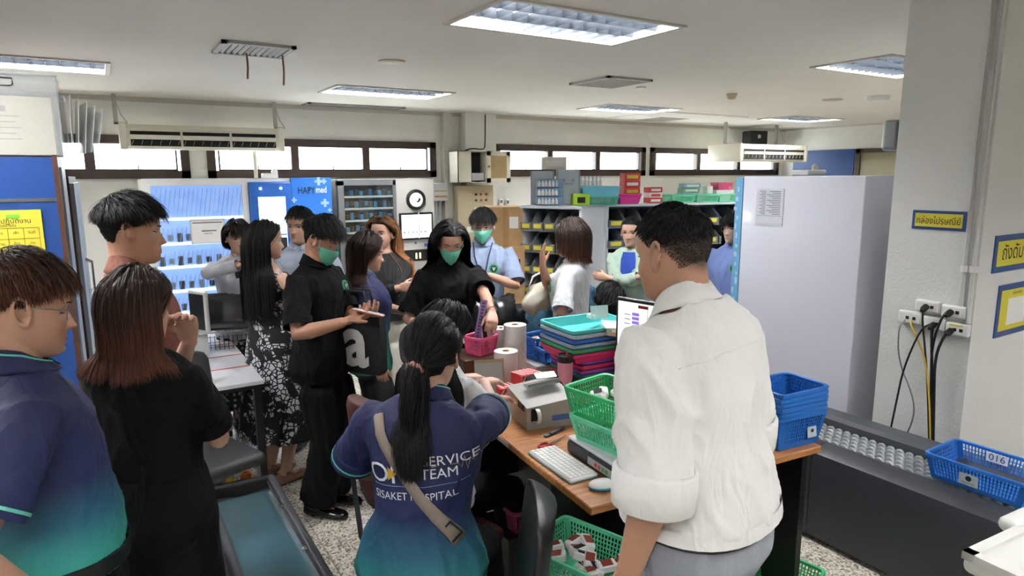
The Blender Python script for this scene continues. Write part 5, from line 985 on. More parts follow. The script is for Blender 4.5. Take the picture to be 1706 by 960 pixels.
            ls = MB(); pts = [s.Mh @ (c + Vector((math.sin(R(a)) * math.cos(R(lid)), math.cos(R(a)) * math.cos(R(lid)), math.sin(R(lid)))) * r * 1.15) for a in range(-75, 76, 15)]
            ls.tube(pts, .0017 * s.hs, 5).build('eyelash', mat('lash', '#0b0807', .6), s.root)
            pts = []; 
            for i in range(7):
                x = .014 + i * .0062; t = .585 + .014 * math.sin(i / 6 * PI * .8) - .002 * i / 6; hx, hy_, hz = head_surf(np.array([t]), np.array([math.asin(min(1, x / .072))]), s.fem)
                pts.append(s.Mh @ (Vector((sd * x, float(hy_[0]) + .0005, float(hz[0]))) * s.hs))
            MB().tube(pts, [q * s.hs for q in (.0022, .003, .003, .0028, .0025, .002, .001)], 6).build('eyebrow', mat('brow_' + hairc, hairc, .7), s.root, smooth='all')
        return s
    def face_mask(s, col='#6fc3a8'):
        nx, nt_ = 17, 15; V = []
        for j in range(nt_):
            t = -.01 + .44 * j / (nt_ - 1)
            for i in range(nx):
                u = (i / (nx - 1) - .5) * 2; a = u * R(78); x, y, z = head_surf(np.array([max(t, .0)]), np.array([a]), s.fem, False)
                b = .016 * math.exp(-(u / .35) ** 2) * (math.exp(-((t - .33) / .12) ** 2)) + .006 * math.exp(-(u / .6) ** 2)
                pl = .0018 * math.sin(j * PI * .9) * (1 - abs(u) ** 4); p = Vector((float(x[0]) * 1.04, float(y[0]) * 1.02 + b + .006 + pl, (t - .5) * HH)); 
                p.y = max(p.y, .0); V.append(s.Mh @ (p * s.hs))
        o = MB().loft([V[j * nx:(j + 1) * nx] for j in range(nt_)], False, False).build('face_mask', mat('mask_' + col, col, .8, bump=.1, bump_s=500), s.root, smooth='all')
        q = o.modifiers.new('t', 'SOLIDIFY'); q.thickness = .002; q.offset = 1
        for sd, i in ((-1, 0), (1, nx - 1)):
            for j in (2, nt_ - 2):
                MB().tube([V[j * nx + i], s.Mh @ (Vector((sd * .078, .022, .0 + (.02 if j > 5 else -.02))) * s.hs), s.Mh @ (Vector((sd * .082, -.012, .03 if j > 5 else -.03)) * s.hs)], .0016, 6).build('ear_loop', M_white, o)
        return s
    def glasses(s, col='#5a5a5e', w=.0255, hgt=.019, r=.0014, drop=0):
        m = mat('glasses_' + col, col, .3, metal=.6); g = MB(); y = .084
        for sd in (-1, 1):
            pts = [Vector((sd * .032 + w * math.copysign(abs(math.cos(a)) ** .75, math.cos(a)), y - .006 * abs(math.cos(a)) * (1 if sd * math.cos(a) > 0 else 0), -.002 - drop + hgt * math.copysign(abs(math.sin(a)) ** .8, math.sin(a)))) for a in [2 * PI * k / 20 for k in range(21)]]
            g.tube([s.Mh @ (p * s.hs) for p in pts], r, 5, False)
            g.tube([s.Mh @ (Vector(p) * s.hs) for p in ((sd * .057, y - .006, .006 - drop), (sd * .072, y - .03, .008), (sd * .079, 0, .012), (sd * .08, -.015, .008))], r * 1.1, 5)
        g.tube([s.Mh @ (Vector(p) * s.hs) for p in ((-.008, y, .003 - drop), (0, y + .004, .005 - drop), (.008, y, .003 - drop))], r, 5)
        o = g.build('glasses', m, s.root, smooth='all'); return s
    # ---------------------------------------------------------- hair
    def collide(s, P, off):
        """push points out of the head and the upper body"""
        Mi = np.array(s.Mh.inverted()); Mf = np.array(s.Mh); Q = (P @ Mi[:3, :3].T + Mi[:3, 3]) / s.hs
        c = np.array([0, -.006, .006]); rad = np.array([.078, .094, .112]); rel = (Q - c) / rad; L = np.linalg.norm(rel, axis=1); tgt = 1 + off / .09
        k = np.where((L < tgt) & (L > 1e-6) & (Q[:, 2] > .055), tgt / np.maximum(L, 1e-6), 1); Q = c + rel * k[:, None] * rad
        t_ = Q[:, 2] / HH + .5; tc_ = np.clip(t_, .0, .93); yf_, yb_, w_ = np.interp(tc_, *HYF), np.interp(tc_, *HYB), np.interp(tc_, *HW); ym_ = yb_ * .55 + yf_ * .45
        hd_ = np.where(Q[:, 1] > ym_, yf_ - ym_, ym_ - yb_) + .002 + off; hw_ = w_ + .002 + off; u_, v_ = (Q[:, 1] - ym_) / hd_, Q[:, 0] / hw_; L_ = np.sqrt(u_ * u_ + v_ * v_)
        k_ = np.where((L_ < 1) & (L_ > 1e-6) & (t_ > -.02) & (t_ < .90), 1 / np.maximum(L_, 1e-6), 1); Q[:, 1] = ym_ + u_ * k_ * hd_; Q[:, 0] = v_ * k_ * hw_
        P = (Q * s.hs) @ Mf[:3, :3].T + Mf[:3, 3]
        zs = np.array([r[0] for r in s.T]); zc = np.array([s.bend((0, r[3], r[0])) for r in s.T]); order = np.argsort(zc[:, 2])
        z = P[:, 2]; hw = np.interp(z, zc[order, 2], np.array([r[1] for r in s.T])[order]) + .018 + off; hd = np.interp(z, zc[order, 2], np.array([r[2] for r in s.T])[order]) + .018 + off
        cx = np.interp(z, zc[order, 2], zc[order, 0]); cy = np.interp(z, zc[order, 2], zc[order, 1]); on = z < zc[order, 2][-1]
        rx, ry = (P[:, 0] - cx) / hw, (P[:, 1] - cy) / hd; L = np.sqrt(rx * rx + ry * ry); k = np.where(on & (L < 1) & (L > 1e-6), 1 / np.maximum(L, 1e-6), 1)
        P = P.copy(); P[:, 0] = cx + rx * k * hw; P[:, 1] = cy + ry * k * hd; return P
    def hair(s, n=1500, length=.05, style='short', root='#0d0a09', tip=None, steps=8, width=.0035, part=0.0, lift=.35, fringe=0, sides=1.0, back=1.0, wave=0.0, curl_in=0.0, thick=.016, line=None, seed=1, tie=None, tail=.32, sweep=(0, 1, 0), grav=.14, front_len=None, var=.28, keepface=True, cap=.001, tipw=1.2):
        g = np.random.default_rng(seed); tip = tip or root
        la = [0, 35, 58, 74, 84, 104, 130, 180]; lt = line or [.82, .81, .76, .60, .46, .50, .30, .20]
        N = n * 3; T = g.uniform(.15, .997, N); A = g.uniform(-PI, PI, N); keep = T > np.interp(np.degrees(np.abs(A)), la, lt); T, A = T[keep][:n], A[keep][:n]; N = len(T)
        x, y, z = head_surf(T, A, s.fem, False); P = np.stack([x, y, z], 1); Nn = P - np.array([0, -.006, -.0]); Nn /= np.linalg.norm(Nn, axis=1)[:, None]
        if style == 'short': P = P + Nn * .003
        lay = .0045 + g.random(N) * thick
        front = np.clip((P[:, 1]) / .08, -1, 1); topn = np.clip((P[:, 2] - .02) / .08, 0, 1)
        if style in ('short', 'buzz'):
            sw = np.array(sweep); D = np.tile(sw, (N, 1)).astype(float); cr = np.array([.0, -.05, .11]); rad = P - cr; rad /= np.linalg.norm(rad, axis=1)[:, None]
            D = D * topn[:, None] * .8 + rad * .9 + g.normal(0, .34, (N, 3)); D[:, 2] -= (1 - topn) * .9
            D -= Nn * np.sum(D * Nn, 1)[:, None]; D /= np.linalg.norm(D, axis=1)[:, None]; lay = lay * (.2 + .8 * np.clip(topn * 1.5, 0, 1)); lf = lift * (.1 + .9 * topn) * g.uniform(.6, 1.3, N); D = D + Nn * lf[:, None]
            Ln = length * (.35 + .65 * topn) * g.uniform(.5, 1.25, N) * (sides + (1 - sides) * np.clip(topn * 1.6, 0, 1))
            if fringe: Ln = Ln + fringe * np.clip(front, 0, 1) * topn
        elif style == 'long':
            sg = np.sign(P[:, 0] - part + 1e-5); wq = np.clip(.55 + front * 1.2, .10, 1); D = np.stack([sg * wq, -.45 * np.ones(N), -.5 - .7 * (1 - wq)], 1); D[:, 1] -= .5 * np.clip(front, 0, 1) * (1 if keepface else 0)
            if fringe:
                fz = (front > .55) & (np.abs(P[:, 0]) < .055); D[fz] = np.array([0, 1., -.5]) + g.normal(0, .12, (fz.sum(), 3))
            D -= Nn * np.sum(D * Nn, 1)[:, None]; D /= np.linalg.norm(D, axis=1)[:, None]; D += Nn * .15; Ln = (P[:, 2] + .115) * .6 + length * g.uniform(.82, 1.06, N)
            if fringe: Ln[fz] = fringe * g.uniform(.85, 1.1, fz.sum())
            if front_len: Ln = np.where(front > .3, np.minimum(Ln, front_len * g.uniform(.8, 1.1, N)), Ln)
        elif style == 'tied':
            tp = np.array(tie); D = tp - P; Ln = np.linalg.norm(D, axis=1) * 1.22; D -= Nn * np.sum(D * Nn, 1)[:, None]; D /= np.linalg.norm(D, axis=1)[:, None]
        Mf = np.array(s.Mh); W = (P * s.hs) @ Mf[:3, :3].T + Mf[:3, 3]; Dw = D @ Mf[:3, :3].T; Dw /= np.linalg.norm(Dw, axis=1)[:, None]
        pts = [W.copy()]; st = (Ln * s.hs / steps)[:, None]; ph = g.uniform(0, 6.28, N); G = np.array([0, 0, -1.0])
        tw = None
        if style == 'tied': tw = (np.array(tie) * s.hs) @ Mf[:3, :3].T + Mf[:3, 3]
        for i in range(steps):
            if style == 'tied':
                d = tw - W; d /= np.maximum(np.linalg.norm(d, axis=1), 1e-4)[:, None]; Dw = Dw * .5 + d * .7
            else:
                gq = grav if style != 'long' else min(.22 + .1 * i, .75)
                Dw = Dw * (1 - gq) + G * gq
                if style == 'long' and keepface:
                    Mi_ = np.array(s.Mh.inverted()); Q_ = (W @ Mi_[:3, :3].T + Mi_[:3, 3]) / s.hs; fz_ = ((Q_[:, 1] > -.005) & (Q_[:, 2] < .085) & (Q_[:, 2] > -.16)).astype(float)
                    if fringe: fz_[fz] = 0
                    Dw = Dw + (fz_ * .55)[:, None] * (-Mf[:3, 1])[None]
                if wave: Dw = Dw + np.stack([np.sin(ph * .3 + i * .9), np.cos(ph * .3 + i * .9), 0 * ph], 1) * wave
                if curl_in and i > steps * .6:
                    c_ = np.array(s.hc)[None] - W; c_[:, 2] = 0; Dw = Dw + c_ / np.maximum(np.linalg.norm(c_, axis=1), .02)[:, None] * curl_in
            Dw /= np.linalg.norm(Dw, axis=1)[:, None]; W = W + Dw * st
            if style == 'tied':
                dd = np.linalg.norm(W - tw, axis=1); near = dd < .03; W2 = s.collide(W, lay * .5); W = np.where(near[:, None], W, W2)
            else: W = s.collide(W, lay + (.0 if style != 'long' else .002))
            pts.append(W.copy())
        if style == 'tied':
            s.tailpt = tw
            n2 = int(n * .8); W = tw + g.normal(0, .012, (n2, 3)); Dw = (np.array(s.Mh3 @ Vector((0, -1, -.25)))[None] + g.normal(0, .18, (n2, 3))); st2 = (tail * g.uniform(.6, 1.1, n2) / steps)[:, None]; P2 = [W.copy()]; ph2 = g.uniform(0, 6.28, n2)
            for i in range(steps):
                Dw = Dw * .55 + G * .6 + np.stack([np.sin(i * .8 + ph2 * .25), np.cos(i * .8 + ph2 * .25), 0 * ph2], 1) * .12; Dw /= np.linalg.norm(Dw, axis=1)[:, None]; W = s.collide(W + Dw * st2, .004 + .02 * g.random(n2)); P2.append(W.copy())
            pts = [np.concatenate([a, b]) for a, b in zip(pts, P2)]; N = N + n2
        S = np.stack(pts, 1); K = S.shape[1]; tan = np.gradient(S, axis=1); ctr = np.array(s.hc)[None, None]; out = S - ctr; low = S[:, :, 2] < s.hc.z - .06; out[:, :, 2] = np.where(low, 0, out[:, :, 2])
        sd = np.cross(tan, out); sd /= np.maximum(np.linalg.norm(sd, axis=2), 1e-6)[:, :, None]; wd = width * s.hs * g.uniform(.7, 1.3, N)[:, None] * (1 - .85 * np.linspace(0, 1, K)[None] ** 2.2)
        jit = out / np.maximum(np.linalg.norm(out, axis=2), 1e-6)[:, :, None] * (g.normal(0, .25, (N, 1)) * wd)[:, :, None]
        Lp, Rp = S + sd * wd[:, :, None] * .5 + jit, S - sd * wd[:, :, None] * .5 - jit
        V = np.stack([Lp, Rp], 2).reshape(-1, 3); base = np.arange(N)[:, None] * K * 2 + np.arange(K - 1)[None] * 2; Fq = np.stack([base, base + 1, base + 3, base + 2], 2).reshape(-1, 4)
        r_, t_ = np.array(srgb(root)[:3]), np.array(srgb(tip)[:3]); u = np.linspace(0, 1, K)[None, :, None] ** tipw; C = (r_ * (1 - u) + t_ * u) * (1 + g.normal(0, var, (N, 1, 1))).clip(.35, 2.2); C = np.repeat(C[:, :, None], 2, 2).reshape(-1, 3)
        # close-fitting layer beneath the strands
        na, nt_ = 40, 24; cv = []; A2 = np.linspace(-PI, PI, na, endpoint=False)
        for a in A2:
            t0 = float(np.interp(math.degrees(abs(a)), la, lt)) - .01; tt = np.linspace(t0, 1, nt_); x, y, z = head_surf(tt, np.full(nt_, a), s.fem, False); q = np.stack([x, y, z], 1); nn = q - np.array([0, -.006, 0]); nn /= np.linalg.norm(nn, axis=1)[:, None]; cv.append(q + nn * (.0008 + cap * np.sqrt(np.clip((tt - t0) * 6, 0, 1)))[:, None])
        cv = np.concatenate(cv); cv = (cv * s.hs) @ Mf[:3, :3].T + Mf[:3, 3]; cf = np.array([[i * nt_ + j, ((i + 1) % na) * nt_ + j, ((i + 1) % na) * nt_ + j + 1, i * nt_ + j + 1] for i in range(na) for j in range(nt_ - 1)]); o0 = len(V)
        V = np.concatenate([V, cv]); Fq = np.concatenate([Fq, cf + o0]); C = np.concatenate([C, np.tile(r_ * .8, (len(cv), 1))])
        me = bpy.data.meshes.new('hair'); me.vertices.add(len(V)); me.loops.add(Fq.size); me.polygons.add(len(Fq)); me.vertices.foreach_set('co', V.astype(np.float32).ravel()); me.loops.foreach_set('vertex_index', Fq.astype(np.int32).ravel()); me.polygons.foreach_set('loop_start', np.arange(0, Fq.size, 4, dtype=np.int32)); me.update(calc_edges=True); me.shade_smooth()
        vcol(me, 'hair', np.clip(C, 0, 1)); me.materials.append(hair_mat()); link('hair', me, s.root); return s
    # ---------------------------------------------------------- clothes
    def sleeve_pts(s, sd, fr, k0=0):
        a = s.arms[sd]; sh, e, w1 = a['sh'], a['e'], a['w']; l1 = (e - sh).length; l2 = (w1 - e).length; L = l1 + l2; end = fr * L
        f = lambda q: sh.lerp(e, q / l1) if q <= l1 else e.lerp(w1, (q - l1) / l2)
        return f, end, l1
    def shirt(s, m, hem=.86, sleeve=.42, off=.014, cuff=None, collar='polo', collar_m=None, amp=.006, sl_r=(.068, .074), name='shirt', hem_flare=.012, cuff_m=None, seed=0, vox=.011, neck=1.455, open_=False, smooth=5, k=(10, 10, 6), weight=None, shear=.5, hem_band=True):
        k_ = s.sc; mb = MB(); rows = [r for r in s.T if hem * k_ < r[0] < neck * k_]; rows = [s.row_at(hem * k_)] + rows + [s.row_at(neck * k_)]
        fl = lambda z: off + hem_flare * max(0, 1 - (z - hem * k_) / (.2 * k_))
        mb.loft([s.tring(r, fl(r[0]), 28) for r in rows])
        gg = s.girth ** .6; gf = gg * (.9 if s.fem else 1) * k_; ends = {}
        for sd in s.arms:
            if sleeve <= 0: continue
            f, end, l1 = s.sleeve_pts(sd, sleeve); inn = s.bend((sd * .045 * k_, -.018 * k_, 1.418 * k_)); n = 4 if end <= l1 else 9
            P = [inn] + [f(end * i / n) for i in range(n + 1)]; rr = [.050 * gf] + [(sl_r[0] * (.92 + .08 * min(1, i / 2)) + (sl_r[1] - sl_r[0]) * i / n) * gf for i in range(n + 1)]
            if sleeve > .9:  # long: taper to the wrist
                rr = [.050 * gf] + [np.interp(i / n, [0, .12, .3, .55, .9, 1], [sl_r[0] * .92, sl_r[0], sl_r[0] * .95, sl_r[0] * .84, sl_r[1], sl_r[1]]) * gf for i in range(n + 1)]
            mb.tube(P, rr, 18); ends[sd] = (f(end), (f(end) - f(end - .02)).normalized(), rr[-1])
        me = remesh(mb, vox, smooth, .5); wrinkle(me, amp, k, seed, weight=weight, shear=shear); me.materials.append(m); o = link(name, me, s.root); s.top = o
        for sd, (p, d, r) in ends.items():
            cb = MB(); x, y = frame_from(d); lo, hi = -.038, .012
            ring = lambda q, rr: [p + d * q + x * math.cos(2 * PI * j / 24) * rr + y * math.sin(2 * PI * j / 24) * rr for j in range(24)]
            cb.loft([ring(hi - .004, r * .93), ring(hi, r * .97), ring(hi, r + .003), ring(lo, r + .003), ring(lo, r * .93)], False); c = cb.build('sleeve_cuff', cuff_m or m, o, smooth=True)
            if cuff: MB().loft([ring(-.004, r + .0035), ring(-.004, r + .0048), ring(-.011, r + .0048), ring(-.011, r + .0035)], False).build('cuff_stripe', cuff, c)
        if hem_band:
            z = hem * k_; r0 = s.row_at(z); hb = MB(); a = s.tring(r0, fl(z) * .8, 36); b = s.tring((z - .012, *r0[1:]), fl(z) + .003, 36); c = s.tring((z + .02, *s.row_at(z + .02)[1:]), fl(z) + .003, 36); d = s.tring((z - .012, *r0[1:]), fl(z) * .7, 36)
            hb.loft([c, b, d, a], False).build('hem', m, o, smooth=True)
        if collar:
            cm = collar_m or m; cb = MB(); n = 32; h = {'polo': .05, 'crew': .012, 'shirt': .06, 'lapel': .03}[collar]; gap = {'polo': .22, 'crew': 0, 'shirt': .16, 'lapel': .8}[collar]; rows_ = []
            base = s.bend((0, -.016 * k_, 1.458 * k_)); tl = s.bendrot(1.46 * k_); nr = (.053 if s.fem else .060) * k_ * gg
            for rr, zz in ((nr * 1.06, -.005), (nr * 1.0, h * .55), (nr * 1.03, h), (nr * 1.16, h * .92), (nr * 1.42, h * .2), (nr * 1.56, -.004)) if collar in ('polo', 'shirt') else ((nr * 1.3, -.012), (nr * 1.12, .004), (nr * 1.04, h), (nr * 1.0, 0)):
                rows_.append([base + tl @ Vector((math.sin(a) * rr, -math.cos(a) * rr * .95 + .006 * (1 + math.cos(a)), zz * (.35 + .65 * (.5 + .5 * math.cos(a * .85))) - .022 * k_ * max(0, -math.cos(a)))) for a in np.linspace(-PI + gap, PI - gap, n)])
            c = cb.loft(rows_, False, False).build('collar', cm, o, smooth='all'); q = c.modifiers.new('t', 'SOLIDIFY'); q.thickness = .003
            s.collar = c
            if cuff and collar == 'polo': MB().tube([p + Vector((0, 0, .001)) for p in [rows_[3][i].lerp(rows_[4][i], .12) * 1 + (rows_[4][i] - base) * .02 for i in range(n)]], .0028, 6).build('collar_stripe', cuff, o)
        return s
    def pants(s, m, waist=.99, ankle=.09, off=.012, r=(.098, .085, .075), amp=.005, name='trousers', vox=.012, seed=3, k=(8, 8, 3), belt=None):
        k_ = s.sc; mb = MB(); rows = [rr for rr in s.T if rr[0] < waist * k_] + [s.row_at(waist * k_)]
        mb.loft([s.tring(rr, off, 28) for rr in rows]); gg = s.girth ** .6 * k_
        for sd, l in s.legs.items():
            h_, kn, an = l['h'], l['k'], l['a']; e = kn.lerp(an, 1 - max(0, ankle - .085) / .4)
            mb.tube([h_ + Vector((0, 0, .03)), h_.lerp(kn, .3), h_.lerp(kn, .7), kn, kn.lerp(e, .5), e], [q * gg for q in (r[0] * .96, r[0], (r[0] + r[1]) / 2, r[1], (r[1] + r[2]) / 2, r[2])], 18)
        me = remesh(mb, vox, 5); wrinkle(me, amp, k, seed); me.materials.append(m); o = link(name, me, s.root)
        if belt:
            z = waist * k_; ra = s.row_at(z); rb = s.row_at(z - .035); MB().loft([s.tring(ra, off + .001, 36), s.tring(ra, off + .007, 36), s.tring(rb, off + .008, 36), s.tring(rb, off + .001, 36)], False).build('belt', belt, o, smooth=True)
        return s
    def skirt(s, m, waist=1.0, hem=.3, flare=.09, off=.014, amp=.01, name='skirt', vox=.012, seed=4, k=(10, 10, 1.5)):
        k_ = s.sc; mb = MB(); rows = [s.row_at(waist * k_), s.row_at(.96 * k_), s.row_at(.88 * k_)]; hip = s.row_at(.88 * k_); rings = [s.tring(r_, off, 30) for r_ in rows]
        for i in range(1, 8):
            z = (.88 + (hem - .88) * i / 7) * k_; q = i / 7; rings.append([Vector((math.cos(2 * PI * j / 30) * (hip[1] + off + flare * q), hip[3] + math.sin(2 * PI * j / 30) * (hip[2] + off + flare * q * .9), z + s.dz)) for j in range(30)])
        mb.loft(rings); me = remesh(mb, vox, 4); wrinkle(me, amp, k, seed, weight=lambda P: np.clip((.95 * k_ - P[:, 2]) / .4, .1, 1)); me.materials.append(m); link(name, me, s.root); return s
    def shoes(s, m, sole=None, h=.0):
        for sd, l in s.legs.items():
            k = s.sc; a = Vector(l['a']); a.z = 0; mb = MB(); rings = []
            for y, hw, top in ((-.085, .012, .045), (-.08, .026, .062), (-.05, .034, .085), (0, .036, .085), (.05, .042, .065), (.11, .046, .052), (.16, .036, .042), (.185, .014, .03)):
                rings.append([a + Vector((math.cos(q) * hw * k, y * k, max(.003, .03 * k + (top - .03) * k * max(0, math.sin(q)) + min(0, math.sin(q)) * .027 * k))) for q in [2 * PI * j / 14 for j in range(14)]])
            mb.loft(rings).build('shoe', m, s.root, smooth='all')
        return s
    def badge(s, m_rim, m_in, pos, r=.03):
        """round embroidered badge laid on the shirt at a body point"""
        me = s.top.data; bv = BVHTree.FromObject(s.top, bpy.context.evaluated_depsgraph_get()); p = s.bend(pos); M = s.bendrot(pos[2]); d = M @ Vector((0, 1, 0))
        hit = bv.ray_cast(p + d * .4, -d)
        if hit[0] is None: return s
        o = MB().lathe([(r, -.004), (r, .003), (r * .98, .0045), (r * .78, .0045)], hit[0], 20, True, hit[1]).build('badge', m_rim, s.top, smooth=True)
        MB().lathe([(r * .72, .003), (r * .72, .0055)], hit[0], 20, True, hit[1]).build('emblem', m_in, o)
        q = Vector((0, 0, 1)).rotation_difference(hit[1]); mark = MB()
        for a, b in (((-.35, .25), (0, -.35)), ((.35, .25), (0, -.35)), ((0, .35), (0, -.4))): mark.tube([hit[0] + hit[1] * .006 + q @ Vector((0, 0, 0)) + (M @ Vector((u[0] * r, 0, u[1] * r))) for u in (a, b)], r * .09, 5)
        mark.build('emblem_mark', M_white, o); return s
# ------------------------------------------------------------------ fabrics
C_black = mat('black_pique', '#060608', .85, spec=.2, bump=.12, bump_s=900)
C_blackdress = mat('black_crepe', '#070709', .8, spec=.2, bump=.08, bump_s=600)
C_blackpant = mat('black_trouser_cloth', '#050509', .8, spec=.2)
C_greypant = mat('charcoal_trouser_cloth', '#3a3a40', .75, noise_s=60, noise_a=.05)
C_ltgrey = mat('light_grey_trouser_cloth', '#8d9199', .8, noise_s=200, noise_a=.06)
C_cream = mat('cream_trouser_cloth', '#cfc8ba', .8)
C_white = mat('white_shirt_cotton', '#e6e5e2', .8, bump=.06, bump_s=500)
C_whitepolo = mat('white_polo_cotton', '#d3d5d8', .8, bump=.06, bump_s=900)
C_salmon = mat('salmon_linen', '#7c4b3d', .85, noise_s=80, noise_a=.08)
C_blazer = mat('pale_grey_blazer_wool', '#b9b9bf', .8, noise_s=150, noise_a=.04)
C_uniform = mat('grey_blue_uniform_cotton', '#8694ae', .8, noise_s=120, noise_a=.04)
C_uniform2 = mat('lavender_blue_uniform_cotton', '#7485bd', .8, noise_s=120, noise_a=.04)
C_mint = mat('mint_knit', '#a9bfae', .9, bump=.2, bump_s=300)
C_royal = mat('royal_blue_cotton', '#1e3f9c', .8)
C_teal = mat('dark_teal_cotton', '#143f55', .8)
C_stripe = mat('aqua_stripe', '#66c9b4', .7)
C_sheer = mat('sheer_black', '#1b191b', .8)
M_green = mat('badge_green', '#3d9c6c', .7); M_dkgreen = mat('badge_dark_green', '#12402c', .7)
def polo(name, lo, hi):
    m = ramp_mat(name, [(0, '#3fae93'), (.22, '#2f8f86'), (.42, '#1e5b72'), (.62, '#1b2654'), (1, '#191e4a')], 'Z', lo, hi, .72, bump=.06)
    folds(m); return m
def floral():
    m = mat('floral_print', '#101013', .8); nt = m.node_tree; L = nt.links; b = nt.nodes['Principled BSDF']; tc = nt.nodes.new('ShaderNodeTexCoord')
    n = nt.nodes.new('ShaderNodeTexNoise'); n.inputs['Scale'].default_value = 13; n.inputs['Distortion'].default_value = .6; n.inputs['Detail'].default_value = 2; L.new(tc.outputs['Object'], n.inputs['Vector'])
    v = nt.nodes.new('ShaderNodeTexVoronoi'); v.feature = 'DISTANCE_TO_EDGE'; L.new(tc.outputs['Object'], v.inputs['Vector']); v.inputs['Scale'].default_value = 34
    cr = nt.nodes.new('ShaderNodeValToRGB'); cr.color_ramp.interpolation = 'CONSTANT'; e = cr.color_ramp.elements; e[0].color = srgb('#0f0f12'); e[1].position = .5; e[1].color = srgb('#c4c4c8')
    st_ = nt.nodes.new('ShaderNodeMath'); st_.operation = 'GREATER_THAN'; st_.inputs[1].default_value = .1; L.new(v.outputs['Distance'], st_.inputs[0]); s2_ = nt.nodes.new('ShaderNodeMath'); s2_.operation = 'GREATER_THAN'; s2_.inputs[1].default_value = .5; L.new(n.outputs['Fac'], s2_.inputs[0]); mu = nt.nodes.new('ShaderNodeMath'); mu.operation = 'MULTIPLY'; L.new(st_.outputs[0], mu.inputs[0]); L.new(s2_.outputs[0], mu.inputs[1])
    L.new(mu.outputs[0], cr.inputs[0]); L.new(cr.outputs[0], b.inputs['Base Color']); return m
def dots():
    m = mat('polka_dot_print', '#101013', .8); nt = m.node_tree; L = nt.links; b = nt.nodes['Principled BSDF']; tc = nt.nodes.new('ShaderNodeTexCoord')
    v = nt.nodes.new('ShaderNodeTexVoronoi'); v.inputs['Scale'].default_value = 26; v.inputs['Randomness'].default_value = .15; L.new(tc.outputs['Object'], v.inputs['Vector'])
    cr = nt.nodes.new('ShaderNodeValToRGB'); cr.color_ramp.interpolation = 'CONSTANT'; e = cr.color_ramp.elements; e[0].color = srgb('#d0d0d2'); e[1].position = .3; e[1].color = srgb('#0f0f12')
    L.new(v.outputs['Distance'], cr.inputs[0]); L.new(cr.outputs[0], b.inputs['Base Color']); return m
def folds(m, sx=5.0, sz=2.2, strength=.24):
    nt = m.node_tree; L = nt.links; b = nt.nodes['Principled BSDF']; tc = nt.nodes.new('ShaderNodeTexCoord'); mp = nt.nodes.new('ShaderNodeMapping'); mp.inputs['Scale'].default_value = (sx, sx, sz); mp.inputs['Rotation'].default_value = (.3, .35, 0); L.new(tc.outputs['Object'], mp.inputs[0])
    n = nt.nodes.new('ShaderNodeTexNoise'); n.inputs['Scale'].default_value = 2.2; n.inputs['Detail'].default_value = 2.5; n.inputs['Distortion'].default_value = .8; L.new(mp.outputs[0], n.inputs['Vector'])
    a = nt.nodes.new('ShaderNodeMath'); a.operation = 'PINGPONG'; a.inputs[1].default_value = .16; L.new(n.outputs['Fac'], a.inputs[0])
    bp = nt.nodes.new('ShaderNodeBump'); bp.inputs['Strength'].default_value = strength; bp.inputs['Distance'].default_value = .12; L.new(a.outputs[0], bp.inputs['Height'])
    old = b.inputs['Normal'].links
    if old: L.new(old[0].from_socket, bp.inputs['Normal'])
    L.new(bp.outputs[0], b.inputs['Normal'])
for m_ in (C_black, C_blackdress, C_white, C_whitepolo, C_salmon, C_blazer, C_uniform, C_uniform2, C_mint, C_teal, C_sheer): folds(m_)
for m_ in (C_blackpant, C_greypant, C_ltgrey, C_cream): folds(m_, 6, .8, .12)
C_floral, C_dots = floral(), dots()
def az(loc, ang): return math.degrees(math.atan2(loc[0], loc[1])) + ang
def P_(loc, ang, h, label, **k): return Person(loc, az(loc, ang), h, label=label, **k)
BL = '#0c0a0a'
# man in the left foreground, navy and teal polo
a = P_((-.185, 1.86), 86, 1.665, 'man in navy and teal polo with glasses, left foreground, arms hanging by his sides', girth=1.0, belly=.4, head=(0, 10, 0), vox=.0042, skin='#b88d76', jaw=1.06)
for sd in (1, -1): a.arm(sd, (sd * .23, -.03, .93), (sd * .5, -1, 0), d=(-sd * .5, -.1, -.8), n=(-sd, -.3, 0), curl=.5)
a.build_body().face(lid=-22, hairc='#2a1a12').glasses('#8c8a8c').hair(9360, .055, 'short', root='#1a110d', tip='#5d3520', fringe=.012, sides=.55, lift=.5, grav=.22, steps=8, seed=11, line=[.82, .81, .76, .64, .54, .57, .38, .27], width=0.0020, thick=.02, sweep=(.3, .8, .2))
a.shirt(polo('gradient_polo_a', .87, 1.36), sleeve=.36, hem=.955, off=.016, cuff=C_stripe, amp=.006, hem_flare=-.006, sl_r=(.068, .076), vox=.009, seed=2); a.pants(C_blackpant, waist=.985, belt=mat('belt_black', '#0b0b0c', .4)).shoes(M_black)
# woman in the black dress
b = P_((.06, 2.20), 40, 1.575, 'woman in short-sleeved black dress with brown shoulder-length hair, seen from behind', fem=True, girth=1.03, head=(12, 6, 0), vox=.0048, skin='#b8907c')
b.arm(1, b.W((.20, 2.38, 1.12)), (1, -.7, -.5), d=(-1, .3, 0), n=(0, -1, 0)); b.arm(-1, b.W((.20, 2.28, 1.34)), (-.3, .6, -1), d=(0, -.1, 1), n=(.3, -1, 0), curl=.7)
b.build_body().face(hairc='#2a1a14').hair(9360, .13, 'long', root='#1e1310', tip='#5b3322', steps=14, width=0.0026, wave=.05, part=.01, seed=12, thick=.014, var=.35)
b.shirt(C_blackdress, hem=.90, sleeve=.40, off=.016, collar='crew', amp=.009, name='dress_bodice', hem_band=False, seed=4, hem_flare=0, vox=.010, sl_r=(.062, .07)); b.skirt(C_blackdress, waist=1.05, hem=.42, flare=.015, off=.020, amp=.006, name='dress_skirt').shoes(M_black)
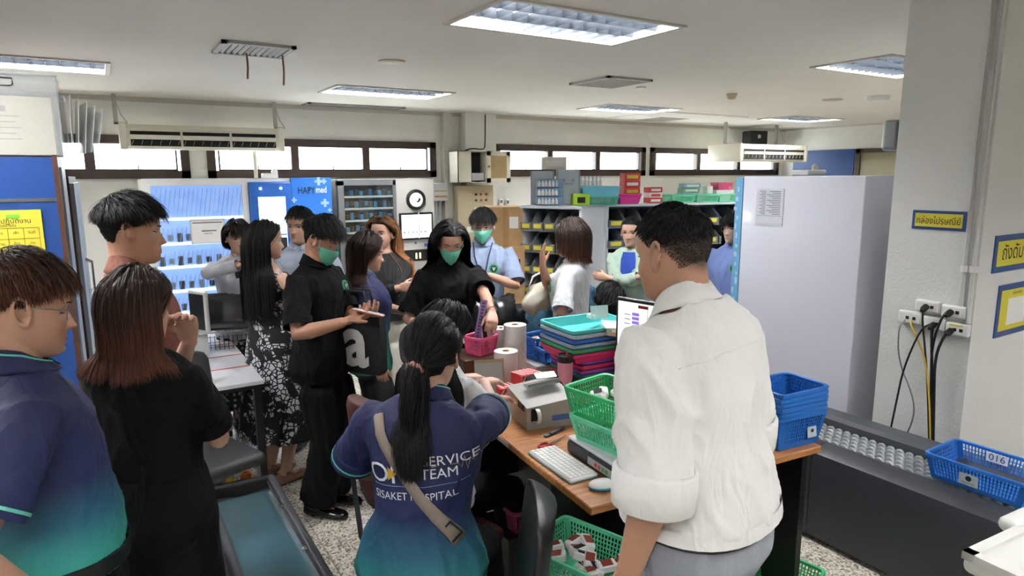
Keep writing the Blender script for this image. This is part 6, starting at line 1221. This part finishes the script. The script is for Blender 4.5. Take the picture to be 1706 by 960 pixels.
# young man in salmon shirt
c = P_((.085, 2.76), 90, 1.775, 'young man in salmon shirt with short black hair, in profile by the cabinet', head=(0, 3, 0), vox=.0045, skin='#ab8069', hs=1.0)
c.build_body().face(lid=2).hair(9360, .058, 'short', root=BL, fringe=.02, sides=.25, lift=.5, seed=13, line=[.82, .81, .76, .64, .54, .57, .38, .27], width=0.0019, thick=.02, sweep=(0, .9, .3))
c.shirt(C_salmon, hem=.84, collar='shirt', amp=.010, seed=5).pants(C_greypant).shoes(M_black)
# woman in grey blazer pointing
d = P_((.775, 4.82), 172, 1.54, 'woman in pale grey blazer and glasses pointing across the room by the lit cabinet', fem=True, girth=1.02, head=(-4, 4, 0), vox=.0055, skin='#b58f7c')
d.arm(1, d.W((.71, 4.46, 1.30)), (1, .2, -.25), d=d.W((.87, 4.33, 1.31)) - d.W((.71, 4.46, 1.30)), n=(0, 0, -1), curl=(.1, .9, 1.0, 1.0)); d.arm(-1, (-.22, .12, .93), (-1, -.4, 0))
d.build_body().face(lid=8).glasses('#9a8f86').hair(6120, .015, 'long', root='#16100e', tip='#251812', steps=10, width=0.0028, fringe=.07, front_len=.13, seed=14, thick=.02, curl_in=.1)
d.shirt(C_blazer, hem=.80, sleeve=.96, off=.018, collar='lapel', amp=.009, name='blazer', sl_r=(.062, .044), seed=6, vox=.0125); d.skirt(C_dots, waist=.98, hem=.30, flare=.08).shoes(M_black)
MB().loft([[d.bend((x * q, .128 * d.sc + .012 * (1 - abs(x)) + .014 * k, z * d.sc)) for x in (-1, -.5, 0, .5, 1)] for q, z, k in ((.008, 1.12, 1), (.03, 1.22, 1.2), (.05, 1.33, .5), (.055, 1.40, -.8), (.05, 1.43, -1.6))], False, False).build('blouse', mat('black_blouse', '#121214', .8), d.root, smooth='all')
# woman with long black hair, floral dress
e = P_((.80, 4.04), 58, 1.585, 'woman in black and white floral dress with long straight black hair', fem=True, head=(18, 4, 0), vox=.0055, skin='#b8937e')
e.arm(1, (.22, .16, .98), (1, -.5, 0)); e.arm(-1, (-.15, .22, 1.0), (-1, -.3, 0))
e.build_body().face().hair(6840, .42, 'long', root='#090808', steps=16, width=0.0028, seed=15, thick=.018, var=.2)
e.shirt(C_floral, hem=.92, sleeve=0, collar=None, name='dress_bodice', hem_band=False, neck=1.40, amp=.005, hem_flare=0); e.skirt(C_floral, waist=1.04, hem=.33, flare=.10, name='dress_skirt', amp=.016).shoes(mat('tan_shoe', '#8a6a55', .5))
# man half hidden behind the masked man
f = P_((1.11, 4.46), 200, 1.63, 'man with black hair half hidden behind the masked man in black polo', head=(10, 0, 0), vox=.006)
f.build_body().face().hair(3960, .05, 'short', root=BL, seed=16, width=0.0025, thick=.018); f.shirt(mat('pale_blue_shirt', '#a9b4c4', .8), sleeve=.42, collar='shirt').pants(C_blackpant).shoes(M_black)
# man in black polo with mask and phone
g = P_((.94, 3.50), 122, 1.635, 'man in black polo and green face mask looking down at a phone in his hands', girth=1.02, head=(-8, 24, 0), vox=.0045, skin='#a67a62', lean=2)
g.arm(1, g.W((.955, 3.11, 1.15)), (.5, -1, -.7), d=g.W((1.09, 3.10, 1.19)) - g.W((.955, 3.11, 1.15)), n=(-.2, .3, 1), curl=(.35, .4, .45, .5), thumb=(.4, -.3)); g.arm(-1, g.W((1.115, 3.24, 1.15)), (-.8, -1, -.6), d=g.W((1.10, 3.08, 1.20)) - g.W((1.115, 3.24, 1.15)), n=(.1, .2, 1), curl=(.4, .45, .5, .5), thumb=(.5, -.3))
g.build_body().face(lid=-25).face_mask('#62b79b').hair(9000, .058, 'short', root=BL, fringe=.03, sides=.35, lift=.5, seed=17, line=[.82, .81, .76, .64, .54, .57, .38, .27], width=0.0020, thick=.022, sweep=(.3, .8, .2))
g.shirt(C_black, hem=.83, sleeve=.44, amp=.010, seed=7, vox=.010, sl_r=(.066, .070)); g.pants(C_blackpant, r=(.108, .10, .10), amp=.009, k=(14, 14, 1.2)).shoes(mat('black_leather', '#0b0b0c', .25))
g.badge(M_green, M_dkgreen, (-.085, .1, 1.27), .034)
g.top['label'] = 'black polo shirt'
# woman in navy and teal polo beside the tote bag
h = P_((1.27, 3.66), 84, 1.515, 'woman in navy and teal polo and charcoal trousers with brown shoulder-length hair', fem=True, girth=1.06, head=(0, 10, 0), vox=.005, skin='#b78f7b')
h.arm(1, (.22, .03, .80), (1, -.6, 0), d=(0, .15, -1), n=(-1, .2, 0), curl=.5); h.arm(-1, (-.14, .26, 1.02), (-1, -.4, -.3))
h.build_body().face(lid=-5).hair(6840, .13, 'long', root='#1b120f', tip='#3f2519', steps=12, width=0.0028, seed=18, thick=.02)
h.shirt(polo('gradient_polo_h', .74, 1.28), hem=.84, cuff=C_stripe, amp=.009, seed=8, sleeve=.46, sl_r=(.064, .072)); h.pants(C_greypant, r=(.105, .09, .085)).shoes(M_black)
# woman with black-to-orange hair, arms crossed
i = P_((1.60, 4.25), 186, 1.565, 'woman with black and orange long hair, sheer black top and cream trousers, arms crossed', fem=True, girth=1.05, head=(22, -4, 0), vox=.0055, skin='#c09a86')
i.arm(1, (-.12, .20, 1.13), (1, .1, -.5), d=(-1, .1, .1), n=(0, -1, 0), curl=.3); i.arm(-1, (.13, .23, 1.11), (-1, .1, -.5), d=(1, .0, .2), n=(0, -1, 0), curl=.4)
i.build_body().face().hair(6480, .30, 'long', root='#0d0a0a', tip='#dd9a66', tipw=.7, steps=12, width=0.0030, wave=.12, seed=19, thick=.024)
i.shirt(C_sheer, hem=.98, sleeve=.92, collar=None, sl_r=(.058, .040), amp=.008, seed=9, name='blouse'); i.pants(C_cream, r=(.115, .115, .12), amp=.008, waist=1.02, k=(13, 13, 1.5)).shoes(M_white)
# woman in black polo with mask behind the desk
j = P_((1.72, 3.50), 158, 1.575, 'woman in black polo and green face mask with long black hair behind the desk', fem=True, girth=1.04, head=(14, 18, 0), vox=.005, skin='#b08672', lean=5)
j.arm(-1, j.W((1.73, 2.98, 1.10)), (-1, -.4, -.5), d=(.35, .7, -.5), n=(.3, .2, -1), curl=.5); j.arm(1, j.W((1.48, 3.26, 1.0)), (.5, -1, -.3), d=(-.3, .9, -.1), n=(-.5, 0, -1))
j.build_body().face(lid=-10).face_mask('#66c0a4').hair(7560, .36, 'long', root='#090808', steps=15, width=0.0030, seed=20, thick=.022, var=.2, part=-.02)
j.shirt(C_black, hem=.83, sleeve=.44, amp=.011, seed=10, sl_r=(.074, .082)); j.pants(C_blackpant).shoes(M_black)
MB().tube([Vector(j.arms[-1]['w']).lerp(j.arms[-1]['e'], .12) + q for q in [Vector((.031 * math.cos(t), .031 * math.sin(t) * .6, .031 * math.sin(t) * .8)) for t in [2 * PI * k / 16 for k in range(17)]]], .003, 6).build('bracelet', M_chrome, j.root)
# young man in grey-blue uniform shirt with mask
k_ = P_((2.36, 4.22), 186, 1.59, 'young man in grey-blue uniform shirt and green face mask with a lanyard', head=(0, 6, 0), vox=.0055, skin='#b98f7a')
k_.arm(-1, (-.06, .24, 1.16), (-1, -.2, -.8), d=(.7, .4, .3), n=(.2, .2, -1), curl=.8); k_.arm(1, (.25, .05, .84), (1, -.5, 0))
k_.build_body().face(lid=8).face_mask('#6cc9aa').hair(5760, .06, 'short', root=BL, fringe=.04, sides=.8, lift=.4, seed=21, width=0.0025, thick=.022)
k_.shirt(C_uniform, hem=.78, sleeve=.46, collar='shirt', amp=.008, seed=11, sl_r=(.070, .08)); k_.pants(C_blackpant).shoes(M_black); k_.badge(M_green, M_dkgreen, (-.085, .1, 1.19), .036)
MB().tube([k_.bend(q) for q in ((-.07, .03, 1.37), (-.05, .125, 1.28), (-.012, .138, 1.08))], .005, 6).tube([k_.bend(q) for q in ((.07, .03, 1.37), (.05, .125, 1.28), (-.008, .138, 1.08))], .005, 6).build('lanyard', mat('navy_ribbon', '#1c2a52', .7), k_.root)
# woman in white polo shading her face
n = P_((2.46, 3.27), 285, 1.565, 'woman in white polo with brown bob raising her hand to her face', fem=True, head=(-14, 6, 0), vox=.005, skin='#a97f6a')
n.arm(1, n.W((2.235, 3.27, 1.315)), (.5, .3, -1), d=n.W((2.24, 3.275, 1.48)) - n.W((2.235, 3.27, 1.315)), n=(0, -1, .2), curl=(.1, .12, .15, .2), spread=.1); n.arm(-1, (-.235, .05, .86), (-1, -.4, 0))
n.build_body().face().hair(7560, .085, 'long', root='#1a100d', tip='#50301f', steps=11, width=0.0028, seed=22, thick=.024, keepface=False)
n.shirt(C_whitepolo, hem=.82, sleeve=.46, amp=.008, seed=12, sl_r=(.066, .074)); n.pants(C_greypant).shoes(M_black); n.badge(M_green, M_dkgreen, (-.10, .1, 1.17), .034)
# woman bending behind her
o = P_((2.50, 3.68), 84, 1.50, 'person in dark teal top bending forward, long black hair hanging down', fem=True, lean=118, head=(0, 62, 0), vox=.006, girth=1.05)
o.arm(1, (.18, .5, .55), (1, -.3, 0)); o.arm(-1, (-.18, .5, .55), (-1, -.3, 0))
o.build_body().hair(5760, .38, 'long', root='#080707', steps=14, width=0.0031, seed=23, thick=.02, wave=.04, var=.2)
o.shirt(C_teal, hem=.84, sleeve=.46, collar=None, amp=.008).pants(C_blackpant).shoes(M_black)
# woman in mint cardigan
p = P_((3.42, 3.80), 190, 1.52, 'woman in mint cardigan over royal blue shirt with folded arms by the bin shelves', fem=True, head=(6, 4, 0), vox=.0055, skin='#bb9580')
p.arm(1, (-.12, .21, 1.12), (1, 0, -.5), d=(-1, .1, .1), n=(0, -1, 0)); p.arm(-1, (.13, .24, 1.10), (-1, 0, -.5), d=(1, 0, .1), n=(0, -1, 0))
p.build_body().face().hair(4680, .1, 'tied', root=BL, tie=(0, -.125, -.02), tail=.2, steps=9, width=0.0028, seed=24)
p.shirt(C_mint, hem=.80, sleeve=.90, collar='lapel', sl_r=(.060, .046), amp=.008, name='cardigan', seed=13); p.pants(C_blackpant).shoes(M_black)
MB().loft([[p.bend((x * q, .108 * p.sc + .012 * (1 - abs(x)) + y, z * p.sc)) for x in (-1, -.5, 0, .5, 1)] for q, y, z in ((.034, .03, 1.15), (.05, .032, 1.22), (.056, .028, 1.28), (.056, .010, 1.37), (.045, -.012, 1.43))], False, False).build('shirt_front', C_royal, p.root, smooth='all')
# woman in lavender-blue uniform with glasses
q = P_((3.85, 3.19), 212, 1.575, 'woman in lavender-blue uniform and glasses beside the tall white cabinet', fem=True, head=(4, 4, 0), vox=.0055, skin='#bf9c8a')
q.build_body().face(lid=2).glasses('#b08a70').hair(6120, .24, 'long', root='#0b0909', steps=12, width=0.0030, fringe=.07, seed=25, thick=.022)
q.shirt(C_uniform2, hem=.72, sleeve=.62, collar='shirt', amp=.008, seed=14); q.pants(C_greypant).shoes(M_black); q.badge(M_green, M_dkgreen, (-.085, .1, 1.20), .036)
# seated woman in the navy and teal team shirt
l = P_((.795, 1.855), 16, 1.60, 'seated woman in navy and teal team polo with ponytail, nearest the camera', fem=True, girth=1.16, sit=.53, head=(10, 8, 0), hs=1.08, vox=.0042, skin='#b8907c', lean=15, side=4)
l.arm(1, l.W((1.32, 2.25, .965)), (1, -.4, -.8), d=(.35, .9, -.25), n=(.1, 0, -1), curl=(.15, .2, .2, .25), spread=.12); l.arm(-1, (-.19, .30, .74), (-1, -.5, -.3), d=(.3, .9, -.2), n=(0, 0, -1))
for sd in (1, -1): l.leg(sd, (sd * .16, .40, .085), (0, 1, .8))
l.build_body().face().hair(10080, .1, 'tied', root='#0a0808', tie=(0, -.122, -.028), tail=.30, steps=14, width=0.0022, seed=26, thick=.034, var=.22)
l.shirt(polo('gradient_polo_l', .42, 1.06), hem=.84, cuff=C_stripe, amp=.009, seed=15, sleeve=.45, sl_r=(.072, .080), vox=.009, k=(7, 7, 4)); l.pants(C_blackpant, waist=.90).shoes(M_black)
tq = l.tailpt; ax = (l.Mh3 @ Vector((0, -1, -.3))).normalized(); xx, yy = frame_from(ax)
MB().tube([Vector(tq) + ax * .012 + (xx * math.cos(t) + yy * math.sin(t)) * (.024 + .003 * math.sin(9 * t)) for t in [2 * PI * u / 36 for u in range(37)]], .009, 8).build('hair_tie', mat('pink_scrunchie', '#c99488', .8), l.root, smooth='all')
# lettering printed on the back of the shirt, laid on its surface
bv = BVHTree.FromObject(l.top, bpy.context.evaluated_depsgraph_get())
def on_back(x, z, off=.002):
    hit = bv.ray_cast(Vector((x, -.6, z)), Vector((0, 1, 0)))
    return (hit[0] + Vector((0, -off, 0))) if hit[0] is not None else Vector((x, -.1, z))
def back_print(body, cx, cz, size, m, bold=0, tilt=R(4), width=None):
    me = text_mesh(body, size, 'CENTER', bold)
    import bmesh
    bm = bmesh.new(); bm.from_mesh(me); bmesh.ops.triangulate(bm, faces=bm.faces)
    for _ in range(2): bmesh.ops.subdivide_edges(bm, edges=[e_ for e_ in bm.edges if e_.calc_length() > .012], cuts=1); bmesh.ops.triangulate(bm, faces=bm.faces)
    bm.to_mesh(me); bm.free()
    xs = [v.co.x for v in me.vertices]; kx = width / (max(xs) - min(xs)) if width else 1; ca, sa = math.cos(tilt), math.sin(tilt)
    for v in me.vertices:
        x, y = v.co.x * kx, v.co.y; v.co = on_back(cx + x * ca - y * sa, cz + x * sa + y * ca)
    me.materials.clear(); me.materials.append(m); return link('lettering', me, l.top)
M_print = mat('white_print', '#e6e6e8', .7); zb = .945
back_print('ON', -.075, zb - .005, .092, M_print, 0, width=.145)
back_print('SERVICE', .115, zb + .048, .044, M_print, 0, width=.165)
back_print('TEAM', .085, zb + .006, .044, M_print, 0, width=.11)
back_print('SISAKET HOSPITAL', .005, zb - .068, .034, M_print, 0, width=.265)
tri = [on_back(-.078, zb + .022, .004), on_back(-.078, zb - .024, .004), on_back(-.048, zb + .002, .004)]; MB().add(tri, [(0, 1, 2)]).build('arrow_print', mat('gold_print', '#d9a93a', .6), l.top)
pulse = [on_back(x, zb + z, .003) for x, z in ((.06, .028), (.14, .034), (.15, .02), (.158, .055), (.166, .008), (.174, .048), (.18, .034), (.21, .038))]; MB().tube(pulse, .0011, 4).build('pulse_print', mat('gold_line', '#b9a878', .6), l.top)
MB().tube([on_back(-.13 + .30 * u / 16, zb - .046 + .024 * u / 16, .002) for u in range(17)], .0009, 4).build('rule_print', mat('pale_line', '#8fa0b8', .6), l.top)
# crossbody strap over the back
sp = [(-.105, 1.065), (-.09, 1.035), (-.06, .995), (-.02, .94), (.03, .875), (.08, .815), (.12, .765), (.145, .73)]; rows = []
for u in range(len(sp)):
    a0 = Vector(sp[max(u - 1, 0)]); a1 = Vector(sp[min(u + 1, len(sp) - 1)]); t2 = (a1 - a0).normalized(); nn = Vector((-t2.y, t2.x)) * .019; rows.append([on_back(sp[u][0] + nn.x, sp[u][1] + nn.y, .007), on_back(sp[u][0], sp[u][1], .009), on_back(sp[u][0] - nn.x, sp[u][1] - nn.y, .007)])
top0 = rows[0][1] + Vector((-.012, .03, .05)); rows.insert(0, [top0 + Vector((.016, 0, .006)), top0 + Vector((0, -.002, .002)), top0 - Vector((.016, 0, .006))]); t1 = top0 + Vector((.0, .07, .0)); rows.insert(0, [t1 + Vector((.016, 0, 0)), t1, t1 - Vector((.016, 0, 0))])
st = MB().loft(rows, False, False).build('bag_strap', mat('taupe_strap', '#94867a', .7), l.root, smooth='all'); st.modifiers.new('t', 'SOLIDIFY').thickness = .003
c0 = rows[8][1]; bk = MB(); M3 = Euler((0, R(40), 0)).to_matrix()
for dx, dz, sx, sz in ((0, .025, .052, .006), (0, -.025, .052, .006), (-.024, 0, .006, .05), (.024, 0, .006, .05)): bk.box(c0 + M3 @ Vector((dx, -.006, dz)), (sx, .006, sz), M3)
bk.build('buckle', mat('gunmetal', '#4b4a4c', .3, metal=.9), st)
# seated woman in white behind her
m = P_((1.07, 2.36), 44, 1.58, 'seated woman in white top with long black hair, wearing thin gloves, beside the sealing machine', fem=True, sit=.50, head=(18, 16, 0), vox=.005, skin='#c3a193', lean=12)
m.arm(1, m.W((1.37, 2.46, .95)), (1, -.3, -.9), d=(.1, 1, -.1), n=(0, 0, -1), curl=.3); m.arm(-1, m.W((1.36, 2.62, .93)), (-1, -.3, -.6), d=(.3, 1, -.1), n=(0, 0, -1), curl=.3)
for sd in (1, -1): m.leg(sd, (sd * .14, .40, .085), (0, 1, .8))
m.build_body().face().hair(7560, .26, 'long', root='#0a0808', steps=14, width=0.0029, seed=27, thick=.02, var=.2)
m.shirt(C_whitepolo, hem=.84, sleeve=.52, collar=None, amp=.008, sl_r=(.060, .060)).pants(C_blackpant).shoes(M_black)
# big man in the white shirt
r = P_((1.246, 1.084), -62, 1.79, 'large man in white shirt with rolled sleeves, seen from behind, right foreground', girth=1.06, belly=.3, head=(4, 10, 0), lean=18, vox=.0042, skin='#a47b64', jaw=1.12, hs=1.0, shoulder=.95, neck=.8, stubble=.85)
r.arm(-1, (-.245, .06, .90), (-.25, -1, 0), d=(0, .2, -1), n=(1, 0, 0)); r.arm(1, (.25, .10, .90), (.3, -1, 0))
r.build_body().face(lid=5).hair(12000, .022, 'short', root='#0d0b0b', tip='#14100f', sides=.2, lift=.18, steps=5, seed=28, width=.0024, thick=.006, sweep=(.2, .6, .1), line=[.84, .83, .80, .66, .52, .52, .36, .27], cap=-.0015)
r.shirt(C_white, hem=.965, sleeve=.56, off=.024, collar='shirt', amp=.013, sl_r=(.078, .082), vox=.0085, hem_flare=.008, smooth=5, seed=16, k=(7, 7, 5), shear=.7); r.pants(C_ltgrey, waist=.975, belt=mat('belt_dark', '#26221f', .4), r=(.11, .095, .085)).shoes(mat('brown_leather', '#3a2418', .35))
bvr = BVHTree.FromObject(r.top, bpy.context.evaluated_depsgraph_get())
def seam_r(pts, nm):
    out = []
    for x, z in pts:
        M_ = r.bendrot(z * r.sc); hit = bvr.ray_cast(r.bend((x, 0, z * r.sc)) + M_ @ Vector((0, -.5, 0)), M_ @ Vector((0, 1, 0)))
        if hit[0] is not None: out.append(hit[0] + M_ @ Vector((0, -.001, 0)))
    if len(out) > 2: MB().tube(out, .0013, 5).build(nm, C_white, r.top, smooth='all')
seam_r([(-.19 + .38 * u / 20, 1.335 + .012 * math.sin(u / 20 * PI)) for u in range(21)], 'yoke_seam')
for sd in (1, -1):
    f_, end, l1 = r.sleeve_pts(sd, .56); p0 = f_(end); dd = (p0 - f_(end - .03)).normalized(); x_, y_ = frame_from(dd); rr = .082 * 1.06 ** .6 * r.sc
    ring = lambda v, q_: [p0 + dd * v + x_ * math.cos(2 * PI * u / 26) * q_ + y_ * math.sin(2 * PI * u / 26) * q_ for u in range(26)]
    MB().loft([ring(.03, rr * .9), ring(.036, rr * .99), ring(.03, rr * 1.07), ring(-.01, rr * 1.10), ring(-.05, rr * 1.09), ring(-.06, rr * 1.0), ring(-.05, rr * .95)], False).build('rolled_cuff', C_white, r.top, smooth='all')
# ================================================================== soft and held things
def lumpy(name, c, r, m, label, cat, seed, amp=.03, rot=None):
    mb = MB().ball((0, 0, 0), r, 30, 20, rot); me = mb.mesh(name, 'all'); wrinkle(me, amp, (7, 7, 7), seed, .8); me.materials.append(m); o = link(name, me, None, c); return tag(o, label, cat)
lumpy('rubbish_bag', (2.06, 3.60, .93), (.25, .14, .16), mat('black_bag', '#101012', .28), 'crumpled black plastic bag behind the desk', 'bag', 3, .05)
cbg = lumpy('cream_handbag', (2.34, 3.44, 1.08), (.15, .06, .09), mat('cream_canvas', '#c9c3b2', .8, bump=.2, bump_s=200), 'cream canvas handbag hanging behind the woman in white polo', 'bag', 5, .02, (0, R(-25), 0))
MB().tube([(-.1, 0, .05), (-.06, 0, .14), (.02, 0, .17), (.1, 0, .12), (.12, 0, .04)], .008, 8).build('bag_strap', MATS['cream_canvas'], cbg, smooth='all')
ph = empty('mobile_phone', (1.07, 3.08, 1.19), 0, 'mobile phone in an orange case held by the masked man', 'phone'); ph.rotation_euler = (R(14), R(8), R(62))
MB().rbox((0, 0, 0), (.078, .158, .009), .004).build('phone_case', mat('orange_case', '#b06a4c', .5), ph, smooth=True); MB().b2((-.035, -.074, .0046), (.035, .074, .0055)).build('screen', mat('phone_screen', '#c9d2dc', .1, emit='#c9d2dc', estr=.1), ph)
tb_ = empty('tote_bag', (1.13, 3.40, .80), R(-60), 'black tote bag with large white letter a on the arm', 'bag')
MB().loft([[Vector((sx * .16 * q_, sy * .04 * q_, z)) for sx, sy in ((-1, -.6), (-.6, -1), (.6, -1), (1, -.6), (1, .6), (.6, 1), (-.6, 1), (-1, .6))] for z, q_ in ((0, .9), (.02, 1.0), (.2, 1.02), (.32, .96))]).build('bag_body', mat('black_canvas', '#0e0e10', .8, bump=.3, bump_s=20), tb_, smooth=True)
text('a', .40, M_paper, tb_, (0.0, -.0425, .17), (R(90), 0, 0), bold=.012)
for s in (-1, 1): MB().tube([(-.09, s * .03, .31), (-.06, s * .03, .45), (.06, s * .03, .45), (.09, s * .03, .31)], .008, 8).build('bag_handle', MATS['black_canvas'], tb_, smooth='all')
wires('brown_sneaker', [], M_black, 'x') if False else None
